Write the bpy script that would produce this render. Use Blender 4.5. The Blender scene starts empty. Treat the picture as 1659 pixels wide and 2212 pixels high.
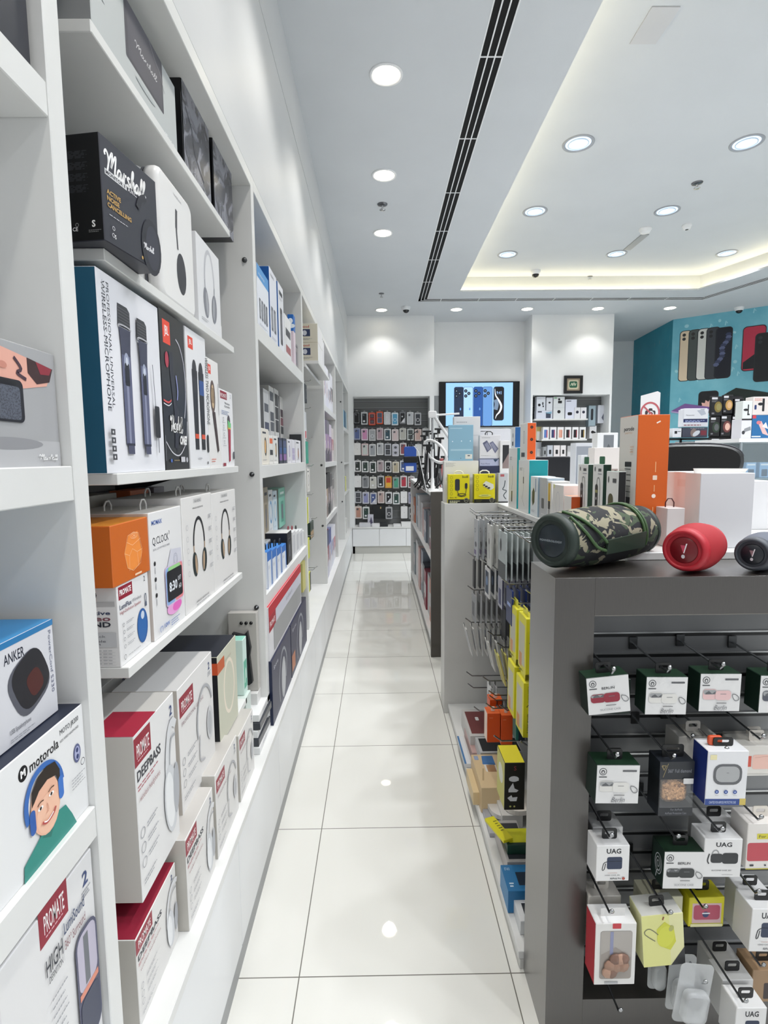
import bpy, math, random
from mathutils import Vector, Matrix
random.seed(7)
SC = bpy.context.scene
COL = SC.collection
# ---------------------------------------------------------------- camera
EYE = Vector((0, 0, 1.46)); FPX = 1160.0; CX, CY = 829.5, 1106.0
MR = Matrix(((0.99989788, -0.01048784, 0.0097079),
             (-0.01071992, -0.10119606, 0.99480875),
             (-0.00945099, -0.99481122, -0.10129816)))
MT = MR.transposed()
cd = bpy.data.cameras.new('camera'); cam = bpy.data.objects.new('camera', cd); COL.objects.link(cam)
cd.sensor_fit = 'VERTICAL'; cd.sensor_height = 36; cd.lens = 36 * FPX / 2212; cd.clip_start = .02; cd.clip_end = 60
R3 = Matrix((MR @ Vector((1, 0, 0)), MR @ Vector((0, -1, 0)), MR @ Vector((0, 0, -1)))).transposed()
cam.matrix_world = Matrix.Translation(EYE) @ R3.to_4x4()
SC.camera = cam
# ---------------------------------------------------------------- world, exposure
SC.view_settings.view_transform = 'Standard'; SC.view_settings.look = 'None'
SC.view_settings.gamma = 1; SC.view_settings.use_curve_mapping = False
SC.view_settings.exposure = 0.7
W = bpy.data.worlds.new('world'); SC.world = W; W.use_nodes = True
W.node_tree.nodes['Background'].inputs[0].default_value = (.95, .97, 1, 1)
W.node_tree.nodes['Background'].inputs[1].default_value = .42
SPOT_W = 46.0
ZC = 3.52
DOWN = [(.065, y) for y in (5.19, 4.17, 3.13, 2.09, 1.05, 0.0)] + [(x, 7.79) for x in (.067, 1.12, 2.12, 3.12, 4.14)]
COFF = [(x, y) for x in (1.5, 2.75, 4.02) for y in (6.38, 5.3, 4.2, 3.1, 2.0, .9, -.2)]  # two nearest rows are out of view, added to brighten the near display fronts
ZI = 3.75
# ---------------------------------------------------------------- photograph measurements -> room coordinates
def proj(x, y, z):
    c = MT @ (Vector((x, y, z)) - EYE); return CX + FPX * c.x / c.z, CY + FPX * c.y / c.z
def ray(px, py): return MR @ Vector((px - CX, py - CY, FPX))
def hX(px, py, X): d = ray(px, py); return EYE + d * (X / d.x)
def hY(px, py, Y): d = ray(px, py); return EYE + d * (Y / d.y)
def hZ(px, py, Z): d = ray(px, py); return EYE + d * ((Z - 1.46) / d.z)
def bis(f, a, b):
    fa = f(a)
    for _ in range(40):
        m = (a + b) / 2
        if (f(m) > 0) == (fa > 0): a = m
        else: b = m
    return (a + b) / 2
def sY(X, Z, px): return bis(lambda y: proj(X, y, Z)[0] - px, .3, 12)
def sZ(X, Y, py): return bis(lambda z: proj(X, Y, z)[1] - py, -.5, 4.5)
def sX(Y, Z, px): return bis(lambda x: proj(x, Y, Z)[0] - px, -2, 8)
# ---------------------------------------------------------------- materials
def lin(h):
    h = h.lstrip('#'); h = h if len(h) == 6 else ''.join(c * 2 for c in h); v = [int(h[i:i + 2], 16) / 255 for i in (0, 2, 4)]
    return [(c / 12.92 if c <= .04045 else ((c + .055) / 1.055) ** 2.4) for c in v] + [1]
MATS = {}
def M(key):
    """key: '#rrggbb' paper | ('#rrggbb', rough, metallic) | named"""
    if key in MATS: return MATS[key]
    if isinstance(key, str) and key.startswith('#'): key2 = (key, .42, 0.0)
    else: key2 = key
    m = bpy.data.materials.new('material'); m.use_nodes = True
    p = m.node_tree.nodes['Principled BSDF']
    if isinstance(key2, tuple):
        p.inputs['Base Color'].default_value = lin(key2[0]); p.inputs['Roughness'].default_value = key2[1]
        p.inputs['Metallic'].default_value = key2[2]
        if len(key2) > 3: p.inputs['Alpha'].default_value = key2[3]
    MATS[key] = m
    return m
def named(name, fn):
    m = bpy.data.materials.new(name); m.use_nodes = True
    nt = m.node_tree; fn(nt, nt.nodes['Principled BSDF']); MATS[name] = m
def nd(nt, t, **k):
    n = nt.nodes.new(t)
    for a, b in k.items(): setattr(n, a, b)
    return n
def m_noisy(c1, c2, scale, rough, bump=0, metallic=0, stretch=(1, 1, 1)):
    def f(nt, p):
        tc = nd(nt, 'ShaderNodeTexCoord'); mp = nd(nt, 'ShaderNodeMapping'); mp.inputs['Scale'].default_value = stretch
        no = nd(nt, 'ShaderNodeTexNoise'); no.inputs['Scale'].default_value = scale; no.inputs['Detail'].default_value = 4
        r = nd(nt, 'ShaderNodeValToRGB'); r.color_ramp.elements[0].color = lin(c1); r.color_ramp.elements[1].color = lin(c2)
        r.color_ramp.elements[0].position = .35; r.color_ramp.elements[1].position = .65
        nt.links.new(tc.outputs['Object'], mp.inputs[0]); nt.links.new(mp.outputs[0], no.inputs[0])
        nt.links.new(no.outputs[0], r.inputs[0]); nt.links.new(r.outputs[0], p.inputs['Base Color'])
        p.inputs['Roughness'].default_value = rough; p.inputs['Metallic'].default_value = metallic
        if bump:
            b = nd(nt, 'ShaderNodeBump'); b.inputs['Strength'].default_value = bump; b.inputs['Distance'].default_value = .002
            nt.links.new(no.outputs[0], b.inputs['Height']); nt.links.new(b.outputs[0], p.inputs['Normal'])
    return f
named('white_paint', m_noisy('#e6e8e9', '#e9ebec', 3, .55))
named('gloss_white', m_noisy('#e2e4e6', '#e6e8ea', 2, .3))
MATS['gloss_white'].node_tree.nodes['Principled BSDF'].inputs['Specular IOR Level'].default_value = .3
named('fascia', m_noisy('#cdcfd1', '#d1d3d5', 2, .42))
MATS['fascia'].node_tree.nodes['Principled BSDF'].inputs['Specular IOR Level'].default_value = .25
named('ceiling_paint', m_noisy('#c8ccd0', '#cbcfd3', 2, .8))
named('shelf_white', m_noisy('#d9dad9', '#dddedd', 5, .35))
named('slat_grey', m_noisy('#8e9090', '#989a9a', 4, .4))
named('taupe', m_noisy('#34302d', '#3b3733', 900, .35, stretch=(1, 1, .03)))
_p = MATS['taupe'].node_tree.nodes['Principled BSDF']; _p.inputs['Coat Weight'].default_value = 1; _p.inputs['Coat IOR'].default_value = 1.55; _p.inputs['Coat Roughness'].default_value = .28
named('taupe_light', m_noisy('#8f8d88', '#96948f', 900, .4, stretch=(1, 1, .03)))
named('panel_grey', m_noisy('#c6c6c3', '#cbcbc8', 6, .35))
named('dark_panel', m_noisy('#4c4844', '#514d48', 300, .4))
def f_floor(nt, p):
    g = nd(nt, 'ShaderNodeNewGeometry'); s = nd(nt, 'ShaderNodeSeparateXYZ'); nt.links.new(g.outputs['Position'], s.inputs[0])
    def joint(out, off, size=.6, half=.0016):
        a = nd(nt, 'ShaderNodeMath', operation='SUBTRACT'); a.inputs[1].default_value = off; nt.links.new(out, a.inputs[0])
        b = nd(nt, 'ShaderNodeMath', operation='PINGPONG'); b.inputs[1].default_value = size / 2; nt.links.new(a.outputs[0], b.inputs[0])
        c = nd(nt, 'ShaderNodeMath', operation='LESS_THAN'); c.inputs[1].default_value = half; nt.links.new(b.outputs[0], c.inputs[0]); return c
    jx = joint(s.outputs[0], -.239); jy = joint(s.outputs[1], 1.38, .61)
    mx = nd(nt, 'ShaderNodeMath', operation='MAXIMUM'); nt.links.new(jx.outputs[0], mx.inputs[0]); nt.links.new(jy.outputs[0], mx.inputs[1])
    no = nd(nt, 'ShaderNodeTexNoise'); no.inputs['Scale'].default_value = 1.6; nt.links.new(g.outputs['Position'], no.inputs[0])
    r = nd(nt, 'ShaderNodeValToRGB'); r.color_ramp.elements[0].color = lin('#dfdfda'); r.color_ramp.elements[1].color = lin('#e4e4df')
    nt.links.new(no.outputs[0], r.inputs[0])
    mc = nd(nt, 'ShaderNodeMixRGB'); mc.inputs[2].default_value = lin('#77756f'); nt.links.new(mx.outputs[0], mc.inputs[0]); nt.links.new(r.outputs[0], mc.inputs[1])
    nt.links.new(mc.outputs[0], p.inputs['Base Color']); p.inputs['Roughness'].default_value = .02
    p.inputs['Specular IOR Level'].default_value = .35
named('floor_tile', f_floor)
def f_teal(c1, c2):
    def f(nt, p):
        tc = nd(nt, 'ShaderNodeTexCoord'); no = nd(nt, 'ShaderNodeTexNoise'); no.inputs['Scale'].default_value = 2.2; no.inputs['Detail'].default_value = 6
        nt.links.new(tc.outputs['Object'], no.inputs[0])
        r = nd(nt, 'ShaderNodeValToRGB'); r.color_ramp.elements[0].color = lin(c1); r.color_ramp.elements[1].color = lin(c2)
        r.color_ramp.elements[0].position = .3; r.color_ramp.elements[1].position = .7
        nt.links.new(no.outputs[0], r.inputs[0]); nt.links.new(r.outputs[0], p.inputs['Base Color']); p.inputs['Roughness'].default_value = .5
    return f
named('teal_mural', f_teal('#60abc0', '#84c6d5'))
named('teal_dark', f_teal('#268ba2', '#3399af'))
def f_camo(nt, p):
    tc = nd(nt, 'ShaderNodeTexCoord'); mp = nd(nt, 'ShaderNodeMapping'); mp.inputs['Scale'].default_value = (9, 13, 20)
    nt.links.new(tc.outputs['Object'], mp.inputs[0])
    prev = None
    for i, (c, th, off) in enumerate((('#15171c', .0, 0), ('#3b4a35', .54, 3.1), ('#8a8571', .565, 7.7), ('#17191d', .57, 13.3))):
        if prev is None:
            v = nd(nt, 'ShaderNodeRGB'); v.outputs[0].default_value = lin(c); prev = v.outputs[0]; continue
        a = nd(nt, 'ShaderNodeVectorMath', operation='ADD'); a.inputs[1].default_value = (off, off * 2, off); nt.links.new(mp.outputs[0], a.inputs[0])
        n = nd(nt, 'ShaderNodeTexNoise'); n.inputs['Scale'].default_value = 1.5; n.inputs['Detail'].default_value = 2.5; n.inputs['Distortion'].default_value = 1.0
        nt.links.new(a.outputs[0], n.inputs[0])
        g = nd(nt, 'ShaderNodeMath', operation='GREATER_THAN'); g.inputs[1].default_value = th; nt.links.new(n.outputs[0], g.inputs[0])
        m = nd(nt, 'ShaderNodeMixRGB'); nt.links.new(g.outputs[0], m.inputs[0]); nt.links.new(prev, m.inputs[1]); m.inputs[2].default_value = lin(c)
        prev = m.outputs[0]
    nt.links.new(prev, p.inputs['Base Color']); p.inputs['Roughness'].default_value = .8
named('camouflage', f_camo)
def f_emit(c, s):
    def f(nt, p):
        p.inputs['Base Color'].default_value = (0, 0, 0, 1); p.inputs['Emission Color'].default_value = lin(c); p.inputs['Emission Strength'].default_value = s
    return f
named('lamp_warm', f_emit('#fff3d8', 9)); named('lamp_cool', f_emit('#eef5ff', 9)); named('led_warm', f_emit('#fff0c8', 9)); named('lamp_halo', f_emit('#c4dcf8', 1.1))
def f_screen(c):
    def f(nt, p):
        p.inputs['Base Color'].default_value = (.01, .01, .01, 1); p.inputs['Roughness'].default_value = .2
        p.inputs['Emission Color'].default_value = lin(c); p.inputs['Emission Strength'].default_value = .9
    return f
for nm, c in (('s_sky', '#8dbcf2'), ('s_navy', '#12223c'), ('s_blue', '#1c4a8e'), ('s_pale', '#9dc4f5'), ('s_steel', '#5c8bc4'), ('s_white', '#eef4ff'), ('s_black', '#05070d'), ('s_grey', '#6c7f96')):
    named(nm, f_screen(c))
def f_plastic(alpha, c='#f4f6f8', rough=.12):
    def f(nt, p):
        p.inputs['Base Color'].default_value = lin(c); p.inputs['Roughness'].default_value = rough; p.inputs['Alpha'].default_value = alpha
    return f
named('clear_film', f_plastic(.07)); named('clear_shell', f_plastic(.38, '#dfe2e4')); named('glass_pane', f_plastic(.12, '#cfe0e6', .04))
def f_glitter(nt, p):
    tc = nd(nt, 'ShaderNodeTexCoord'); v = nd(nt, 'ShaderNodeTexVoronoi'); v.inputs['Scale'].default_value = 260
    nt.links.new(tc.outputs['Object'], v.inputs[0])
    r = nd(nt, 'ShaderNodeValToRGB'); r.color_ramp.elements[0].color = lin('#4a2a18'); r.color_ramp.elements[1].color = lin('#d9a878')
    nt.links.new(v.outputs['Color'], r.inputs[0]); nt.links.new(r.outputs[0], p.inputs['Base Color']); p.inputs['Metallic'].default_value = .6; p.inputs['Roughness'].default_value = .3
named('copper_glitter', f_glitter)
def f_grille(nt, p):
    tc = nd(nt, 'ShaderNodeTexCoord'); v = nd(nt, 'ShaderNodeTexVoronoi'); v.inputs['Scale'].default_value = 420
    nt.links.new(tc.outputs['Object'], v.inputs[0])
    r = nd(nt, 'ShaderNodeValToRGB'); r.color_ramp.elements[0].color = lin('#1c1f26'); r.color_ramp.elements[1].color = lin('#5a5f6c'); r.color_ramp.elements[1].position = .6
    nt.links.new(v.outputs['Distance'], r.inputs[0]); nt.links.new(r.outputs[0], p.inputs['Base Color'])
named('grille', f_grille)
def f_marble(nt, p):
    tc = nd(nt, 'ShaderNodeTexCoord'); n = nd(nt, 'ShaderNodeTexNoise'); n.inputs['Scale'].default_value = 14; n.inputs['Detail'].default_value = 7; n.inputs['Distortion'].default_value = 1.6
    nt.links.new(tc.outputs['Object'], n.inputs[0])
    r = nd(nt, 'ShaderNodeValToRGB'); r.color_ramp.elements[0].color = lin('#2c2c36'); r.color_ramp.elements[0].position = .42; r.color_ramp.elements[1].color = lin('#7d7f8a'); r.color_ramp.elements[1].position = .56
    nt.links.new(n.outputs[0], r.inputs[0]); nt.links.new(r.outputs[0], p.inputs['Base Color']); p.inputs['Roughness'].default_value = .25
named('smoky_print', f_marble)
STEEL = ('#b9bbbd', .22, 1.0); BLACK = ('#0d0e10', .4, 0.0); DSTEEL = ('#56585a', .3, .9)
# ---------------------------------------------------------------- glyph meshes
GL = {}
def glyphs(s, bold=0.0):
    k = (s, bold)
    if k in GL: return GL[k]
    c = bpy.data.curves.new('lettering', 'FONT'); c.body = s; c.resolution_u = 2; c.offset = bold; c.size = 1
    o = bpy.data.objects.new('lettering', c); COL.objects.link(o)
    dg = bpy.context.evaluated_depsgraph_get(); me = bpy.data.meshes.new_from_object(o.evaluated_get(dg))
    v = [(p.co.x, p.co.y) for p in me.vertices]; f = [tuple(q.vertices) for q in me.polygons]
    bpy.data.objects.remove(o); bpy.data.curves.remove(c); bpy.data.meshes.remove(me)
    x0 = min(p[0] for p in v); x1 = max(p[0] for p in v); H = .70
    GL[k] = ([((x - x0) / H, y / H) for x, y in v], f, (x1 - x0) / H); return GL[k]
def smooth_path(pts, n=6):
    out = []
    P = [pts[0]] + list(pts) + [pts[-1]]
    for i in range(1, len(P) - 2):
        a, b, c, d = P[i - 1], P[i], P[i + 1], P[i + 2]
        for k in range(n):
            t = k / n
            out.append(tuple(.5 * (2 * b[j] + (c[j] - a[j]) * t + (2 * a[j] - 5 * b[j] + 4 * c[j] - d[j]) * t * t + (3 * b[j] - a[j] - 3 * c[j] + d[j]) * t ** 3) for j in range(len(b))))
    out.append(tuple(pts[-1])); return out
# ---------------------------------------------------------------- mesh builder
class MB:
    def __init__(s): s.v = []; s.f = []; s.m = []; s.sm = []; s.mats = []
    def mi(s, m):
        if m not in s.mats: s.mats.append(m)
        return s.mats.index(m)
    def add(s, vs, fs, m, smooth=False):
        b = len(s.v); s.v += [tuple(v) for v in vs]; i = s.mi(m)
        for f in fs: s.f.append(tuple(b + k for k in f)); s.m.append(i); s.sm.append(smooth)
        return s
    def box(s, x0, x1, y0, y1, z0, z1, m):
        x0, x1 = min(x0, x1), max(x0, x1); y0, y1 = min(y0, y1), max(y0, y1); z0, z1 = min(z0, z1), max(z0, z1)
        v = [(x, y, z) for z in (z0, z1) for y in (y0, y1) for x in (x0, x1)]
        return s.add(v, [(0, 2, 3, 1), (4, 5, 7, 6), (0, 1, 5, 4), (2, 6, 7, 3), (0, 4, 6, 2), (1, 3, 7, 5)], m)
    def cbox(s, x0, x1, y0, y1, z0, z1, m, c=.0015):
        """box with chamfered edges"""
        X = (x0, x1); Y = (y0, y1); Z = (z0, z1); v = []; idx = {}
        for i in (0, 1):
            for j in (0, 1):
                for k in (0, 1):
                    sx, sy, sz = (1 - 2 * i) * c, (1 - 2 * j) * c, (1 - 2 * k) * c
                    idx[i, j, k, 'x'] = len(v); v.append((X[i], Y[j] + sy, Z[k] + sz))
                    idx[i, j, k, 'y'] = len(v); v.append((X[i] + sx, Y[j], Z[k] + sz))
                    idx[i, j, k, 'z'] = len(v); v.append((X[i] + sx, Y[j] + sy, Z[k]))
        f = []
        for i in (0, 1): q = [idx[i, 0, 0, 'x'], idx[i, 1, 0, 'x'], idx[i, 1, 1, 'x'], idx[i, 0, 1, 'x']]; f.append(q if i else q[::-1])
        for j in (0, 1): q = [idx[0, j, 0, 'y'], idx[1, j, 0, 'y'], idx[1, j, 1, 'y'], idx[0, j, 1, 'y']]; f.append(q[::-1] if j else q)
        for k in (0, 1): q = [idx[0, 0, k, 'z'], idx[1, 0, k, 'z'], idx[1, 1, k, 'z'], idx[0, 1, k, 'z']]; f.append(q if k else q[::-1])
        for i in (0, 1):
            for j in (0, 1):
                f.append([idx[i, j, 0, 'x'], idx[i, j, 0, 'y'], idx[i, j, 1, 'y'], idx[i, j, 1, 'x']])
                f.append([idx[i, 0, j, 'x'], idx[i, 0, j, 'z'], idx[i, 1, j, 'z'], idx[i, 1, j, 'x']])
                f.append([idx[0, i, j, 'y'], idx[0, i, j, 'z'], idx[1, i, j, 'z'], idx[1, i, j, 'y']])
                for k in (0, 1): f.append([idx[i, j, k, 'x'], idx[i, j, k, 'y'], idx[i, j, k, 'z']])
        return s.add(v, f, m)
    def prism(s, poly, fn, t0, t1, m, smooth=False, caps=True):
        """poly: 2d outline; fn(a,b,t)->3d"""
        n = len(poly); v = [fn(a, b, t0) for a, b in poly] + [fn(a, b, t1) for a, b in poly]
        f = [(i, (i + 1) % n, n + (i + 1) % n, n + i) for i in range(n)]
        s.add(v, f, m, smooth)
        if caps: s.add([fn(a, b, t0) for a, b in poly], [tuple(range(n))[::-1]], m); s.add([fn(a, b, t1) for a, b in poly], [tuple(range(n))], m)
        return s
    def rbox(s, x0, x1, y0, y1, z0, z1, r, m, axis='y', seg=6):
        """rounded rectangle extruded along axis, soft rims"""
        if axis == 'y': a0, a1, b0, b1, t0, t1, fn = x0, x1, z0, z1, y0, y1, (lambda a, b, t: (a, t, b))
        elif axis == 'x': a0, a1, b0, b1, t0, t1, fn = y0, y1, z0, z1, x0, x1, (lambda a, b, t: (t, a, b))
        else: a0, a1, b0, b1, t0, t1, fn = x0, x1, y0, y1, z0, z1, (lambda a, b, t: (a, b, t))
        e = min(r * .5, abs(t1 - t0) * .3); rings = []
        for off, t in ((e, t0), (e * .3, t0 + e * .3), (0, t0 + e), (0, t1 - e), (e * .3, t1 - e * .3), (e, t1)):
            rings.append([fn(a, b, t) for a, b in rrect(a0 + off, a1 - off, b0 + off, b1 - off, max(r - off, r * .3), seg)])
        n = len(rings[0]); v = [p for R in rings for p in R]
        f = [(k * n + i, k * n + (i + 1) % n, (k + 1) * n + (i + 1) % n, (k + 1) * n + i) for k in range(len(rings) - 1) for i in range(n)]
        s.add(v, f, m, True); s.add(rings[0], [tuple(range(n))[::-1]], m); s.add(rings[-1], [tuple(range(n))], m); return s
    def tube(s, pts, r, m, seg=8, closed=False, rr=None):
        P = [Vector(p) for p in pts]; n = len(P); v = []; f = []
        up = None
        for i, p in enumerate(P):
            a = P[(i - 1) % n] if closed or i else P[0]; b = P[(i + 1) % n] if closed or i < n - 1 else P[-1]
            d = (b - a).normalized()
            if up is None: up = d.orthogonal().normalized()
            up = (up - d * up.dot(d)); up = up.normalized() if up.length > 1e-6 else d.orthogonal().normalized()
            w = d.cross(up); R = rr[i] if rr else r
            for k in range(seg): t = 2 * math.pi * k / seg; v.append(p + (up * math.cos(t) + w * math.sin(t)) * R)
        for i in range(n if closed else n - 1):
            j = (i + 1) % n
            for k in range(seg): f.append((i * seg + k, i * seg + (k + 1) % seg, j * seg + (k + 1) % seg, j * seg + k))
        s.add(v, f, m, True)
        if not closed: s.add(v[:seg], [tuple(range(seg))[::-1]], m); s.add(v[-seg:], [tuple(range(seg))], m)
        return s
    def lathe(s, prof, m, seg=32, o=(0, 0, 0), axis='z', smooth=True):
        """prof: (r, t) pairs"""
        O = Vector(o); v = []; n = len(prof)
        for r, t in prof:
            for k in range(seg):
                a = 2 * math.pi * k / seg; c, d = r * math.cos(a), r * math.sin(a)
                v.append(O + Vector({'z': (c, d, t), 'y': (c, t, d), 'x': (t, c, d)}[axis]))
        f = [(i * seg + k, i * seg + (k + 1) % seg, (i + 1) * seg + (k + 1) % seg, (i + 1) * seg + k) for i in range(n - 1) for k in range(seg)]
        s.add(v, f, m, smooth)
        for i in (0, n - 1):
            if prof[i][0] > 1e-5: s.add(v[i * seg:(i + 1) * seg], [tuple(range(seg))], m)
        return s
    def obj(s, name, parent=None, loc=None, rz=0, rx=0, ry=0, recalc=True):
        me = bpy.data.meshes.new(name); me.from_pydata(s.v, [], s.f)
        for m in s.mats: me.materials.append(M(m))
        me.polygons.foreach_set('material_index', s.m); me.polygons.foreach_set('use_smooth', s.sm); me.update()
        o = bpy.data.objects.new(name, me); COL.objects.link(o)
        if parent: o.parent = parent
        if loc is not None: o.location = loc
        o.rotation_euler = (rx, ry, rz); return o
def rrect(a0, a1, b0, b1, r, seg=6):
    r = min(r, abs(a1 - a0) * .499, abs(b1 - b0) * .499); out = []
    for cx, cy, t0 in ((a1 - r, b0 + r, -90), (a1 - r, b1 - r, 0), (a0 + r, b1 - r, 90), (a0 + r, b0 + r, 180)):
        for k in range(seg + 1): t = math.radians(t0 + 90 * k / seg); out.append((cx + r * math.cos(t), cy + r * math.sin(t)))
    return out
class Face:
    """printing surface; positions are fractions of width / height, radii fractions of height"""
    def __init__(s, mb, o, u, v, w, h):
        s.mb = mb; s.o = Vector(o); s.u = Vector(u); s.v_ = Vector(v); s.w = w; s.h = h; s.n = s.u.cross(s.v_); s.l = 1
    def P(s, x, y): return s.o + s.u * x + s.v_ * y + s.n * (.00015 * s.l)
    def mpoly(s, pts, c):
        s.mb.add([s.P(x, y) for x, y in pts], [tuple(range(len(pts)))], c); s.l += 1
    def poly(s, pts, c): s.mpoly([(a * s.w, b * s.h) for a, b in pts], c)
    def rect(s, a0, b0, a1, b1, c, r=0):
        a0, a1, b0, b1 = a0 * s.w, a1 * s.w, b0 * s.h, b1 * s.h
        s.mpoly(rrect(a0, a1, b0, b1, r * s.h, 4) if r else [(a0, b0), (a1, b0), (a1, b1), (a0, b1)], c)
    def ell(s, a, b, ra, rb, c, rot=0, seg=22):
        A, B = a * s.w, b * s.h; t = math.radians(rot); ct, st = math.cos(t), math.sin(t); ra *= s.h; rb *= s.h
        s.mpoly([(A + ra * math.cos(k) * ct - rb * math.sin(k) * st, B + ra * math.cos(k) * st + rb * math.sin(k) * ct) for k in (2 * math.pi * i / seg for i in range(seg))], c)
    def line(s, pts, t, c, smooth=0, closed=False, taper=None):
        """thick stroke, thickness t fraction of height"""
        pts = [(a * s.w, b * s.h) for a, b in pts]
        if smooth: pts = smooth_path(pts, smooth)
        n = len(pts); L = []; R = []; h = t * s.h / 2
        for i, p in enumerate(pts):
            a = pts[(i - 1) % n] if closed or i else pts[0]; b = pts[(i + 1) % n] if closed or i < n - 1 else pts[-1]
            dx, dy = b[0] - a[0], b[1] - a[1]; q = math.hypot(dx, dy) or 1; hh = h * (taper(i / (n - 1)) if taper else 1)
            L.append((p[0] - dy / q * hh, p[1] + dx / q * hh)); R.append((p[0] + dy / q * hh, p[1] - dx / q * hh))
        v = [s.P(*p) for p in L] + [s.P(*p) for p in R]; m = n if closed else n - 1
        s.mb.add(v, [(i, n + i, n + (i + 1) % n, (i + 1) % n) for i in range(m)], c); s.l += 1
    def ring(s, a, b, ra, rb, t, c, rot=0, a0=0, a1=360, seg=26):
        A, B = a * s.w, b * s.h; th = math.radians(rot); ct, st = math.cos(th), math.sin(th); pts = []
        for i in range(seg + 1):
            k = math.radians(a0 + (a1 - a0) * i / seg); x, y = ra * s.h * math.cos(k), rb * s.h * math.sin(k)
            pts.append(((A + x * ct - y * st) / s.w, (B + x * st + y * ct) / s.h))
        s.line(pts, t, c)
    def text(s, st, a, b, hh, c, w=None, rot=0, al='l', bold=0.0, shear=0.0):
        v, f, L = glyphs(st, bold); H = hh * s.h; sx = H
        if w: sx = w * s.w / L if rot in (0, 180) else w * s.h / L
        x0 = {'l': 0, 'c': -L / 2, 'r': -L}[al] * sx; t = math.radians(rot); ct, sn = math.cos(t), math.sin(t)
        A, B = a * s.w, b * s.h
        pts = [(x * sx + x0 + y * H * shear, y * H) for x, y in v]
        s.mb.add([s.P(A + x * ct - y * sn, B + x * sn + y * ct) for x, y in pts], f, c); s.l += 1
    def micro(s, a, b, w, n, c, gap=.02, t=.007, rag=.3):
        """rows of very small print, too small to read in the photograph"""
        for i in range(n):
            k = w * (1 - rag * ((i * 37 + 11) % 10) / 10); x = a
            while x < a + k - .001:
                d = min(w * (.12 + .1 * ((i * 7 + int(x * 991)) % 5) / 5), a + k - x); s.rect(x, b - i * gap - t, x + d * .8, b - i * gap, c); s.l -= 1; x += d
        s.l += 1
    def script(s, a, b, w, hh, c, t=.16):
        """flowing script wordmark, slanted; strokes in units of x-height 1"""
        S = [[(0.0, 1.5), (-.15, 1.75), (.15, 2.1), (.6, 1.7), (.75, .9), (.55, 0.0)], [(.75, .9), (1.1, 1.7), (1.55, 2.3), (1.5, 1.3), (1.35, .5)], [(1.35, .5), (1.8, 1.5), (2.35, 2.2), (2.3, 1.2), (2.2, .2), (2.5, 0), (2.8, .35)],
             [(3.6, .85), (3.15, 1), (2.8, .5), (2.95, 0), (3.35, .15), (3.65, .9), (3.6, .2), (3.85, 0), (4.15, .45)], [(4.15, .45), (4.42, 1.1), (4.36, .5), (4.34, 0)], [(4.37, .5), (4.55, .9), (4.9, 1.0)],
             [(5.72, .95), (5.45, 1.05), (5.2, .8), (5.5, .5), (5.6, .15), (5.3, -.03), (5.0, .15)], [(5.3, -.03), (5.7, .1), (6.05, .5)], [(6.05, .5), (6.55, 1.5), (6.6, 2.15), (6.35, 2.0), (6.2, 1.0), (6.15, 0), (6.35, .7), (6.7, .95), (6.8, .4), (6.9, 0), (7.2, .4)],
             [(7.9, .85), (7.5, 1), (7.15, .5), (7.3, 0), (7.7, .15), (7.95, .9), (7.9, .2), (8.1, 0), (8.4, .5)], [(8.4, .5), (8.85, 1.5), (8.85, 2.15), (8.65, 1.9), (8.5, .8), (8.6, 0), (8.85, .05), (9.1, .5)],
             [(9.1, .5), (9.55, 1.5), (9.55, 2.15), (9.35, 1.9), (9.2, .8), (9.3, 0), (9.6, .05), (9.85, .5)]]
        kx = w / 10.1; ky = hh / 2.2
        for st in S:
            s.line([(a + (x + .12 * y) * kx, b + y * ky) for x, y in st], t * hh, c, smooth=4); s.l -= 1
        s.l += 1
    def headphones(s, a, b, R, c, cup=None, t=.05, squash=.75, in_=None):
        """line-up of headband and two ear cups seen from the front, R fraction of height"""
        cup = cup or c; k = s.h / s.w
        s.ring(a, b, R * squash, R, t, c, a0=0, a1=180)
        for q in (-1, 1):
            s.line([(a + q * R * squash * k, b), (a + q * R * squash * .96 * k, b - R * .35)], t * .7, in_ or c)
            s.ell(a + q * R * squash * .86 * k, b - R * .72, R * .27, R * .48, cup, rot=-8 * q)
            if in_: s.ell(a + q * R * squash * .70 * k, b - R * .74, R * .12, R * .38, in_, rot=-8 * q)
ORD = ['first', 'second', 'third', 'fourth', 'fifth', 'sixth', 'seventh', 'eighth', 'ninth', 'tenth', 'eleventh', 'twelfth', 'thirteenth', 'fourteenth', 'fifteenth', 'sixteenth', 'seventeenth', 'eighteenth', 'nineteenth', 'twentieth']
def tag(o, label, cat, group=None, kind=None):
    o['label'] = label; o['category'] = cat
    if group: o['group'] = group
    if kind: o['kind'] = kind
    return o
def struct(o): o['kind'] = 'structure'; return o
def empty(name, loc, rz=0):
    o = bpy.data.objects.new(name, None); o.empty_display_size = .05; COL.objects.link(o); o.location = loc; o.rotation_euler = (0, 0, rz); return o
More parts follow.
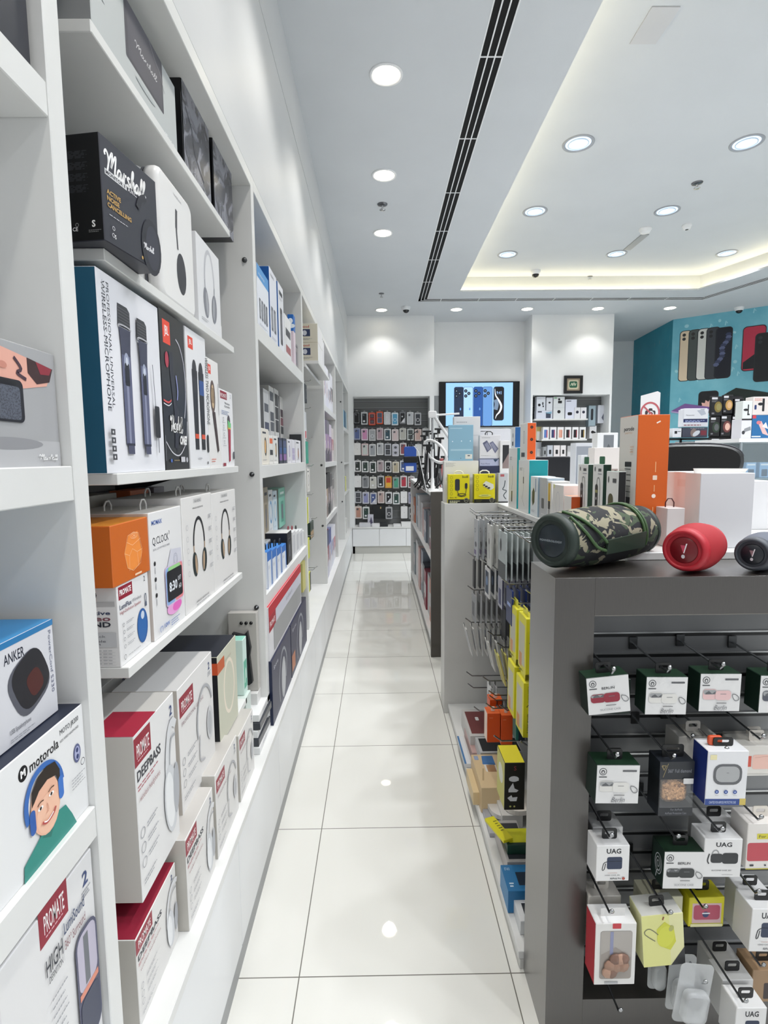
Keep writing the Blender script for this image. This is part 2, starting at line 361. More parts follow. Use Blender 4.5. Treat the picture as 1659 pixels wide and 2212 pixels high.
def carton(name, label, cat, w, d, h, loc, rz, body, front=None, side=None, top=None, group=None, right=None, c=.0012, rx=0, ry=0, sidecol=None, topcol=None, rightcol=None):
    """printed box; local origin front-bottom-left corner, front faces local -y"""
    mb = MB(); mb.cbox(0, w, 0, d, 0, h, body, min(c, w / 8, d / 8, h / 8)); e = min(c, w / 8, d / 8, h / 8)
    if sidecol or side:
        F = Face(mb, (0, d, 0), (0, -1, 0), (0, 0, 1), d, h)
        if sidecol: F.rect(e / d, e / h, 1 - e / d, 1 - e / h, sidecol)
        if side: side(F)
    if rightcol or right:
        F = Face(mb, (w, 0, 0), (0, 1, 0), (0, 0, 1), d, h)
        if rightcol: F.rect(e / d, e / h, 1 - e / d, 1 - e / h, rightcol)
        if right: right(F)
    if topcol or top:
        F = Face(mb, (0, 0, h), (1, 0, 0), (0, 1, 0), w, d)
        if topcol: F.rect(e / w, e / d, 1 - e / w, 1 - e / d, topcol)
        if top: top(F)
    if front: front(Face(mb, (0, 0, 0), (1, 0, 0), (0, 0, 1), w, h))
    o = mb.obj(name, None, loc, rz, rx, ry); tag(o, label, cat, group); return o
def loop_tab(parent, x, y, z, w=.03, h=.022, m='#e8e8e6', along='x', t=.0012):
    """a plastic hang loop on a box top"""
    mb = MB(); out = [(-w / 2, 0), (-w / 2, h * .55), (-w * .22, h), (w * .22, h), (w / 2, h * .55), (w / 2, 0)]
    pts = [((x + a), y, z + b) if along == 'x' else (x, y + a, z + b) for a, b in out]
    mb.tube(pts, max(w * .07, .0008), m, 6); return mb.obj('hang_loop', parent)
PI2 = math.pi / 2
def aisle(name, label, cat, px0, px1, pyt, zb, X, depth, body, **k):
    """box on a left-hand shelf, front towards the aisle, near edge at px0, far edge at px1, near top corner at pyt"""
    Y0 = sY(X, zb, px0); Y1 = sY(X, zb, px1); zt = sZ(X, Y0, pyt)
    return carton(name, label, cat, Y1 - Y0, depth, zt - zb, (X, Y0, zb), PI2, body, **k)
# ================================================================ ROOM
XF = -.436; XL = -.405; XB = -.84; YB = 8.1
mb = MB(); mb.box(-1, 7.2, -1.6, 10.2, -.1, 0, 'floor_tile'); struct(mb.obj('floor'))
# ceiling: lower ring with a coffer and the slot of the air diffuser cut out
def slab(mb, poly, z0, z1, m): mb.prism(poly, lambda a, b, t: (a, b, t), z0, z1, m)
CX0, CX1, CY0, CY1 = 1.045, 4.05, -.5, 6.98
cof = [(CX0, CY0), (CX1 + .9, CY0), (CX1 + .9, 4.6), (CX1, CY1), (CX0, CY1)]
DX0, DX1 = .545, .665; DY = 7.28
mb = MB()
T = .02
slab(mb, [(-.9, -1.6), (DX0, -1.6), (DX0, DY + .12), (-.9, DY + .12)], ZC, ZC + T, 'ceiling_paint')
slab(mb, [(DX1, -1.6), (CX0, -1.6), (CX0, CY1), (DX1, CY1)], ZC, ZC + T, 'ceiling_paint')
slab(mb, [(DX1, CY1), (CX1 + .0, CY1), (CX1 + .25, DY), (DX1, DY)], ZC, ZC + T, 'ceiling_paint')
slab(mb, [(-.9, DY + .12), (CX1 + .32, DY + .12), (CX1 + .32, 10.2), (-.9, 10.2)], ZC, ZC + T, 'ceiling_paint')
slab(mb, [(CX1, CY1), (CX1 + .9, 4.6), (CX1 + 1.2, 4.72), (CX1 + .25, DY)], ZC, ZC + T, 'ceiling_paint')
slab(mb, [(CX1 + .32, DY + .12), (CX1 + 1.32, 4.77), (7.2, 4.77), (7.2, 10.2), (CX1 + .32, 10.2)], ZC, ZC + T, 'ceiling_paint')
slab(mb, [(CX1 + .9, -1.6), (7.2, -1.6), (7.2, 4.77), (CX1 + 1.32, 4.77), (CX1 + 1.2, 4.72), (CX1 + .9, 4.6)], ZC, ZC + T, 'ceiling_paint')
slab(mb, [(CX0, -1.6), (CX1 + .9, -1.6), (CX1 + .9, CY0), (CX0, CY0)], ZC, ZC + T, 'ceiling_paint')
slab(mb, [(DX0, DY), (DX0, DY + .12), (DX0 - .001, DY + .12)], ZC, ZC + T, 'ceiling_paint')
slab(mb, [(.55, -1.2), (6.2, -1.2), (6.2, 8.2), (.55, 8.2)], ZI, ZI + .1, 'ceiling_paint')      # raised field
wc = 'ceiling_paint'
for a, b in (((CX0 - .16, CY0), (CX0 - .16, CY1 + .16)), ((CX0 - .16, CY1 + .16), (CX1 + .12, CY1 + .16)), ((CX1 + .12, CY1 + .16), (CX1 + 1.1, 4.66))):
    dx, dy = b[0] - a[0], b[1] - a[1]; q = math.hypot(dx, dy); nx, ny = -dy / q * .02, dx / q * .02
    slab(mb, [a, b, (b[0] + nx, b[1] + ny), (a[0] + nx, a[1] + ny)], ZC + T - .01, ZI + .01, wc)
struct(mb.obj('ceiling'))
mb = MB()                                                                 # warm strip tucked behind the coffer lip
mb.box(CX0 - .13, CX0 - .10, CY0, CY1, ZC + T + .002, ZC + T + .012, 'led_warm')
mb.box(CX0, CX1, CY1 + .10, CY1 + .13, ZC + T + .002, ZC + T + .012, 'led_warm')
mb.prism([(CX1 + .09, CY1 + .10), (CX1 + 1.02, 4.68), (CX1 + 1.05, 4.69), (CX1 + .12, CY1 + .115)], lambda a, b, t: (a, b, t), ZC + T + .002, ZC + T + .012, 'led_warm')
tag(mb.obj('light_strip'), 'warm white light strip hidden behind the lip of the ceiling coffer', 'light strip')
# air diffuser with three slots
dif = empty('air_diffuser', (DX0, 0, ZC)); tag(dif, 'long three-slot linear air diffuser in the white ceiling, turning along the back', 'air vent')
mb = MB(); n3 = (DX1 - DX0) / 3
BK = ('#050506', .9, 0.0); mb.box(0, DX1 - DX0, -1.6, DY + .12, .0035, .06, BK); mb.box(0, CX1 + .3 - DX0, DY, DY + .12, .0035, .06, BK)
mb.prism([(CX1 + .25 - DX0, DY), (CX1 + 1.2 - DX0, 4.72), (CX1 + 1.32 - DX0, 4.77), (CX1 + .32 - DX0, DY + .12)], lambda a, b, t: (a, b, t), .0035, .06, BK)
mb.obj('dark_back', dif)
mb = MB(); w = .007
for k in range(4):
    x = k * n3 * .985
    mb.box(x, x + w, -1.6, DY + .12 - x, -.001, .003, 'gloss_white'); y = DY + .12 - k * n3 * .985 - w
    mb.box(x, CX1 + .3 - DX0 - k * .01, y, y + w, -.001, .003, 'gloss_white')
    ax = CX1 + .32 - k * .022 - DX0; bx_ = CX1 + 1.32 - k * .038 - DX0
    mb.prism([(ax, DY + .12 - k * .039), (bx_, 4.77 - k * .016), (bx_ - w, 4.77 - k * .016 - .002), (ax - w, DY + .12 - k * .039 - .003)], lambda a, b, t: (a, b, t), -.001, .003, 'gloss_white')
mb.obj('blade', dif)
for y in [i * .72 - .6 for i in range(11)]: mb = MB(); mb.box(0, DX1 - DX0, y, y + .008, .0, .0032, 'gloss_white'); mb.obj('spacer', dif)
for x in [i * .5 + .3 for i in range(7)]: mb = MB(); mb.box(x, x + .01, DY, DY + .12, .0, .0032, 'gloss_white'); mb.obj('spacer', dif)
# walls
mb = MB(); mb.box(-1.0, XB - .02, -1.6, 10.2, 0, 2.5, 'white_paint')
mb.box(-1.0, XF, -1.6, 10.2, 2.452, 3.192, 'fascia'); mb.box(-1.0, XF - .008, -1.6, 10.2, 3.19, 3.2, ('#8c8e90', .6, 0.0)); mb.box(-1.0, XF, -1.6, 10.2, 3.2, ZC, 'fascia')
struct(mb.obj('wall_left'))
BX0, BX1 = -.368, .775; RX0, RX1 = .84, 2.28; PX1 = 3.49; BZ0, BZ1 = .41, 2.36
mb = MB()
def pier(x0, x1, ox0, ox1, oz0, oz1):
    mb.box(x0, ox0, YB, YB + .45, 0, ZC, 'white_paint'); mb.box(ox1, x1, YB, YB + .45, 0, ZC, 'white_paint')
    mb.box(ox0, ox1, YB, YB + .45, oz1, ZC, 'white_paint'); mb.box(ox0, ox1, YB + .33, YB + .45, 0, oz1, 'white_paint')
pier(XF - .1, RX0, BX0, BX1, BZ0, BZ1); pier(RX1, PX1, RX1 + .03, PX1 - .03, BZ0, BZ1)
mb.box(RX0, RX1, YB + .40, YB + .5, 0, ZC, 'white_paint'); mb.box(PX1 - .05, 5.2, 10.0, 10.1, 0, ZC, 'white_paint'); mb.box(PX1 - .1, PX1 - .001, YB + .44, 10.05, 0, ZC, 'white_paint')
struct(mb.obj('wall_back'))
# mural walls
A1 = (4.66, 9.95); A2 = (4.55, 8.45); A3 = (6.3, 7.05)
def wallseg(name, a, b, m, z0=0, z1=ZC, art=None):
    dx, dy = b[0] - a[0], b[1] - a[1]; L = math.hypot(dx, dy); ang = math.atan2(dy, dx)
    mb = MB(); mb.box(0, L, 0, .08, z0, z1, m)
    F = Face(mb, (0, 0, z0), (1, 0, 0), (0, 0, 1), L, z1 - z0)
    if art: art(F, L)
    return struct(mb.obj(name, None, (a[0], a[1], 0), ang))
def marks(F, n, c, seed, b0=.35):
    r = random.Random(seed)
    for _ in range(n):
        a, b = r.uniform(.03, .97), r.uniform(b0, .98); k = r.random()
        if k < .5: F.ell(a, b, r.uniform(.004, .010), r.uniform(.004, .008), c, rot=r.uniform(0, 90))
        else: F.line([(a, b), (a + .004, b + .018), (a + .012, b + .008)], .004, c)
        F.l = 1
def art_dark(F, L): marks(F, 26, '#4a93a4', 3)
def phone_pic(F, a, b, w, h, body, back=True, lens='#1b1c20', rim='#20242a'):
    """w,h in metres on a wall"""
    W_, H_ = F.w, F.h; F.mpoly(rrect(a, a + w, b, b + h, .05, 5), rim); F.mpoly(rrect(a + .01, a + w - .01, b + .01, b + h - .01, .045, 5), body)
    if back:
        F.mpoly(rrect(a + .02, a + .02 + w * .55, b + h - .17, b + h - .02, .03, 4), body)
        for q in (.045, .105): F.mpoly([(a + .06 + .024 * math.cos(t * .4), b + h - .02 - q + .024 * math.sin(t * .4)) for t in range(16)], lens)
def art_mural(F, L):
    marks(F, 60, '#9fd2dc', 5)
    def at(px, py):                       # metres on this wall under a point of the photograph
        d = ray(px, py); ux, uy = (A3[0] - A2[0]) / L, (A3[1] - A2[1]) / L; nx, ny = uy, -ux
        t = (A2[0] * nx + A2[1] * ny) / (d.x * nx + d.y * ny); p = EYE + d * t
        return ((p.x - A2[0]) * ux + (p.y - A2[1]) * uy, p.z)
    cols = ['#d9c6ab', '#454d4c', '#d5d6d2', '#3a3d44', '#0c1020']
    xs = [(1464, 1482), (1483, 1502), (1502, 1522), (1521, 1543), (1541, 1584)]
    for i, ((x0, x1), c) in enumerate(zip(xs, cols)):
        a0, z0 = at(x0, 825 - i * 1.5); a1, z1 = at(x1, 714 - i * 2.5)
        if i < 4: a1 += .08
        phone_pic(F, a0, z0, a1 - a0, z1 - z0, c, back=i < 4)
        if i == 4:
            a, z = at(1567, 745)
            for k in range(12): q, w_ = at(1574 - k * 2.2 + 3 * math.sin(k), 722 + k * 6); F.mpoly([(q + .04 * math.cos(t), w_ + .03 * math.sin(t)) for t in range(6)], '#5a6284' if k % 2 else '#343a58')
    a0, z0 = at(1600, 803); a1, z1 = at(1657, 700); phone_pic(F, a0, z0, a1 - a0, z1 - z0, '#b8304a', False)
    F.mpoly([(a0 + .02, z0 + .03), (a1 - .02, z0 + .03), (a1 - .02, z0 + .5 * (z1 - z0)), (a0 + .02, z0 + .2 * (z1 - z0))], '#14161c')
    a0, z0 = at(1626, 826); a1, z1 = at(1672, 716); phone_pic(F, a0, z0, a1 - a0 + .1, z1 - z0, '#15181c', True, '#2b2e33')
    a0, z0 = at(1507, 894); a1, z1 = at(1553, 843); phone_pic(F, a0, z0, a1 - a0, z1 - z0, '#0e1116', False)
    for k in range(7):
        t = math.radians(20 + k * 23); a, z = at(1533, 885); r = .12
        F.mpoly([(a, z), (a + r * math.cos(t - .2), z + r * math.sin(t - .2)), (a + r * 1.3 * math.cos(t), z + r * 1.3 * math.sin(t)), (a + r * math.cos(t + .2), z + r * math.sin(t + .2))], '#e6b4a8')
    F.mpoly([at(1450, 888), at(1480, 872), at(1540, 880), at(1530, 888), at(1510, 896)], '#7d5a9a'); F.mpoly([at(1450, 888), at(1510, 896), at(1508, 899), at(1450, 891)], '#b7a3cf')
    F.mpoly([at(1560, 855), at(1590, 838), at(1640, 845), at(1720, 858), at(1720, 900), at(1560, 900)], '#16221c')
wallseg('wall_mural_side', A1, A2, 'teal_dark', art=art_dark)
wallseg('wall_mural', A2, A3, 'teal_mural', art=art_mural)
mb = MB(); mb.box(6.25, 7.2, 7.0, 7.1, 0, ZC, 'white_paint'); mb.box(7.1, 7.2, -1.6, 7.1, 0, ZC, 'white_paint'); struct(mb.obj('wall_right'))
# ================================================================ CEILING LIGHTS
def lamp_light(x, y, z, col, e, size=112):
    l = bpy.data.lights.new('lamp', 'SPOT'); l.energy = e; l.color = col; l.spot_size = math.radians(size); l.spot_blend = .55; l.shadow_soft_size = .07
    o = bpy.data.objects.new('lamp', l); COL.objects.link(o); o.location = (x, y, z - .012); return o
def downlight(x, y, z, cool, label, group):
    e = empty('ceiling_light', (x, y, z)); tag(e, label, 'ceiling light', group)
    mb = MB(); r = .092 if not cool else .115
    mb.lathe([(r, -.001), (r * .98, -.006), (r * .86, -.007), (r * .80, -.001), (r * .76, .003)], ('#9ea2a9', .4, 0.0) if cool else 'gloss_white', 32); mb.obj('trim_ring', e)
    mb = MB(); mb.lathe([(r * (.40 if cool else .77), -.0042), (r * .3, -.0046), (0.0001, -.005)], 'lamp_cool' if cool else 'lamp_warm', 32); (cool and mb.lathe([(r * .79, -.002), (r * .6, -.003), (r * .41, -.0036)], 'lamp_halo', 32)); mb.obj('lens', e)
    if cool:
        mb = MB(); mb.tube([(r * .62 * math.cos(t * PI2 / 8), r * .62 * math.sin(t * PI2 / 8), -.006) for t in range(32)], .004, ('#c9d6e6', .3, 0.0), 6, closed=True); mb.obj('reflector_ring', e)
    lamp_light(x, y, z, (.95, .97, 1) if cool else (1, .965, .91), SPOT_W * (1.5 if cool else .34 if y > 7 else .8), 125 if cool else 108)
lab = {5.19: 'round white downlight farthest along the aisle row, nearest the back wall', 4.17: 'round white downlight in the aisle row, middle of the three seen', 3.13: 'round white downlight in the aisle row, largest and nearest the camera'}
for i, (x, y) in enumerate(DOWN):
    if y < 7: l = lab.get(y, 'round white downlight of the aisle row continuing behind the camera')
    else: l = 'warm white downlight close to the back wall, %s from the left' % ORD[i - 6]
    downlight(x, y, ZC, False, l, 'aisle downlights' if y < 7 else 'downlights along the back wall')
for x, y in COFF:
    if (x, y) == (1.5, 3.1): continue
    ci = {1.5: 'left', 2.75: 'middle', 4.02: 'right'}[x]; ri = {6.38: 'farthest', 5.3: 'second farthest', 4.2: 'third farthest', 3.1: 'fourth farthest', 2.0: 'fifth farthest', .9: 'sixth farthest', -.2: 'nearest'}[y]
    downlight(x, y, ZI, True, 'cool white downlight inside the ceiling coffer, %s column, %s row' % (ci, ri), 'coffer downlights')
def dome_camera(px, py, z, label):
    p = hZ(px, py, z); e = empty('security_camera', (p.x, p.y, z)); tag(e, label, 'security camera')
    mb = MB(); mb.lathe([(.062, 0), (.062, -.012), (.055, -.035), (.046, -.046)], 'gloss_white', 24); mb.obj('housing', e)
    mb = MB(); mb.lathe([(.045, -.042), (.040, -.060), (.026, -.076), (.0001, -.083)], ('#14161a', .08, 0.0), 24); mb.obj('dark_dome', e)
dome_camera(877, 663, ZC, 'white dome security camera beside the aisle downlights near the back wall')
dome_camera(1157, 585, ZI, 'white dome security camera inside the ceiling coffer')
dome_camera(1597, 664, ZC, 'white dome security camera above the teal mural')
def sprinkler(px, py, z, label, k=1):
    p = hZ(px, py, z); e = empty('sprinkler', (p.x, p.y, z)); tag(e, label, 'sprinkler')
    mb = MB(); mb.lathe([(.035 * k, 0), (.033 * k, -.006), (.012 * k, -.008)], ('#6a6c70', .3, .8), 20); mb.obj('escutcheon', e)
    mb = MB(); mb.lathe([(.008, -.006), (.008, -.03), (.004, -.034), (.004, -.042), (.020 * k, -.043), (.020 * k, -.046), (.0001, -.046)], STEEL, 16); mb.obj('sprinkler_head', e)
sprinkler(826, 441, ZC, 'metal sprinkler between the two farther aisle downlights', 1.2)
sprinkler(824, 634, ZC, 'small metal sprinkler in the aisle ceiling near the back wall')
sprinkler(1274, 597, ZI, 'small sprinkler at the back edge of the ceiling coffer')
sprinkler(1506, 395, ZI, 'chrome sprinkler in the coffer, right of the nearer downlights', 1.3)
def puck(px, py, label, r, dark):
    p = hZ(px, py, ZI); e = empty('smoke_detector', (p.x, p.y, ZI)); tag(e, label, 'smoke detector')
    mb = MB(); mb.lathe([(r, 0), (r, -.014), (r * .85, -.022), (r * .8, -.03), (r * .7, -.042), (.0001, -.046)], 'gloss_white', 24); mb.obj('casing', e)
    mb = MB(); mb.lathe([(r * .82, -.023), (r * .81, -.027)], ('#55585c', .5, 0.0), 24); (dark and mb.lathe([(.016, -.0465), (.0001, -.048)], BLACK, 12)); mb.obj('sensor_slot', e)
puck(1394, 494, 'white round smoke detector in the middle of the coffer', .062, False)
puck(1484, 486, 'small round ceiling sensor with a dark centre, right of the smoke detector', .045, True)
# steel access strip and panel
p0 = hZ(1352, 540, ZI - .004); p1 = hZ(1372, 517, ZI - .004)
mb = MB(); mb.box(p0.x - .03, p0.x + .05, p0.y, p0.y - .42, ZI - .008, ZI - .002, ('#a9abae', .4, .3)); tag(mb.obj('ceiling_plate'), 'grey metal plate on the coffer ceiling beside the smoke detector', 'plate')
a = hZ(1360, 95, ZI - .004); b = hZ(1470, 15, ZI - .004)
mb = MB(); mb.box(a.x, b.x, a.y, b.y, ZI - .006, ZI - .001, ('#c3c4c7', .4, 0.0)); tag(mb.obj('access_panel'), 'pale square access panel in the nearest part of the coffer ceiling', 'panel')
# ================================================================ LEFT SHELVING
PAN = [(-.42, -.38), (.776, .813), (1.99, 2.03), (3.215, 3.255), (4.43, 4.47), (5.655, 5.695), (6.87, 6.91), (8.06, YB - .002)]
LEDGE = .41; TOPZ = 2.41
def knob(par, x, y, z):
    mb = MB(); mb.lathe([(.009, 0), (.009, -.004), (.004, -.006), (.004, -.012), (.0001, -.013)], DSTEEL, 12, (0, 0, 0), 'y'); return mb.obj('cap_bolt', par, (x, y, z))
names = ['nearest the camera, holding boxed speakers', 'second along the aisle, with headphone and microphone boxes', 'third along the aisle, with telephone and gadget boxes', 'fourth along the aisle, with packs on hooks', 'fifth along the aisle, with magazines and flat boxes', 'sixth along the aisle, with small packs on hooks', 'last along the aisle, next to the back wall']
SHX = {}
for i in range(7):
    y0, y1 = PAN[i][1], PAN[i + 1][0]; base = y0
    e = empty('shelving_unit', (XF, y0, 0)); tag(e, 'white floor-standing shelving bay ' + names[i], 'shelving unit', 'white shelving bays along the left wall')
    L = y1 - y0
    def P(name, x0, x1, a, b, z0, z1, m='shelf_white', c=.0015):
        mb = MB(); mb.cbox(x0 - XF, x1 - XF, a - y0, b - y0, z0, z1, m, c); return mb.obj(name, e)
    P('side_panel', XB, XF, y1, PAN[i + 1][1], LEDGE, 2.452)
    P('top_panel', XB, XF, y0, y1 , TOPZ, 2.452)
    mb = MB(); mb.box(XB - XF - .018, XB - XF, 0, L, LEDGE, 2.452, 'slat_grey' if i in (1, 3, 5) else 'shelf_white')
    if i in (1, 3, 5):
        for k in range(20): mb.box(XB - XF, XB - XF + .002, 0, L, LEDGE + k * .1 + .05, LEDGE + k * .1 + .056, ('#54565a', .5, 0.0))
    mb.obj('back_panel', e)
    ye = PAN[i + 1][1]; P('worktop', XB, XL, y0, ye, .385, LEDGE)
    nD = 2
    for k in range(nD):
        a = y0 + (ye - y0) * k / nD + .0015; b = y0 + (ye - y0) * (k + 1) / nD - .0015
        P('drawer_front', XL - .018, XL - .002, a, min(b, YB - .01), .06, .382, 'gloss_white')
    mb = MB(); mb.box(XL - .02 - XF, XL - .004 - XF, 0, ye - y0, 0, .055, ('#97999b', .4, 0.0)); mb.obj('plinth', e)
    mb = MB(); mb.box(XB - XF, XL - .018 - XF, 0, L, .0, .384, 'shelf_white'); mb.obj('cabinet_body', e)
    if i in (1, 3, 5):
        pass
    if i % 2 == 0:
        zs = {0: [(1.963, .045), (1.452, .05), (.935, .05)], 2: [(1.957, .06), (1.435, .05), (.935, .055)], 4: [(1.90, .05), (1.425, .045), (.945, .05)], 6: [(1.86, .05), (1.40, .03), (1.0, .03)]}[i]
        for z, t in zs: P('shelf', XB, XF - .002, y0, y1, z - t, z)
    if i == 1:
        X = -.47
        for z in (2.19, 1.825, 1.4355, 1.073, .628):
            P('shelf', XB, X, .975, 1.815, z - .021, z)
            for yy in (1.05, 1.72):
                mb = MB(); mb.prism([(XB - XF, z - .021), (X - .12 - XF, z - .021), (XB - XF, z - .09)], lambda a, b, t, yy=yy: (a, yy - y0 + t, b), 0, .004, DSTEEL); mb.obj('bracket', e)
    if i == 3: P('shelf', XB, XF - .01, 3.42, 4.3, 2.025, 2.045)
    if i in (1, 3, 5):
        for z in (2.16, 1.402, .90): knob(e, -.03, L - .0005, z)
for (px, py) in ((384, 200),): pass
# ================================================================ BACK WALL FIXTURES
def slatwall(name, label, x0, x1, y, z0, z1, group=None):
    mb = MB(); mb.box(x0, x1, y, y + .02, z0, z1, ('#737575', .4, 0.0)); n = int((z1 - z0) / .1)
    for k in range(n + 1):
        z = z1 - .05 - k * .1
        if z > z0: mb.box(x0, x1, y - .0015, y, z - .004, z + .004, ('#3f4144', .4, 0.0)); mb.box(x0, x1, y - .003, y, z + .004, z + .009, ('#b4b6b7', .3, .2))
    return tag(mb.obj(name), label, 'slatwall', group)
SB = YB + .31
slatwall('slatwall_panel', 'grey slatwall panel in the back wall recess left, hung with phone cases', BX0, BX1, SB, .42, BZ1)
slatwall('slatwall_panel', 'grey slatwall panel behind the gadget boxes in the right back recess', RX1 + .03, PX1 - .03, SB, .42, BZ1)
for x0, x1, l in ((XF + .035, RX0 - .02, 'low white cabinet under the wall of hanging phone cases'), (RX1 + .01, PX1 - .01, 'low white cabinet in the right recess of the back wall')):
    e = empty('base_cabinet', (x0, YB, 0)); tag(e, l, 'cabinet')
    mb = MB(); mb.box(0, x1 - x0, -.0, .3, .11, .38, 'shelf_white'); mb.obj('cabinet_body', e)
    mb = MB(); mb.cbox(0, x1 - x0, -.02, .3, .385, .41, 'shelf_white'); mb.obj('worktop', e)
    n = 3
    for k in range(n):
        mb = MB(); mb.cbox((x1 - x0) * k / n + .002, (x1 - x0) * (k + 1) / n - .002, -.018, 0, .115, .38, 'gloss_white'); mb.obj('drawer_front', e)
    mb = MB(); mb.box(0, x1 - x0, .0, .28, 0, .11, ('#bdbdb8', .4, 0.0)); mb.obj('plinth', e)
# television
e = empty('television', (.955, YB + .38, 1.915)); tag(e, 'wall-mounted flat television showing a row of blue phones', 'television')
TW, TH = 1.252, .70
mb = MB(); mb.cbox(0, TW, -.02, .02, 0, TH, ('#08090b', .2, 0.0), .004); mb.obj('casing', e)
mb = MB(); F = Face(mb, (.0, -.0205, 0), (1, 0, 0), (0, 0, 1), TW, TH); F.rect(.083, .03, .915, .972, 's_sky')
def tvphone(a0, a1, b0, b1, body, back=True, hole='s_black'):
    F.rect(a0, b0, a1, b1, 's_navy', .04); F.rect(a0 + .004, b0 + .006, a1 - .004, b1 - .006, body, .035)
    if back:
        F.rect(a0 + .012, b1 - .26, a0 + .012 + (a1 - a0) * .75, b1 - .03, body, .05)
        for x, y in ((.03, -.09), (.03, -.2), (.068, -.145)): F.ell(a0 + x, b1 + y, .036, .036, hole); F.ell(a0 + x, b1 + y, .014, .014, 's_grey')
        F.ell((a0 + a1) / 2 + .02, b0 + .38, .016, .03, 's_steel')
tvphone(.185, .305, .02, .885, 's_navy'); tvphone(.30, .42, .02, .885, 's_pale'); tvphone(.425, .545, .02, .885, 's_blue'); tvphone(.54, .66, .02, .885, 's_steel')
F.rect(.675, .14, .805, .885, 's_navy', .05); F.rect(.682, .15, .798, .875, 's_black', .045)
F.line([(.69, .84), (.70, .70), (.735, .60), (.765, .50), (.770, .42), (.75, .33), (.715, .26), (.70, .18)], .03, 's_white', 5, taper=lambda t: .15 + 1.3 * math.sin(math.pi * t)); F.line([(.70, .60), (.715, .50), (.70, .38)], .09, 's_grey', 4)
F.text('9:41', .742, .715, .07, 's_pale', w=.06, al='c'); F.rect(.72, .85, .76, .865, 's_black', .008)
mb.obj('screen', e)
# framed picture
pA = hY(1218, 812, YB); pB = hY(1257, 850, YB)
e = empty('framed_picture', (pA.x, YB - .03, pB.z)); tag(e, 'small square black-framed calligraphy picture on the white pier', 'picture'); w, h = pB.x - pA.x, pA.z - pB.z
mb = MB(); t = .04
for a in ((0, t, 0, h), (w - t, w, 0, h), (t, w - t, 0, t), (t, w - t, h - t, h)): mb.box(a[0], a[1], 0, .029, a[2], a[3], BLACK)
mb.obj('frame', e)
mb = MB(); mb.box(t, w - t, .012, .02, t, h - t, '#a3937c'); F = Face(mb, (t, .012, t), (1, 0, 0), (0, 0, 1), w - 2 * t, h - 2 * t)
F.rect(.12, .12, .88, .88, '#c9c3a8', .1); F.rect(.2, .24, .8, .76, '#1f5a41', .12); F.line([(.3, .4), (.4, .62), (.46, .4), (.55, .66), (.62, .42), (.7, .6)], .05, '#dfe0c8', 4); mb.obj('print', e)
# plate switch on recess wall
p = hY(941, 872, YB + .40); mb = MB(); mb.cbox(-.06, .05, -.012, 0, -.14, .12, ('#8f9294', .4, 0.0)); tag(mb.obj('cable_cover', None, (p.x, YB + .40, p.z)), 'grey cover plate on the wall left of the television', 'plate')
# ================================================================ NEAR END UNIT (dark taupe frame)
NX0, NX1, NY0, NY1, NZ = .40, 1.72, 1.195, 1.39, 1.183
e = empty('display_gondola', (NX0, NY0, 0)); tag(e, 'dark taupe framed end display with slatwall, nearest on the right', 'display stand'); W_ = NX1 - NX0; D_ = NY1 - NY0
fw = .092; bh = .088
mb = MB(); mb.cbox(0, fw, 0, D_, 0, NZ, 'taupe', .0003); mb.obj('frame_post', e)
mb = MB(); mb.cbox(W_ - fw, W_, 0, D_, 0, NZ, 'taupe', .0003); mb.obj('frame_post', e)
mb = MB(); mb.cbox(fw, W_ - fw, 0, D_, NZ - bh, NZ, 'taupe', .0003); mb.obj('top_rail', e)
mb = MB(); mb.cbox(fw, W_ - fw, .0, D_, 0, .12, 'taupe', .0003); mb.obj('base_rail', e)
mb = MB(); yb = .115; mb.box(fw, W_ - fw, yb, D_, .12, NZ - bh, ('#7c7e80', .3, 0.0))
gro = [1.016 - .0535 * k for k in range(17)]
for z in gro:
    mb.box(fw, W_ - fw, yb - .004, yb, z - .003, z + .001, ('#b9bbbc', .25, .6)); mb.box(fw, W_ - fw, yb - .0015, yb, z - .012, z - .003, ('#15171a', .5, 0.0))
mb.obj('slatwall', e)
mb = MB(); mb.box(fw, W_ - fw, .02, .028, NZ - bh - .008, NZ - bh, ('#8d8a84', .3, .4)); mb.obj('edge_trim', e)
NBY = NY0 + yb
# ================================================================ GONDOLA BEHIND IT
GX0, GX1, GY0, GY1, GZ = .70, 1.30, NY1 + .002, 2.94, 1.203
e = empty('display_gondola', (GX0, GY0, 0)); tag(e, 'long white display gondola with hook wall and white top, behind the taupe end', 'display stand'); X0 = .385
def P(name, x0, x1, y0, y1, z0, z1, m='shelf_white', c=.0015):
    mb = MB(); mb.cbox(x0 - GX0, x1 - GX0, y0 - GY0, y1 - GY0, z0, z1, m, c); return mb.obj(name, e)
P('base', X0 + .004, NX1, GY0, GY1, 0, .03, 'panel_grey'); P('bottom_shelf', X0, NX1, GY0, GY1 - .001, .031, .055)
P('core', GX0 + .02, GX1, GY0, GY1, .055, 1.08, ('#606265', .4, 0.0))
P('valance', GX0 - .04, GX1, GY0, GY1, 1.08, GZ - .022, 'panel_grey'); P('top_shelf', GX0 - .045, NX1, GY0, GY1 - .001, GZ - .02, GZ)
mb = MB()
for k in range(10): z = .14 + k * .1; mb.box(.018, .02, 0, GY1 - GY0, z - .006, z + .003, ('#2a2c2f', .4, 0.0)); mb.box(.016, .02, 0, GY1 - GY0, z + .003, z + .007, ('#b4b6b7', .3, .3))
mb.box(0.006, .02, 0, GY1 - GY0, 1.055, 1.067, BLACK); mb.obj('slatwall', e)
P('end_panel', .362, NX1, GY1, GY1 + .16, .0, GZ, 'panel_grey'); P('rear_shelf', .47, NX1 - .2, GY1 + .161, GY1 + .36, .0, GZ, 'panel_grey')
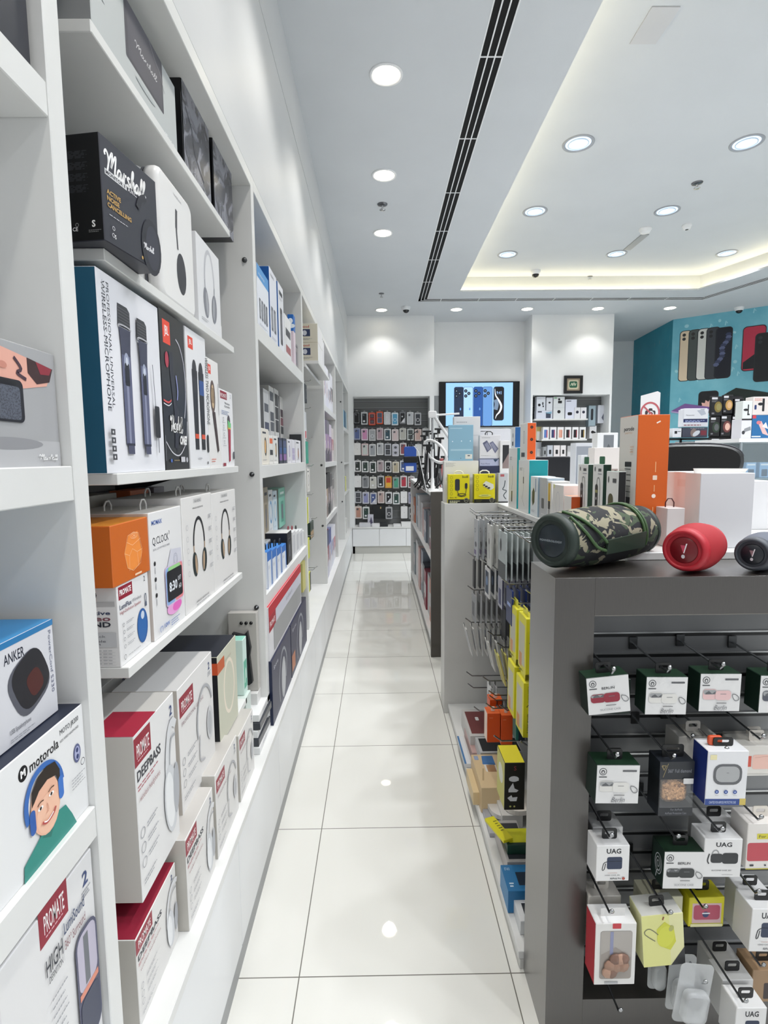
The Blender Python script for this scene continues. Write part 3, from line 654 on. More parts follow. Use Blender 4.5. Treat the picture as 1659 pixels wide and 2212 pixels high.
# second gondola
HY0, HY1, HZ = 3.80, 6.25, 1.212
e = empty('display_gondola', (.40, HY0, 0)); tag(e, 'second white display gondola farther down the aisle with dark brown end panel', 'display stand')
def P(name, x0, x1, y0, y1, z0, z1, m='shelf_white', c=.0015, n=None):
    mb = MB(); mb.cbox(x0 - .40, x1 - .40, y0 - HY0, y1 - HY0, z0, z1, m, c); return mb.obj(name, e)
P('end_panel', .372, 1.5, HY0, HY0 + .04, .0, HZ, 'dark_panel')
P('plinth', .40, 1.5, HY0 + .041, HY1, 0, .10, 'panel_grey'); P('bottom_shelf', .375, 1.5, HY0 + .041, HY1, .10, .125)
P('middle_shelf', .38, .78, HY0 + .041, HY1, .70, .72); P('core', .78, 1.2, HY0 + .041, HY1, .125, HZ - .03, 'shelf_white')
P('top_shelf', .365, 1.5, HY0 + .041, HY1, HZ - .025, HZ); P('end_panel', .375, 1.5, HY1, HY1 + .03, 0, HZ)
# ================================================================ PRINTS
RED = '#8f1d33'; INK = '#2b2e3a'; GR = '#9a9ca3'
def promate(F, title=None, sub=None, x=.03, y=.86, w=.36, hh=.11, tcol=INK, num=True, pic=None, slant=0):
    F.rect(x - .03, y - .02, x + w, y + hh + .02, RED); F.text('PROMATE', x + .02, y + .02, hh * .62, '#f2eeee', w=w - .06, bold=.008)
    F.micro(x + .03, y + .008, w * .7, 1, '#e0b8c0', t=.006)
    if title:
        for k, t in enumerate(title): F.text(t, x, y - .11 - k * .085, .06, tcol, w=min(.6, .07 * len(t)), bold=.02)
    if sub: F.micro(x, y - .14 - .085 * (len(title or ()) - 1), .5, 2, '#b0525f')
    if num: F.text('2', .86, .87, .065, '#3a4a78', bold=.02); F.micro(.84, .85, .12, 3, GR, gap=.014)
    for k in range(3): F.ring(.08, .40 - k * .09, .028, .028, .005, GR); F.micro(.18, .42 - k * .09, .26, 2, GR)
    F.micro(.05, .12, .3, 2, GR)
    if pic: pic(F)
def cup_pic(F, c='#c3c5c8', c2='#dfe0e1', x=.83, y=.48, s=1.0):
    k = F.h / F.w
    F.line([(.70, .42), (.72, .62), (.80, .78), (.90, .82), (1.0, .78)], .055, '#d3d5d8', 5); F.line([(.76, .45), (.79, .62), (.86, .72), (.97, .72)], .02, '#a3a6ac', 5)
    F.ell(.78, .34, .105, .23, c, rot=4); F.ell(.75, .34, .07, .19, c2, rot=4); F.ell(.93, .36, .05, .17, '#a9acb2', rot=-4)
def mic(F, a, w, b0, b1, c='#5c607c'):
    k = w / 2
    F.poly([(a - k * .85, b1), (a + k * .6, b1), (a + k * 1.0, b1 - .02), (a + k, b1 - .115), (a - k, b1 - .115)], '#3a3b41')
    for i in range(6): F.line([(a - k * .9, b1 - .02 - i * .016), (a + k * .9, b1 - .024 - i * .016)], .003, '#6d6e74')
    F.ring(a, b1 - .115, k * F.w / F.h, .010, .008, '#b9bac0')
    F.poly([(a - k * .9, b1 - .12), (a + k * .9, b1 - .12), (a + k * .72, b1 - .24), (a + k * .70, b0 + .05), (a - k * .70, b0 + .05), (a - k * .72, b1 - .24)], '#3f4256')
    F.poly([(a - k * .72, b1 - .26), (a + k * .72, b1 - .26), (a + k * .68, b0 + .05), (a - k * .68, b0 + .05)], c)
    F.poly([(a - k * .2, b1 - .26), (a + k * .15, b1 - .26), (a + k * .12, b0 + .05), (a - k * .2, b0 + .05)], '#8a8ea8')
    F.ell(a, b1 - .30, k * .42 * F.w / F.h, .055, '#9ba3bb'); F.rect(a - k * .34, b1 - .42, a + k * .34, b1 - .30, '#20222e', .01); F.ell(a, b1 - .29, .012, .022, '#d0d6e4')
    F.rect(a - k * .62, b0 + .045, a + k * .62, b0 + .058, '#2c2f40'); F.rect(a - k * .5, b0, a + k * .5, b0 + .045, '#4b4e66')
def handheld_speaker(F, col='#3b3a44'):
    F.rect(.30, .32, 1.02, .98, col, .05); F.rect(.33, .38, .99, .95, '#46454f', .04); F.script(.46, .60, .34, .10, '#c4c4c8'); F.line([(.55, 1.0), (.60, 1.06)], .02, col)
# ================================================================ BAY 0  (nearest)
z1_, z2_, z3_ = 1.963, 1.452, .935
def f_top(F): F.script(.52, .17, .30, .13, '#d5d6dc'); F.rect(.02, .3, .7, .95, '#2e303b', .04)
carton('speaker_box', 'dark navy speaker carton on the highest shelf nearest the camera, only its lower corner seen', 'box', .30, .2, .30, (-.45, .465, z1_), PI2, ('#24252f', .35, 0.0), front=f_top)
def f_m2(F):
    F.rect(0, 0, 1, .22, '#b4b5b8'); F.ell(.52, .19, .42, .05, '#8e8f93')
    # forearm and hand carrying the speaker
    F.poly([(0, .99), (.30, .97), (.62, .92), (.97, .86), (.90, .70), (.58, .62), (.40, .74), (0, .82)], '#e0a898'); F.poly([(0, .99), (.5, .95), (.4, .90), (0, .93)], '#2d2b2d')
    F.poly([(.72, .905), (.97, .86), (.93, .74), (.80, .70), (.72, .78)], '#3d2629'); F.poly([(.80, .89), (.96, .86), (.93, .80), (.84, .79)], '#8e2d3c')
    F.line([(.60, .88), (.66, .80), (.62, .76), (.70, .72)], .03, '#4a3440', 4); F.ell(.5, .80, .05, .028, '#c88878')
    F.rect(-.02, .36, .66, .70, '#23232b', .05); F.rect(-.02, .38, .63, .645, 'grille', .03); F.rect(-.0, .655, .60, .685, '#1a1a20', .01); F.ell(.2, .672, .02, .008, '#caa45e'); F.script(-.02, .49, .34, .11, '#d0d0d4')
    for k in range(4): F.ell(.08 + k * .075, .335, .030, .038, '#e0a898')
    F.script(.76, .06, .19, .045, '#f0f0f0')
Y1 = .773; wM = .215; carton('speaker_box', 'grey speaker carton showing a tattooed arm holding a small black speaker', 'box', wM, .10, .155, (-.452, Y1 - wM, z2_), PI2, '#a3a4a7', front=f_m2)
def f_moto(F):
    F.ell(.395, .84, .055, .062, '#101218'); F.text('M', .395, .815, .055, '#f0f0f0', al='c', bold=.05)
    F.text('motorola', .45, .80, .085, '#14161c', w=.27, bold=.01); F.text('MOTO JR200', .74, .885, .045, '#30333c', w=.20); F.text('KIDS WIRED HEADPHONES', .735, .82, .022, '#30333c', w=.20)
    F.ell(.90, .60, .055, .085, '#5b628a'); F.ell(.90, .60, .04, .065, '#a9aed0'); F.ell(.90, .63, .018, .022, '#34406e'); F.ell(.90, .57, .018, .022, '#34406e')
    # boy with blue headphones
    F.poly([(.33, -.0), (.34, .13), (.50, .23), (.66, .28), (.74, .26), (.80, .12), (.84, .0)], '#2f8a80'); F.poly([(.50, .20), (.58, .13), (.64, .25)], '#25756c')
    F.ring(.555, .50, .235, .27, .05, '#3a6bb5', rot=12, a0=-8, a1=188)
    F.ell(.555, .44, .185, .255, '#e9b69c', rot=10); F.ell(.57, .36, .15, .16, '#efc0a6', rot=10)
    F.poly([(.43, .52), (.44, .64), (.50, .72), (.58, .745), (.66, .72), (.70, .62), (.695, .50), (.66, .60), (.58, .63), (.50, .60), (.455, .545)], '#2a221f')
    F.rect(.405, .30, .455, .50, '#2f5ca8', .04); F.rect(.675, .36, .725, .56, '#3f74c4', .04)
    for x, y in ((.50, .455), (.60, .49)): F.ell(x, y, .034, .016, '#fff'); F.ell(x, y, .014, .014, '#3a2a22'); F.line([(x - .025, y + .035), (x, y + .052), (x + .03, y + .045)], .010, '#5a3c2c', 3)
    F.line([(.555, .45), (.565, .39), (.545, .375)], .009, '#d29880', 3); F.line([(.50, .33), (.545, .295), (.61, .32), (.63, .355)], .02, '#b8524e', 4); F.line([(.515, .325), (.55, .305), (.605, .33)], .010, '#fff', 3)
    F.micro(.80, .42, .16, 4, GR, gap=.028); F.ring(.93, .50, .03, .03, .006, INK)
zt = 1.098; wm = .228
carton('headphone_box', 'white children\'s headphone carton with a smiling boy in blue headphones', 'box', wm, .17, zt - z3_, (-.447, .7755 - wm, z3_), PI2, '#e4e5e6', front=f_moto, topcol='#1f2638')
def f_ank(F):
    F.text('ANKER', .50, .78, .10, '#262c3c', w=.19, bold=.01); F.rect(.0, .94, 1, 1, '#2f79b0'); F.text('PowerConf S330', .94, .90, .045, '#767a90', w=.66, rot=-90)
    F.poly(rr_f(F, .72, .50, .28, .22, 25), '#5a5c66'); F.poly(rr_f(F, .735, .525, .25, .20, 25), '#2a2a30'); F.poly(rr_f(F, .77, .47, .11, .10, 25), '#512b2a')
    F.text('USB Speakerphone', .50, .12, .045, '#5a5d68', w=.2); F.micro(.5, .07, .24, 2, GR)
def rr_f(F, a, b, ra, rb, rot):
    t = math.radians(rot); out = []
    for k in range(28):
        u = 2 * math.pi * k / 28; c, s = math.cos(u), math.sin(u); x = ra * F.h * math.copysign(abs(c) ** .65, c); y = rb * F.h * math.copysign(abs(s) ** .65, s) * 1.3
        out.append((a + (x * math.cos(t) - y * math.sin(t)) / F.w, b + (x * math.sin(t) + y * math.cos(t)) / F.h))
    return out
za = sZ(-.48, .745, 1340)
o = carton('speakerphone_box', 'white carton with blue top and black oval conference speakerphone picture, stacked on the boy carton', 'box', .205, .13, za - zt - .001, (-.468, .752 - .205, zt + .001), PI2, '#d3d4da', front=f_ank, topcol='#3a8cc4')
mb = MB(); mb.rbox(.06, .155, .04, .09, za - zt - .001, za - zt + .016, .012, '#2f79b0', 'z'); mb.rbox(.075, .14, .055, .075, za - zt + .016, za - zt + .0165, .006, '#123a5c', 'z'); mb.obj('carry_handle', o)
def f_lumi(F):
    promate(F, None, None, .40, .88, .28, .13); F.text('HIGH', .40, .72, .075, INK, w=.18, bold=.005); F.text('DEFINITION', .42, .68, .03, INK, w=.15); F.rect(.585, .68, .588, .82, GR)
    F.text('LumiSound', .60, .79, .055, '#2c3c66', w=.25, bold=.01); F.text('360° Surround', .60, .72, .042, '#7a3a48', w=.25); F.micro(.43, .6, .18, 6, GR, gap=.04)
    F.rect(.70, .12, .98, .70, '#50526a', .07); F.rect(.72, .40, .96, .68, '#b9b4c6', .05); F.rect(.80, .42, .86, .66, '#6b6f76'); F.rect(.72, .38, .96, .41, '#d88a74'); F.rect(.72, .14, .96, .37, '#3c4258', .04)
zb = .60
carton('speaker_box', 'white round-speaker carton with red label on the lowest visible shelf of the nearest bay', 'box', .205, .2, .325 - .001, (-.447, .772 - .205, .545), PI2, '#dcdcdd', front=f_lumi)
carton('storage_box', 'plain white carton carrying the round-speaker carton at the bottom of the nearest bay', 'box', .2, .3, .545 - LEDGE - .001, (-.46, .56, LEDGE), PI2, '#d5d6d8')
def f_pale(F): F.text('wireless', .1, .7, .07, '#7a8494', w=.5); F.micro(.1, .6, .6, 4, '#9aa6b4')
carton('gadget_box', 'pale blue carton leaning in the bottom right corner of the nearest bay', 'box', .10, .006 + .014, .125, (-.417, .672, LEDGE + .001), PI2, '#cfdbe8', front=f_pale)
# ================================================================ BAY 1
S1, S2, S3, S4, S5 = 2.19, 1.825, 1.4355, 1.073, .628
E0, E1 = .98, 1.81; X1 = -.478
def f_big(F):
    F.rect(.33, .30, .80, 1.0, '#3c3b45', .03); F.rect(.36, .34, .78, 1.0, '#4a4953', .02); F.script(.44, .60, .28, .08, '#c9c9cc'); F.line([(.62, 1), (.70, .86), (.76, .80), (.82, .62)], .012, '#8b8b90', 4)
    F.rect(.08, .48, .13, .76, '#b9bfc0'); F.ell(.55, .22, .3, .03, '#a9b0b2'); F.script(.80, .045, .14, .035, '#e9eaea')
def s_big(F): F.script(.10, .06, .30, .05, '#d8d8d8')
aisle('speaker_box', 'large pale grey speaker carton at the near end of the top shelf', 'box', 199, 384, -160, S1, X1, .22, '#b7bcbd', front=f_big, side=s_big, sidecol='#8c8e90')
def f_smoke(F): F.rect(.0, .0, 1, 1, 'smoky_print'); F.text('MARSHALL', .3, .10, .03, '#9a9ba4', w=.45); F.line([(.1, .62), (.3, .5), (.4, .3), (.7, .16)], .03, '#33343e', 4)
aisle('headphone_box', 'glossy black and smoke-grey carton on the top shelf, nearer of the two', 'box', 400, 457, 125, S1, X1 - .005, .25, ('#0c0d10', .3, 0.0), front=f_smoke, c=.003)
def f_smoke2(F): F.rect(.0, .0, 1, 1, 'smoky_print'); F.rect(.03, .86, .16, .97, '#b3a98c'); F.micro(.5, .9, .4, 2, '#c9cad0'); F.script(.55, .06, .3, .035, '#9c9ca4')
aisle('headphone_box', 'glossy black and smoke-grey carton with a beige corner sticker, farther one on the top shelf', 'box', 465, 505, 262, S1, X1 - .005, .25, ('#0c0d10', .3, 0.0), front=f_smoke2, c=.003)
# S2
def f_mon(F):
    F.script(.07, .70, .72, .19, '#f2f2f2', t=.13); F.rect(.06, .645, .42, .70, '#d9dadc'); F.text('MONITOR II', .075, .655, .034, '#2c2d36', w=.32, bold=.03); F.text('A.N.C.', .44, .652, .038, '#dcdce0', w=.16, bold=.02)
    for k, t in enumerate(('ACTIVE', 'NOISE', 'CANCELLING')): F.text(t, .07, .47 - k * .062, .042, '#c09a58', w=(.23, .2, .40)[k], bold=.03)
    F.micro(.09, .28, .32, 1, '#c8c8cc'); F.ell(.84, .22, .19, .30, '#2a2b33'); F.ell(.86, .22, .13, .24, '#363743'); F.line([(.60, .55), (.66, .66), (.76, .72)], .07, '#2a2b33', 4)
    F.script(.68, .17, .20, .06, '#e2e2e6'); F.ell(.64, .05, .014, .018, '#caa45e'); F.ring(.14, .16, .018, .018, .006, '#c8c8cc'); F.ring(.13, .09, .018, .018, .006, '#c8c8cc'); F.text('S', .15, .065, .04, '#fff')
def s_mon(F):
    for k in range(4): F.micro(.12, .84 - k * .105, .74, 6, '#3d3e44', gap=.012, t=.006, rag=.1)
    F.text('CE', .62, .10, .035, '#e8e8ea', bold=.02); F.text('S', .86, .13, .06, '#fff', bold=.03); F.ring(.5, .155, .016, .016, .004, '#bbb'); F.ring(.68, .155, .016, .016, .004, '#bbb'); F.poly([(.42, .10), (.50, .10), (.46, .13)], '#bbb'); F.micro(.3, .17, .15, 2, '#bbb'); F.micro(.82, .10, .16, 2, '#888', gap=.015)
Ya = sY(-.45, S2, 229); za_ = sZ(-.45, Ya, 283)
b = hX(337, 615, -.42)
ang = math.radians(86)
wd = .225
aisle_rot = carton('headphone_box', 'black noise-cancelling headphone carton with large white script lettering', 'box', .165, .15, za_ - S2, (-.452, Ya, S2), PI2 - math.radians(9), ('#33343d', .35, 0.0), front=f_mon, side=s_mon, sidecol='#08090c')
# white rounded case with window print
Yc = sY(X1, S2, 352); Yd = sY(X1, S2, 425); zc = sZ(X1, Yc, 345)
wc_ = Yd - Yc
e = empty('headphone_case', (X1, Yc, S2), PI2); tag(e, 'white soft-cornered headphone case with dark oval ear cup print', 'headphone case')
mb = MB(); mb.rbox(0, wc_, .0, .035, 0, zc - S2, .028, ('#e3e3e3', .3, 0.0), 'y', 8)
F = Face(mb, (0, 0, 0), (1, 0, 0), (0, 0, 1), wc_, zc - S2); F.ell(.56, .30, .11, .17, '#2c2d36'); F.line([(.48, .48), (.46, .66), (.49, .80)], .03, '#3a3b42', 4); F.line([(.455, .64), (.48, .80)], .04, '#3a3b42'); F.text('headphones', .42, .90, .02, GR, w=.22)
mb.obj('front_shell', e)
mb = MB(); mb.rbox(0, wc_, .037, .15, 0, zc - S2, .028, ('#dcdddd', .3, 0.0), 'y', 8); mb.obj('back_shell', e)
mb = MB(); mb.rbox(.002, wc_ - .002, .034, .038, .002, zc - S2 - .002, .027, ('#55575e', .4, 0.0), 'y', 8); mb.obj('seam', e)
def f_wh(F): F.headphones(.5, .56, .36, '#b9bac0', '#7d7f88', t=.05, squash=.5, in_='#9fa1a8'); F.micro(.1, .1, .3, 2, GR)
aisle('headphone_box', 'white carton with grey wireless headphones, at the far end of the second shelf', 'box', 431, 479, 498, S2, X1, .15, '#dcdde0', front=f_wh)
carton('gadget_box', 'tiny white carton past the shelf end, behind the grey headphone carton', 'box', .03, .10, .05, (X1 - .01, sY(X1, S2, 481), S2), PI2, '#e2e2e2')
# S3
def f_mic(F):
    F.text('PROFESSIONAL UNIVERSAL', .125, .955, .028, INK, w=.62, rot=-90); F.text('WIRELESS MICROPHONE', .06, .955, .036, INK, w=.64, rot=-90); F.line([(.075, .955), (.075, .62)], .004, '#c7c9cf')
    mic(F, .36, .20, .10, .885); mic(F, .635, .18, .10, .86)
    F.rect(.79, .20, .885, .39, '#24252b', .012); F.line([(.84, .20), (.835, .11)], .01, '#4a4b55'); F.line([(.81, .39), (.785, .63)], .008, '#5a5b66')
    for k in range(4): F.rect(.035, .195 - k * .042, .095, .225 - k * .042, '#45464c'); F.ell(.065, .21 - k * .042, .007, .007, '#d9dadd')
    F.line([(.97, .06), (.97, .22)], .004, GR)
def s_mic(F): F.text('WIRELESS MICROPHONE', .42, .66, .04, '#c3d0d8', w=.34, rot=-90); F.text('HIFI SOUND EFFECT', .22,   .56, .03, '#4a93b4', w=.12, rot=-90)
aisle('microphone_box', 'tall white carton with two upright silver microphones and blue side', 'box', 233, 357.5, 574, S3, X1, .16, '#e3e4ea', front=f_mic, side=s_mic, sidecol='#1d5672', topcol='#1d5672')
def jbl(F, a0, b0, a1, b1): F.rect(a0, b0, a1, b1, '#e0442c'); F.text('JBL', (a0 + a1) / 2, b0 + (b1 - b0) * .4, (b1 - b0) * .38, '#fff', w=(a1 - a0) * .6, al='c', bold=.01)
def f_j1(F):
    jbl(F, .12, .80, .40, .945); F.line([(.62, .86), (.78, .82), (.93, .70), (.95, .5), (.86, .35)], .010, '#c9cad6', 5); F.line([(.05, .18), (.3, .11), (.6, .10), (.9, .2), (.97, .33)], .008, '#d2d3da', 5)
    F.line([(.38, .76), (.40, .60), (.50, .35), (.46, .14)], .06, '#2b2c38', 5); F.ell(.22, .70, .03, .05, '#a8364a'); F.line([(.02, .44), (.2, .43), (.32, .45)], .012, '#d05050', 3); F.line([(.02, .42), (.2, .41), (.32, .43)], .006, '#f0f0f4', 3); F.line([(.55, .62), (.6, .52), (.56, .46)], .012, '#9da4e0', 3)
    F.script(.24, .25, .5, .10, '#f3f3f3', t=.14); F.text('ROCK', .30, .26, .05, '#f3f3f3', w=.0001 + .3, shear=.3); F.text('ONE!', .58, .17, .055, '#f3f3f3', w=.3, bold=.05, shear=.2)
    F.rect(.60, .05, .78, .085, '#c9cad0', .005); F.ell(.86, .065, .018, .018, '#b9bac2'); F.ell(.2, .06, .012, .012, '#4a70c8'); F.micro(.3, .065, .24, 1, '#8a7a5a')
aisle('headset_box', 'black gaming headset carton with white brushed lettering, beside the microphones', 'box', 359, 410, 662, S3, X1, .13, ('#15161b', .3, 0.0), front=f_j1)
def f_j2(F):
    jbl(F, .10, .86, .34, .945); F.text('WIRELESS TWO MICROPHONE', .94, .86, .07, '#3a3c44', w=.52, rot=-90)
    for a, c in ((.36, '#26262c'), (.68, '#2b4f8e')): F.ell(a, .72, .045, .075, '#2a2a30'); F.poly([(a - .13, .72), (a + .13, .72), (a + .09, .14), (a - .09, .14)], '#1c1c22'); F.rect(a - .12, .55, a + .12, .66, c); F.rect(a - .09, .22, a + .09, .255, '#d8502e'); 
    F.rect(.86, .12, .96, .26, '#202026', .02); F.ell(.45, .075, .05, .006, '#b8b9be'); F.rect(.84, .03, .88, .05, INK)
aisle('microphone_box', 'slim white carton with a black and a blue microphone', 'box', 413, 454, 703, S3, X1, .12, '#e2e3e6', front=f_j2)
def f_j3(F):
    jbl(F, .10, .86, .34, .945); F.ell(.42, .66, .075, .15, '#5c4a42', seg=20); F.ell(.42, .66, .045, .11, '#cbb08a')
    for k in range(5): F.line([(.32 + k * .05, .60), (.34 + k * .05, .74)], .006, '#5c4a42')
    F.poly([(.32, .52), (.56, .52), (.80, .16), (.66, .14)], '#3d2b2a'); F.line([(.90, .8), (.90, .5)], .01, GR); F.micro(.1, .08, .4, 2, '#d86a50')
aisle('microphone_box', 'slim white carton with a brown and gold vintage microphone', 'box', 455, 479, 770, S3, X1, .11, '#e4e3e2', front=f_j3)
def f_j4(F):
    F.rect(.05, .88, .55, .98, RED); F.text('PROMATE', .08, .90, .05, '#fff', w=.42); F.text('2', .8, .92, .05, '#3a4a78'); F.text('Wireless', .35, .82, .03, INK, w=.4); F.text('Karaoke', .35, .78, .03, INK, w=.4); F.micro(.1, .73, .6, 3, '#6a80b0')
    F.ell(.62, .60, .065, .085, '#4a3f48'); F.poly([(.50, .55), (.78, .55), (.70, .42), (.56, .42)], '#d8b84a'); F.poly([(.52, .62), (.78, .58), (.76, .52), (.54, .52)], '#6ac27a'); F.poly([(.54, .5), (.74, .5), (.66, .08), (.54, .06)], '#a52340')
    for k in range(4): F.ring(.2, .62 - k * .1, .022, .022, .005, INK); F.micro(.1, .58 - k * .1, .25, 1, GR)
    F.rect(.05, .01, .25, .05, RED); F.rect(.85, .1, .95, .2, INK)
aisle('microphone_box', 'white carton with red karaoke microphone, last on the microphone shelf', 'box', 480, 507, 838, S3, X1, .12, '#e6e6e8', front=f_j4)
def f_bk(F): F.rect(.3, .35, .9, .7, '#3a3d42', .04); F.ell(.6, .84, .02, .02, INK)
Yq = sY(-.60, S3, 468)
carton('gadget_box', 'white carton with a small black device, standing behind the karaoke carton', 'box', .16, .08, .245, (-.61, Yq, S3), PI2, '#d6d3cb', front=f_bk)
# S4
def s_org(F):
    F.poly([(.36, .22), (.30, .48), (.36, .62), (.42, .76), (.66, .80), (.72, .55), (.76, .40), (.66, .20), (.48, .15)], '#ee8f3e')
    for p in ([(.36, .22), (.30, .48), (.40, .76), (.55, .80), (.68, .76), (.76, .46), (.70, .22), (.5, .14), (.36, .22)], [(.30, .48), (.42, .42), (.50, .52), (.62, .44), (.76, .46)], [(.42, .42), (.40, .16)], [(.62, .44), (.64, .18)], [(.36, .66), (.5, .58), (.72, .66)]): F.line(p, .008, '#f6c79a')
    F.ring(.55, .74, .13, .05, .008, '#f6c79a'); F.ring(.55, .74, .08, .03, .008, '#f6c79a'); F.ell(.55, .74, .03, .012, '#f6c79a'); F.rect(.52, .04, .70, .075, '#f3cfae', .01)
def f_lf(F):
    F.rect(.04, .82, .46, .98, RED); F.text('PROMATE', .07, .87, .07, '#f4f0f0', w=.35, bold=.03); F.text('2', .84, .90, .07, INK); F.text('LumiFlux', .05, .70, .06, '#33405f', w=.36, bold=.01); F.text('Wireless', .43, .71, .045, '#8a8c94', w=.3); F.text('High-Definition Speaker', .05, .64, .04, '#a05058', w=.66)
    F.ell(.72, .33, .155, .23, '#2a5d9f', rot=0); F.ell(.70, .33, .13, .20, '#2f66aa'); F.ell(.73, .47, .05, .055, '#c9d4e4'); F.ring(.86, .67, .025, .06, .014, '#5a6478'); F.rect(.83, .56, .89, .62, '#5a6478')
    for k in range(4): F.ring(.12, .50 - k * .09, .022, .022, .006, '#7b7d86'); F.micro(.2, .52 - k * .09, .24, 2, GR)
    F.ring(.1, .1, .025, .03, .006, INK); F.micro(.2, .1, .4, 1, GR)
def s_lf(F):
    F.rect(.0, .78, .62, .99, '#d9cfc9'); F.ell(.32, .90, .20, .10, '#1d1d20'); F.rect(.2, .76, .95, .82, '#b8b8ba'); 
    F.text('Definitive', .08, .66, .045, '#33405f', w=.78, bold=.02); F.text('Stereo', .08, .585, .06, '#7c4452', w=.78, bold=.02); F.text('SOUND', .08, .51, .06, INK, w=.78, bold=.03); F.text('Experience', .1, .46, .03, GR, w=.5)
    F.rect(.1, .26, .95, .44, '#c7c9cd'); F.text('Playback', .3, .38, .03, '#5a5c66', w=.45); F.text('Portable', .3, .32, .03, '#5a5c66', w=.45); F.text('Design', .3, .285, .03, '#5a5c66', w=.35)
    for k in range(5): F.micro(.1, .22 - k * .04, .8, 1, GR); F.rect(.08, .195 - k * .04, .92, .198 - k * .04, '#b9babe')
XO = -.485
YO = sY(XO, S4, 262); zlf = sZ(XO, YO, 1268)
aisle('speaker_box', 'white carton with a blue teardrop speaker, under the orange box', 'box', 262, 327, 1268, S4, XO, .10, '#e2e2e3', front=f_lf, side=s_lf)
Y2 = sY(XO + .0, zlf, 243)
aisle_w = sY(XO, zlf, 325) - Y2
carton('speaker_box', 'orange cube carton with white outline of a faceted speaker', 'box', aisle_w, .14, sZ(XO, Y2, 1137) - zlf - .001, (XO + .002, Y2, zlf + .001), PI2, '#c8641d', front=s_org, topcol='#d98a2c')
def f_mom(F):
    F.text('MOMAX', .07, .90, .035, '#3a5fa8', w=.30, bold=.03); F.text('Q.CLOCK', .07, .745, .06, INK, w=.48); F.text('3', .56, .79, .03, INK); F.text('DIGITAL CLOCK WITH WIRELESS CHARGER', .07, .70, .016, '#7b7d86', w=.5)
    for k in range(3): F.ell(.10, .60 - k * .125, .018, .018, '#1c1d24'); F.line([(.10, .57 - k * .125), (.10, .52 - k * .125)], .012, '#b9babf')
    F.poly([(.42, .50), (.58, .66), (.92, .64), (.92, .50)], '#cfd0dc'); F.ring(.72, .56, .045, .05, .006, '#a9aabb'); F.ring(.72, .56, .03, .034, .004, '#a9aabb')
    F.ell(.62, .17, .16, .06, '#e7a6da'); F.ell(.70, .165, .10, .04, '#e46cc0')
    F.rect(.36, .20, .94, .53, '#d9c2e0', .03); F.rect(.37, .21, .65, .52, '#8fb0e0', .03); F.rect(.65, .21, .93, .52, '#e58a90', .03); F.rect(.45, .44, .85, .52, '#9ad28e', .02); F.rect(.40, .235, .90, .49, '#1b1d24', .02)
    F.text('8:30', .46, .315, .075, '#e9eef5', w=.26, bold=.03); F.text('0:07', .75, .37, .04, '#e9eef5', w=.1); F.text('60', .77, .30, .04, '#e9eef5', w=.08)
    F.text('(*) 10W', .12, .055, .035, '#4a6fb8', w=.3, bold=.02); F.micro(.46, .08, .3, 3, '#7a90c4')
aisle('clock_box', 'white carton with a glowing digital alarm clock reading 8:30', 'box', 335, 401, 1109, S4, X1 - .002, .19, '#e3e3e4', front=f_mom, sidecol='#cfc6c0', topcol='#c9c7c2')
def f_gs(F):
    F.rect(.36, .935, .64, .975, '#c9c9c9', .01); F.text('GUESS', .5, .943, .02, '#55575e', w=.2, al='c'); F.text('WIRELESS HEADPHONE', .5, .885, .014, INK, w=.36, al='c'); F.headphones(.50, .56, .235, '#24262b', '#222e30', t=.032, squash=.62, in_='#b49a80')
    for k in range(5): F.ring(.12, .74 - k * .10, .022, .022, .004, '#b4b5ba'); F.micro(.84, .80 - k * .12, .12, 3, '#a9aab0', gap=.014)
    F.text('WIRELESS HEADPHONE', .3, .045, .018, INK, w=.44); F.micro(.3, .03, .5, 1, GR)
aisle('headphone_box', 'white carton with black and gold headphones, next to the clock carton', 'box', 403, 464, 1077, S4, X1 - .002, .18, '#e1e0df', front=f_gs, topcol='#cbc9c5')
aisle('headphone_box', 'white carton with black and gold headphones, at the far end of its shelf', 'box', 465, 514, 1067, S4, X1 - .002, .18, '#e2e1e0', front=f_gs, topcol='#cbc9c5')
for i, o in enumerate([o for o in bpy.data.objects if o.name.startswith(('clock_box', 'headphone_box')) and not o.parent and abs(o.location.z - S4) < .01]):
    w = max(v.co.x for v in o.data.vertices); h = max(v.co.z for v in o.data.vertices); loop_tab(o, w * .5, .05, h, .03, .022, '#dcdcda'); loop_tab(o, w * .4, .12, h, .03, .02, '#dcdcda')
zs = zs_ = S4
def f_y(F): F.poly([(.1, .1), (.9, .2), (.8, .9), (.2, .8)], '#e0835a')
for k, (ya, w, c, l) in enumerate(((1.02, .18, '#17181b', 'black carton laid deep behind the orange box'), (1.30, .14, '#c9c6be', 'grey flat carton standing behind the clock carton'), (1.52, .12, '#d9764a', 'orange patterned carton deep behind the headphone cartons'), (1.68, .08, '#8a8792', 'grey-violet carton deep behind the last headphone carton'))):
    carton('gadget_box', l, 'box', w, .06, .30, (-.70, ya, S4), PI2, c, front=f_y if k == 2 else None)
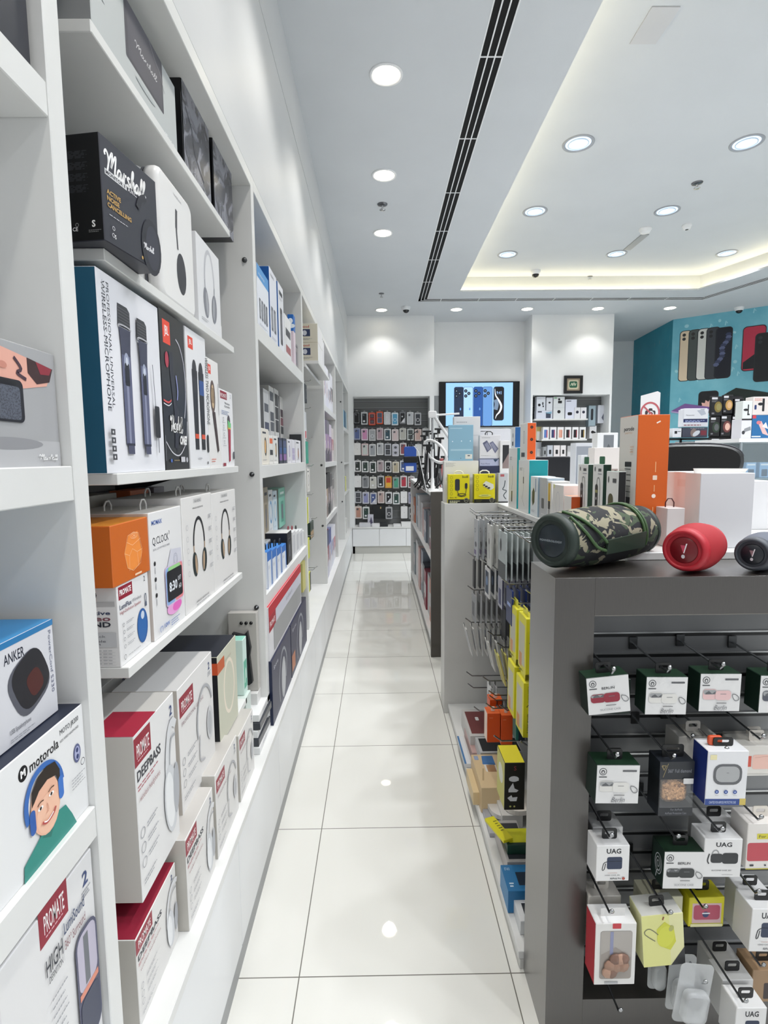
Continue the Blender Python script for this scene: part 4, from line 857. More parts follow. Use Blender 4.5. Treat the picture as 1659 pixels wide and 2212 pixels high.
# S5 large headphone cartons
def f_db(F):
    promate(F, ['DEEPBASS'], True, .03, .83, .34, .13); cup_pic(F, '#c9ccd0', '#e2e4e6', .90, .52, 1.15); F.text('wireless headphones', .04, .60, .035, '#9a6a70', w=.48)
def s_db(F):
    for k in range(5): F.rect(.10, .84 - k * .185, .34, .91 - k * .185, '#b4b4b2', .02); F.rect(.12, .848 - k * .185, .32, .902 - k * .185, '#d0cfcb', .018); F.ell(.22, .875 - k * .185, .016, .016, '#8a8a88'); F.micro(.05, .815 - k * .185, .42, 2, '#8a8a88', gap=.016)
def t_db(F): F.rect(0, 0, .52, .5, '#9c2039')
aisle('headphone_box', 'biggest white carton with red label and pale headphones, on the second shelf from bottom', 'box', 309, 389, 1592, S5, -.452, .17, '#dedede', front=f_db, side=s_db, sidecol='#d2cfca', top=t_db, topcol='#b9b8b5')
def f_pg(F):
    promate(F, None, None, .06, .78, .34, .12); F.text('PROFESSIONAL GAMING', .06, .69, .03, '#8a6a76', w=.6); F.ring(.70, .50, .20, .28, .028, '#a9abb0', a0=20, a1=200); F.ell(.84, .40, .085, .15, '#c9cacd'); F.ell(.83, .40, .05, .11, '#aeb0b4'); F.line([(.52, .42), (.50, .22), (.64, .16)], .02, '#b4b5ba', 4)
YP = sY(-.462, S5, 394)
def s_pg(F): F.rect(.0, .02, .9, .14, '#8a2733')
aisle('headphone_box', 'white gaming headset carton with red label, right of the big headphone carton', 'box', 396, 466, 1492, S5, -.466, .15, '#dddcdb', front=f_pg, side=s_pg, sidecol='#c9c3bb', topcol='#c6c6c6')
def f_cr(F): F.ring(.55, .52, .2, .3, .04, '#e6dccb'); F.rect(0, .80, .34, .93, '#c25a2c'); F.rect(.36, .84, .7, .87, '#b9b6a4')
def s_cr(F): F.rect(.66, .80, 1, .93, '#d0552c'); F.text('5', .80, .83, .06, '#f3d8c8')
aisle('headphone_box', 'tall cream-fronted carton with black top, far end of the second shelf from the bottom', 'box', 477, 515, 1420, S5, -.466, .19, '#c5c6b4', front=f_cr, side=s_cr, sidecol='#15171e', topcol='#1b1f2c')
def f_pb(F): promate(F, None, None, .05, .62, .5, .2)
carton('headphone_box', 'white carton with red label lying high behind the big headphone carton', 'box', .30, .12, .30, (-.655, 1.06, S5), PI2, '#cfcfce', front=f_pb)
carton('headphone_box', 'black-topped carton with a hang loop, behind the gaming headset carton', 'box', .20, .14, .42, (-.66, 1.40, S5), PI2, ('#171a22', .35, 0.0), sidecol='#15171e')
carton('headphone_box', 'red carton deep at the far end, under the headphone shelf', 'box', .10, .05, .40, (-.76, 1.62, S5), PI2, '#a01822')
carton('headphone_box', 'grey carton with white script, deepest at the far end under the headphone shelf', 'box', .11, .05, .40, (-.76, 1.735, S5), PI2, '#8e9096', front=lambda F: F.script(.2, .75, .6, .08, '#d8d9dc'))
# ledge row
for i, (x0, x1, yt, l, X, side) in enumerate(((304, 386, 2031, 'white carton with red label on the bottom ledge, nearest and cut by the post', -.452, 0), (410, 466, 1815, 'white carton with red label on the bottom ledge, second from the post', -.432, 1), (472, 516, 1676, 'white carton with red label on the bottom ledge, third from the post', -.432, 1), (521, 550, 1590, 'white carton with red label on the bottom ledge, farthest from the post', -.432, 1))):
    aisle('headphone_box', l, 'box', x0, x1, yt, LEDGE, X, .16, '#dad9d7', front=(f_db if i in (0, 1) else f_pg), sidecol='#c4c1ba', topcol='#b9b6b2' if i else '#8a1c33')
def f_aq(F): F.rect(.1, .1, .9, .6, '#63b39a'); F.line([(.3, .2), (.6, .45), (.7, .25)], .04, '#cfe8dc', 3)
YQ = sY(-.47, .628, 518)
carton('cable_box', 'small aqua and white carton leaning past the end of the headphone shelf', 'box', .05, .05, .20, (-.48, 1.822, LEDGE + .22), PI2, '#cfe6df', front=f_aq, topcol='#8fd0bd')
carton('storage_box', 'plain white carton under the small aqua carton', 'box', .07, .12, .219, (-.47, 1.80, LEDGE), PI2, '#cdd9d4')
# stack of slim white boxes
y_ = sY(-.44, LEDGE, 560)
for k in range(5):
    w, d, h = .19 - .012 * (k % 2), .12, .026
    def f_sl(F): F.micro(.3, .7, .4, 2, GR, gap=.2, t=.1)
    carton('tablet_box', ('slim flat white carton, %s from the bottom of the stack on the bottom ledge' % ORD[k]), 'box', w, d, h, (-.432 - .004 * (k % 3), 1.83 - .01 + .006 * k, LEDGE + k * .0275), PI2 - .03 * (k % 2), ('#dfe0e1' if k % 2 == 0 else '#3a3d44', .3, 0.0), front=f_sl if k % 2 == 0 else None, group='slim white cartons stacked on the ledge')
# grip box against the panel
e = carton('tripod_box', 'white box with three black knobs and a black phone grip, against the white panel', 'box', .105, .035, .30, (-.565, 1.95, LEDGE + .18), 0, '#bcb9b4')
mb = MB()
for k in range(3): mb.lathe([(.006, 0), (.006, -.004), (.0001, -.006)], BLACK, 12, (.05 + k * .018, 0, .262), 'y')
mb.obj('knob', e)
mb = MB(); mb.prism([(.02, .23), (.06, .22), (.075, .235), (.085, .17), (.08, .14), (.088, .04), (.075, .03), (.03, .05), (.02, .14)], lambda a, b, t: (a, t, b), -.022, -.001, ('#1d1f23', .4, 0.0)); mb.obj('phone_grip', e)
carton('storage_box', 'white block supporting the grip box on the ledge', 'box', .105, .06, .179, (-.565, 1.926, LEDGE), 0, '#d9d9d8')
# ================================================================ BAYS 2-6
def bars(F): F.micro(.15, .9, .6, 3, GR)
def art_phones(hdr=None, n=4, c='#5c5f68', band=None):
    def f(F):
        if band: F.rect(0, .80, 1, 1, band)
        F.text('accessories', .12, .86 if band else .9, .05, '#dfe8f4' if band else INK, w=.5)
        for k in range(n):
            a = .12 + k * .76 / n; F.rect(a, .18, a + .5 / n, .50, c, .01); F.rect(a + .08 / n, .22, a + .42 / n, .46, '#8d9098', .008)
        F.micro(.1, .1, .7, 2, GR)
    return f
def art_oval(c, c2=None, y=.5):
    def f(F): F.ell(.5, y, .16, .26, c); F.ell(.47, y, .10, .19, c2 or '#e2e2e2'); F.rect(.12, .86, .6, .91, INK); F.micro(.12, .14, .6, 2, GR)
    return f
def art_strip(cs):
    def f(F):
        n = len(cs)
        for k, c in enumerate(cs): F.rect(.12, .9 - .8 * (k + 1) / n + .02, .88, .9 - .8 * k / n, c, .01)
    return f
def art_tall(c='#2c2d33', acc=None):
    def f(F):
        F.rect(.30, .12, .70, .66, c, .03); F.rect(.38, .20, .62, .58, '#6a6c75', .02); F.rect(.2, .84, .8, .90, acc or INK); F.micro(.2, .8, .6, 2, GR)
    return f
b2 = -.452
L2 = 'upper shelf of third bay'
aisle('phone_box', 'white carton with pale blue header and four cordless phones, ' + L2, 'box', 558.5, 583, 566, 1.957, b2, .15, '#dfe3ec', front=art_phones(band='#4f95d2'), topcol='#4f95d2')
aisle('phone_box', 'tall white carton with deep blue side, ' + L2, 'box', 586, 601, 574, 1.957, b2 - .004, .18, '#dde0ea', front=art_phones(n=2), sidecol='#1458a0', topcol='#1458a0')
aisle('phone_box', 'tall white carton with one long cordless handset, ' + L2, 'box', 604, 615, 606, 1.957, b2, .12, '#dfe1e8', front=art_tall(), sidecol='#1f5ea6')
aisle('phone_box', 'lower white carton with small handset and red picture, ' + L2, 'box', 617, 630, 676, 1.957, b2 + .006, .12, '#e1e2e4', front=art_strip(['#e1e2e4', '#3b3c44', '#e1e2e4', '#a0585c']))
aisle('gadget_box', 'small black and grey carton at the far end ' + L2, 'box', 636, 645, 735, 1.957, b2 + .006, .05, '#8a8588', front=art_tall('#6d6468'), sidecol='#141518')
o = aisle('gadget_box', 'small pale pink carton at the far end, upper shelf of the third bay', 'box', 648.5, 652, 712, 1.957, b2, .12, '#dccfdc')
yq = sY(-.46, 2.06, 644); carton('gadget_box', 'bright blue carton with white person symbol, upper shelf of the third bay', 'box', .031, .06, .085, (-.472, 2.93, 2.131), 0, '#1c64b4', front=lambda F: (F.ell(.5, .6, .15, .17, '#e4ecf4'), F.ell(.5, .3, .28, .14, '#e4ecf4')))
carton('storage_box', 'plain pale carton under the bright blue one, upper shelf of the third bay', 'box', .032, .06, .173, (-.473, 2.93, 1.9575), 0, '#d9c9d4')
def riser(z, h, y0, y1, label):
    mb = MB(); mb.cbox(-.12, 0, y0, y1, 0, h, 'shelf_white'); tag(mb.obj('display_riser', None, (-.535, 0, z)), label, 'riser')
riser(1.436, .135, 2.06, 2.85, 'white block riser on the middle shelf of the third bay')
zr = 1.572; xr = -.56
for k, (a, b, t, l, c, art, sc) in enumerate(((571.5, 583, 838, 'white carton with three grey remotes, nearest on the middle riser', '#dcdcdb', art_strip(['#dcdcdb', '#5a5c62', '#dcdcdb', '#3b405a']), '#8f9192'),
        (584, 594, 832, 'tall white carton with oval handsets, second on the middle riser', '#dedddb', art_strip(['#55575e', '#dedddb', '#55575e', '#55575e']), '#b5b5b3'),
        (595, 604, 838, 'slim white carton with pill-shaped devices, third on the middle riser', '#dfdfde', art_strip(['#3a3b40', '#3a3b40', '#3a3b40']), '#2b2c30'),
        (606, 615, 855, 'white and dark carton with a pink figure, farthest on the middle riser', '#d9d8d6', art_strip(['#d9d8d6', '#4a3a44', '#8a5560', '#3a3c42']), '#26272b'))):
    aisle('gadget_box', l, 'box', a, b, t, zr, xr, .07, c, front=art, sidecol=sc)
for k, (a, b, t, l, c, art, sc) in enumerate(((567, 582, 924, 'white and tan carton with black headset, nearest on the middle shelf of the third bay', '#e2ddd2', art_oval('#26272b', '#e0b070'), '#cfc9bb'),
        (583, 591, 940, 'white carton with orange corner and a cable, middle shelf of the third bay', '#e3e1dd', art_strip(['#e06a35', '#e3e1dd', '#2c2d31', '#e3e1dd']), '#d9d8d4'),
        (592, 602, 941, 'white carton with a coiled cable, middle shelf of the third bay', '#e4e3e0', art_oval('#3a3b40', '#e8c9a0'), '#b9b8b4'),
        (603.5, 611, 945, 'navy carton with blue watch face, middle shelf of the third bay', '#1d2338', art_strip(['#39446a', '#2d4f86', '#7a5a9a']), '#12141c'),
        (612, 620, 946, 'navy carton beside its twin, farther, middle shelf of the third bay', '#1d2338', art_strip(['#4a557c', '#2f5b96', '#8a5f9e']), '#12141c'),
        (622, 630, 948, 'white carton with violet oval, middle shelf of the third bay', '#dfdde4', art_oval('#9a92b0', '#c9c4d8'), '#c9c8cc'),
        (631, 638, 949, 'white carton with lilac stripe, middle shelf of the third bay', '#e0dfe6', art_strip(['#e0dfe6', '#b3aac8', '#b3aac8']), '#cbcad0'),
        (639.5, 650, 950, 'white carton with smartwatch and orange strap, middle shelf of the third bay', '#e2e1e6', art_oval('#3b3034', '#c98a6a', .4), '#c9c8cc'),
        (652, 657.5, 938, 'charcoal clear-fronted carton, last on the middle shelf of the third bay', '#4b4f53', art_tall('#33363a'), '#2e3134'))):
    aisle('gadget_box', l, 'box', a, b, t, 1.436, b2 + .004 * (k % 2), .07, c, front=art, sidecol=sc)
riser(.936, .13, 2.06, 2.75, 'white block riser on the lower shelf of the third bay')
zr = 1.067
for k, (a, b, t, l, c, art, sc) in enumerate(((572, 581, 1054, 'tan carton, nearest on the lower riser of the third bay', '#a89c86', art_tall('#7d735f'), '#8d8370'),
        (582.5, 591, 1060, 'white carton with a blue cable, lower riser of the third bay', '#dfe2e4', art_oval('#6fa0c8'), '#cfd3d4'),
        (592, 600, 1062, 'pale blue carton with white loop, lower riser of the third bay', '#cfdfe8', art_oval('#8fb4cc'), '#b8cfdc'),
        (604, 617, 1056, 'mint green carton, farthest on the lower riser of the third bay', '#7fbfab', art_tall('#4f9a86', '#e0f0ea'), '#8f9a90'))):
    aisle('gadget_box', l, 'box', a, b, t, zr, xr, .07, c, front=art, sidecol=sc, topcol='#9fd0c0' if k > 2 else None)
for k in range(4):
    a = 580 + k * 10.2
    o = aisle('cable_box', 'blue and white carton with black hang loop, %s of four, third bay' % ORD[k], 'box', a, a + 8.6, 1193 - k * 4, .9355, b2 + .004, .11, '#2f6fc0', front=lambda F: (F.rect(0, 0, .8, .74, '#dfe4ec'), F.micro(.15, .6, .4, 5, GR)), topcol='#3f86d6', sidecol='#dfe4ec', group='blue cable cartons')
    w = max(v.co.x for v in o.data.vertices); h = max(v.co.z for v in o.data.vertices); loop_tab(o, w * .5, .02, h, .04, .028, BLACK)
o = aisle('cable_box', 'black carton with white top between blue and white cartons, third bay', 'box', 622, 631, 1152, .9355, b2, .16, '#1b1c20', front=art_tall('#33343a'), topcol='#dcdcda')
for k in range(4):
    a = 633 + k * 7.4
    o = aisle('cable_box', 'clear white carton with hang loop, %s of four, lower shelf of third bay' % ORD[k], 'box', a, a + 6.6, 1150 - k * 1, .9355, b2, .14, '#dcdddf', front=lambda F: F.rect(.2, .15, .8, .85, '#c2c4c8', .02), group='clear white cartons')
    w = max(v.co.x for v in o.data.vertices); h = max(v.co.z for v in o.data.vertices); loop_tab(o, w * .5, .03, h, .035, .025, '#8d2430' if k < 2 else BLACK)
def f_nav(F): F.rect(0, 0, 1, 1, '#3b3c52'); F.text('Sports', .08, .82, .06, '#c9c9d4', w=.22); F.line([(.35, .1), (.33, .45), (.45, .8), (.62, .84), (.74, .6), (.68, .3)], .05, '#8f929a', 5); F.ell(.55, .38, .2, .34, '#a6a9ae', rot=-5); F.ell(.55, .38, .15, .28, '#b8babe', rot=-5)
o1 = aisle('headphone_box', 'navy carton with big grey headphone picture, nearer of the pair on the third bay ledge', 'box', 591, 630, 1430, LEDGE, -.424, .20, '#232742', front=f_nav, sidecol='#15203f')
o2 = aisle('headphone_box', 'navy carton with grey shaver shape and orange figure, farther of the pair on the ledge', 'box', 631, 663, 1352, LEDGE, -.424, .20, '#232742', front=lambda F: (f_nav(F), F.rect(.02, .1, .2, .4, '#b3704f')), sidecol='#15203f')
znv = o1.location.z + max(v.co.z for v in o1.data.vertices) + .001
def f_red(F): F.rect(0, .80, 1, 1, '#b8192c'); F.rect(.0, .52, .16, .80, '#a01a2c'); F.text('PROMATE', .02, .60, .10, '#fff', w=.12); F.rect(.16, .56, 1, .80, '#c9cad6'); F.text('keyboard', .45, .64, .10, GR, w=.2); F.rect(.10, .06, .98, .54, '#9b9c9d', .06)
carton('keyboard_box', 'long grey carton with red top edge, lying on the navy cartons of the third bay', 'box', sY(-.43, znv, 651) - sY(-.43, znv, 583.5), .14, .215, (-.43, sY(-.43, znv, 583.5), znv), PI2, '#d5d5d8', front=f_red, topcol='#c01c30')
aisle('gadget_box', 'yellow transparent carton at the far end of the third bay', 'box', 655, 661, 1218, znv, -.45, .10, '#c9c37a')
# ---- packs on hooks
def rod(parent_less_name, label, x0, x1, y, z, group=None, r=.003):
    mb = MB(); s = 1 if x1 > x0 else -1
    mb.tube([(0, 0, 0), (x1 - x0 - s * .015, 0, 0), (x1 - x0, 0, .012)], r, STEEL, 8); mb.box(-.002, .002, -.012, .012, -.02, .014, DSTEEL)
    return tag(mb.obj(parent_less_name, None, (x0, y, z)), label, 'hook', group)
def pack_east(label, X, y0, w, z0, h, body, art=None, t=.03, hook='#cfcfcf', group=None, rx=0):
    o = carton('hanging_pack', label, 'pack', w, t, h, (X, y0, z0), PI2, body, front=art, group=group)
    mb = MB(); mb.rbox(w * .3, w * .7, t * .3, t * .3 + .002, h, h + .028, .006, hook); mb.obj('hang_tab', o); return o
H3 = [('black pack with a white emblem', 3.90, .12, 1.86, .13, '#17181b', lambda F: F.ring(.7, .5, .2, .25, .03, '#9a9aa0')), ('white pack with red foot', 3.86, .10, 1.60, .19, '#dfe0e2', lambda F: F.rect(.1, .02, .8, .28, '#c8404a')),
      ('teal green pack', 3.90, .13, 1.42, .16, '#119a80', lambda F: F.line([(.5, .2), (.5, .8)], .02, '#bfe8dc')), ('white pack with earphone picture', 3.93, .15, 1.21, .17, '#dddbd6', art_oval('#8f8d88')),
      ('yellow and white pack', 3.90, .10, .98, .19, '#ccd04a', lambda F: F.rect(.5, 0, 1, 1, '#dcdcda')), ('dark green multi-pack with rings', 4.05, .20, .84, .13, '#23382c', lambda F: [F.rect(.05 + .3 * k, .05, .3 + .3 * k, .45, '#b99a74') for k in range(3)]),
      ('yellow narrow pack', 3.88, .10, .72, .15, '#ccd04a', None), ('lowest yellow and black pack', 3.88, .12, .47, .14, '#c9cc3c', lambda F: F.rect(.5, 0, 1, 1, '#1d1e20'))]
for l, y, w, z, h, c, art in H3:
    X = -.50; rod('display_hook', 'metal hook carrying the %s in the fourth bay' % l, XB + .004, X + .02, y + w / 2, z + h + .02)
    pack_east('%s hanging in the fourth bay' % l, X - .02, y, w, z, h, c, art)
rod('display_hook', 'empty steel hook low in the fourth bay', XB + .004, -.47, 4.02, .63)
def f_ben(F): F.text('BenCool', .5, .78, .12, '#b04a3a', w=.5, al='c', bold=.02); F.rect(.18, .32, .42, .70, '#8f7f88'); F.rect(.46, .32, .78, .70, '#2f3c5e'); F.ell(.3, .52, .1, .14, '#3a3034'); F.ell(.62, .5, .12, .14, '#c9ccd6'); F.rect(.1, .05, .35, .2, '#c8c29a'); F.micro(.45, .2, .4, 2, GR, gap=.05, t=.02)
BY = 3.60; bxn = sX(BY, 2.11, 687)
mb = MB(); mb.cbox(-.42, 0, 0, .78, -.02, 0, 'shelf_white'); tag(mb.obj('wall_shelf', None, (bxn + .004, BY - .015, 2.092)), 'small white shelf high in the fourth bay carrying two stacked cartons', 'shelf')
for k in range(2):
    carton('gadget_box', 'cream carton with red heading and two photos, %s one in the fourth bay' % ('bottom' if k == 0 else 'top'), 'box', .22, .30, .118, (bxn - .22, BY, 2.0925 + k * .119), 0, '#cfcbbb', front=f_ben, rightcol='#e4e4e6')
carton('gadget_box', 'white rounded carton behind the two cream cartons', 'box', .2, .16, .22, (bxn - .01, BY + .32, 2.0925), PI2, '#e2e2e5', front=lambda F: F.ell(.6, .5, .2, .3, '#d5d5d8'))
# bay 4: magazines and flat boxes
def f_mag(cs):
    def f(F):
        for k, c in enumerate(cs): F.rect(0, 1 - (k + 1) / len(cs), 1, 1 - k / len(cs), c)
        F.ell(.5, .45, .12, .2, '#b9a6a8'); F.line([(.2, .2), (.5, .5), (.8, .3)], .04, '#dcd6da', 4)
    return f
rows4 = [(1.90, [('white tall carton with grey pictures', '#dfdfe6', ['#dfdfe6', '#b9b4c4', '#dfdfe6'], .34), ('white carton with small icons', '#e0e0e8', ['#e0e0e8', '#dadae6'], .36), ('white carton with black dot', '#e1e1e9', ['#e1e1e9', '#9a9aa6', '#e1e1e9'], .30), ('white carton with dark outline', '#dcdce4', ['#dcdce4', '#3b3b44', '#dcdce4'], .38)]),
         (1.425, [('mauve magazine-style carton', '#8c7896', ['#6e6478', '#a48eae', '#5a5262'], .36), ('purple carton with dark base', '#7b5f8c', ['#77747c', '#9a78a4', '#4a4250'], .37), ('violet narrow carton', '#9a82a8', ['#cfc6d4', '#8f6f9c', '#6a5a70'], .35), ('pale carton with red edge', '#cfc6c4', ['#c9c0c0', '#b07070', '#c9c0c0'], .33)]),
         (.945, [('black and grey carton', '#3a3b3f', ['#1c1d20', '#b9a48e', '#8a7f78'], .37), ('black carton', '#1a1b1e', ['#1a1b1e', '#26272b'], .38), ('grey carton with figures', '#8c8a8a', ['#5a5a5c', '#a9a6a6', '#8c8a8a'], .36), ('light grey carton', '#b0aeac', ['#7f7d7c', '#b5b2b0', '#c2bfbc'], .30)]),
         (LEDGE, [('red-spined black and blue carton', '#7a2f40', ['#1d2a5a', '#8f3346', '#c9c9d8'], .42), ('blue and lilac carton', '#8d92b8', ['#2d3f86', '#aab0d0', '#dcdce6'], .40), ('white carton with blue stripe', '#d5d8e4', ['#d5d8e4', '#8fa0cc', '#d5d8e4'], .38), ('white carton with red seam', '#dddde4', ['#dddde4', '#c97f8a', '#dddde4'], .36)])]
for z, its in rows4:
    n = len(its); y = 4.50
    for k, (l, c, cs, h) in enumerate(its):
        w = 1.12 / n - .01; where = {1.90: 'top', 1.425: 'middle', .945: 'lower', LEDGE: 'bottom'}[z]
        carton('magazine_box', '%s, %s shelf of the fifth bay, %s along' % (l, where, ORD[k]), 'box', w, .12, h, (-.45 - .004 * k, y, z + .0005), PI2, c, front=f_mag(cs), sidecol=cs[0]); y += w + .01
# bay 5/6 small things
for l, y, w, z, h, c, art in (('white clip pack with a black Y-shaped mount', 7.05, .16, 1.47, .19, '#dcdcdc', lambda F: (F.line([(.3, .1), (.5, .4), (.5, .8)], .06, BLACK), F.line([(.5, .4), (.7, .1)], .05, BLACK))), ('slate violet pouch', 7.1, .2, 1.18, .2, '#8d90a4', None), ('pale yellow pack', 7.15, .2, .92, .2, '#d5d68a', None), ('white narrow pack', 7.2, .16, .66, .22, '#dcdcda', None), ('lower white narrow pack', 7.3, .16, .43, .2, '#d6d6d4', None)):
    z = {1.47: 1.4055, 1.18: 1.0005, .92: 1.0005, .66: LEDGE + .0005, .43: LEDGE + .0005}[z]; y += {'pale yellow pack': .26, 'lower white narrow pack': .2}.get(l, 0)
    carton('gadget_box', l + ' in the last bay by the back wall', 'box', w, .06, h, (-.455, y, z), PI2, c, front=art)
for k, (c, l) in enumerate((('#2b6a9a', 'deep blue'), ('#6fa6c4', 'light blue'), ('#2f4f70', 'navy blue'), ('#8fb8cc', 'pale blue'))):
    carton('gadget_box', '%s carton on the top shelf of the last bay' % l, 'box', .2, .1, .24, (-.455, 6.95 + k * .24, 1.8605), PI2, c)
# ================================================================ RIGHT SIDE
def hang_tab(o, w, y, z, tw=.035, th=.026, c=BLACK, x=None):
    """black plastic hang tab with a slot, standing on a box top"""
    x = w / 2 if x is None else x; mb = MB()
    out = rrect(x - tw / 2, x + tw / 2, z, z + th, .005, 4); inn = rrect(x - tw * .3, x + tw * .3, z + th * .42, z + th * .75, .003, 4); n = len(out)
    for yy, s in ((y, 1), (y + .0015, -1)):
        v = [(a, yy, b) for a, b in out] + [(a, yy, b) for a, b in inn]; mb.add(v, [(i, (i + 1) % n, n + (i + 1) % n, n + i)[::s] for i in range(n)], c)
    return mb.obj('hang_tab', o)
def rodN(label, px, z, y1, yb=None):
    """slatwall hook on the near end unit, tip at distance y1; returns its x"""
    x = sX(y1, z, px); mb = MB(); y0 = NBY - .005
    mb.box(-.010, .010, -.004, .0, -.014, .016, DSTEEL); mb.tube([(0, 0, 0), (0, y1 - y0 + .01, -.008), (0, y1 - y0, .004)], .0026, STEEL, 8)
    mb.lathe([(.0001, -.003), (.005, -.001), (.005, .002), (.0001, .004)], STEEL, 10, (0, y1 - y0, .006), 'y')
    tag(mb.obj('display_hook', None, (x, y0, z)), label, 'hook', 'hooks on the near end unit'); return x
def nbox(name, label, px0, px1, py0, py1, Y, d, body, front, ry=0, group=None, tab=True, tabc=BLACK, **k):
    a = hY(px0, py1, Y); b = hY(px1, py0, Y); w, h = b.x - a.x, b.z - a.z
    o = carton(name, label, 'box' if name != 'hanging_pack' else 'pack', w, d, h, (a.x, Y, a.z), 0, body, front=front, ry=ry, group=group, **k)
    if tab: hang_tab(o, w, d * .4, h, c=tabc)
    return o, w, h
LG = '#dcdcdc'; DG = '#12281f'
def lion(F, a, b, r, c='#4a4c50'): F.ring(a, b, r, r, r * .22, c); F.ell(a, b - r * .1, r * .55, r * .62, c); F.ell(a, b - r * .2, r * .28, r * .36, '#cfcfcf'); F.rect(a - .09, b - r * 1.75, a + .09, b - r * 1.45, c)
def art_berlin(c1, c2, berlin=False):
    def f(F):
        lion(F, .15, .83, .085); (F.text('BERLIN', .35, .66, .065, '#3a3b40', w=.3, bold=.01) if berlin else F.rect(.60, .83, .92, .875, '#5a5c60'))
        F.rect(.08, .32, .42, .60 if not berlin else .55, c1, .08); F.rect(.09, .46, .40, .58 if not berlin else .53, '#9a9c9e', .05); F.poly([(.14, .5), (.22, .55), (.30, .48), (.38, .54), (.38, .47), (.14, .46)], '#5c5e62')
        F.rect(.38, .31, .76, .56, c2, .08); F.line([(.50, .47), (.64, .47)], .014, '#77797c')
        F.line([(.80, .47), (.88, .45), (.95, .38), (.94, .31), (.86, .30), (.80, .40), (.80, .47)], .018, '#6d6f72', 3)
        F.rect(.42, .225, .66, .24, '#44464a'); (F.text('SILICONE CASE', .28, .10, .05, '#7d7f84', w=.48) if berlin else F.text('Berlin', .36, .06, .12, '#6d6f74', w=.30, shear=.35)); (F.text('SERIES', .36, .02, .03, GR, w=.26) if not berlin else None)
    return f
YN = 1.152
row1 = [(1271, 1366, 1464, 1546, 'crimson', '#8d2438', True, 5.5), (1392, 1486, 1461, 1544, 'white', '#d9d8d4', False, -1.5), (1508, 1602, 1454, 1537, 'pale pink', '#dcb9b9', False, -1.5), (1637, 1730, 1458, 1540, 'slate grey', '#4f525e', False, -1)]
for k, (x0, x1, y0, y1, l, c, bl, tilt) in enumerate(row1):
    zh = hY(x0, y0, YN).z + .022; rodN('steel hook in the top row carrying the %s earbud case box' % l, (x0 + x1) / 2 + 8, zh, YN - .02)
    o, w, h = nbox('earbud_case_box', 'green and white box picturing a %s earbud case, top row of end unit' % l, x0, x1, y0, y1, YN, .048, '#12281f', (lambda F, c=c, bl=bl: (F.rect(.01, .01, .99, .99, LG), art_berlin(c, c, bl)(F))), ry=math.radians(-tilt) if k == 0 else math.radians(.8), topcol='#16301f', sidecol='#11241c')
    for j in (1, 2): nbox('earbud_case_box', 'dark green box hanging behind the %s case box, %s' % (l, ('directly', 'farthest back')[j - 1]), x0 + 3, x1 - 3, y0 + 3, y1 - 3, YN + .050 * j, .048, '#12281f', None, group='dark green boxes hanging behind others')
# row 2
Y2_ = 1.14
def second(px, py, Y, l): return rodN('steel hook carrying the ' + l, px, hY(px, py, Y).z, Y - .02)
second(1334, 1624, Y2_, 'lower white earbud case box, second row')
o, w, h = nbox('earbud_case_box', 'dark green and white box picturing a white earbud case, second row by the post', 1285, 1382, 1651, 1736, Y2_, .055, '#12281f', lambda F: (F.rect(.01, .01, .99, .99, LG), art_berlin('#d9d8d4', '#dcdbd7')(F)), ry=.02, topcol='#16301f')
nbox('earbud_case_box', 'dark green box hanging behind the white case box of the second row', 1288, 1379, 1648, 1730, Y2_ + .057, .05, '#12281f', None)
second(1457, 1627, Y2_, 'glittering copper case pack')
def f_dia(F): F.rect(.0, .68, 1, 1, '#22262e'); F.text('360° Full diamond', .22, .78, .07, '#8b8e96', w=.7); F.line([(.06, .9), (.12, .82), (.18, .9), (.06, .9)], .02, '#9a8a60'); F.line([(.1, .7), (.26, .95)], .008, '#a39468'); F.rect(.66, .58, .97, .68, '#d9dadd', .02); F.text('For AirPods', .38, .09, .05, '#8b8e96', w=.4); F.text('AirPods Protective Case', .2, .03, .05, '#8b8e96', w=.6)
a = hY(1421, 1763, Y2_); b = hY(1501, 1645, Y2_); w, h = b.x - a.x, b.z - a.z
e = empty('hanging_pack', (a.x, Y2_, a.z)); tag(e, 'black and clear pack with a glittering copper earbud case', 'pack')
mb = MB(); mb.box(0, w, 0, .05, h * .68, h, '#20242b'); mb.box(0, w, 0, .05, 0, h * .16, '#20242b'); mb.box(0, w, .046, .05, h * .16, h * .68, '#17191e'); mb.box(0, .002, .0, .046, h * .16, h * .68, '#17191e')
F = Face(mb, (0, 0, 0), (1, 0, 0), (0, 0, 1), w, h); F.text('360° Full diamond', .24, .80, .065, '#8b8e96', w=.68); F.line([(.06, .93), (.12, .85), (.18, .93), (.06, .93)], .02, '#9a8a60'); F.line([(.1, .72), (.24, .97)], .008, '#a39468'); F.text('For AirPods', .36, .10, .04, '#8b8e96', w=.34); F.text('AirPods Protective Case', .2, .035, .04, '#8b8e96', w=.62); mb.obj('card_box', e)
mb = MB(); mb.rbox(.008, w - .008, .006, .040, h * .20, h * .66, .018, 'copper_glitter', 'y'); mb.obj('glitter_case', e)
mb = MB(); mb.box(.002, w - .001, -.001, 0, h * .16, h * .68, 'clear_film'); mb.obj('clear_window', e)
mb = MB(); mb.cbox(w * .68, w - .002, -.003, -.0012, h * .60, h * .70, LG, .001); mb.obj('price_sticker', e)
hang_tab(e, w, .02, h, .05, .03)
second(1570, 1612, Y2_, 'white and blue grey-case box')
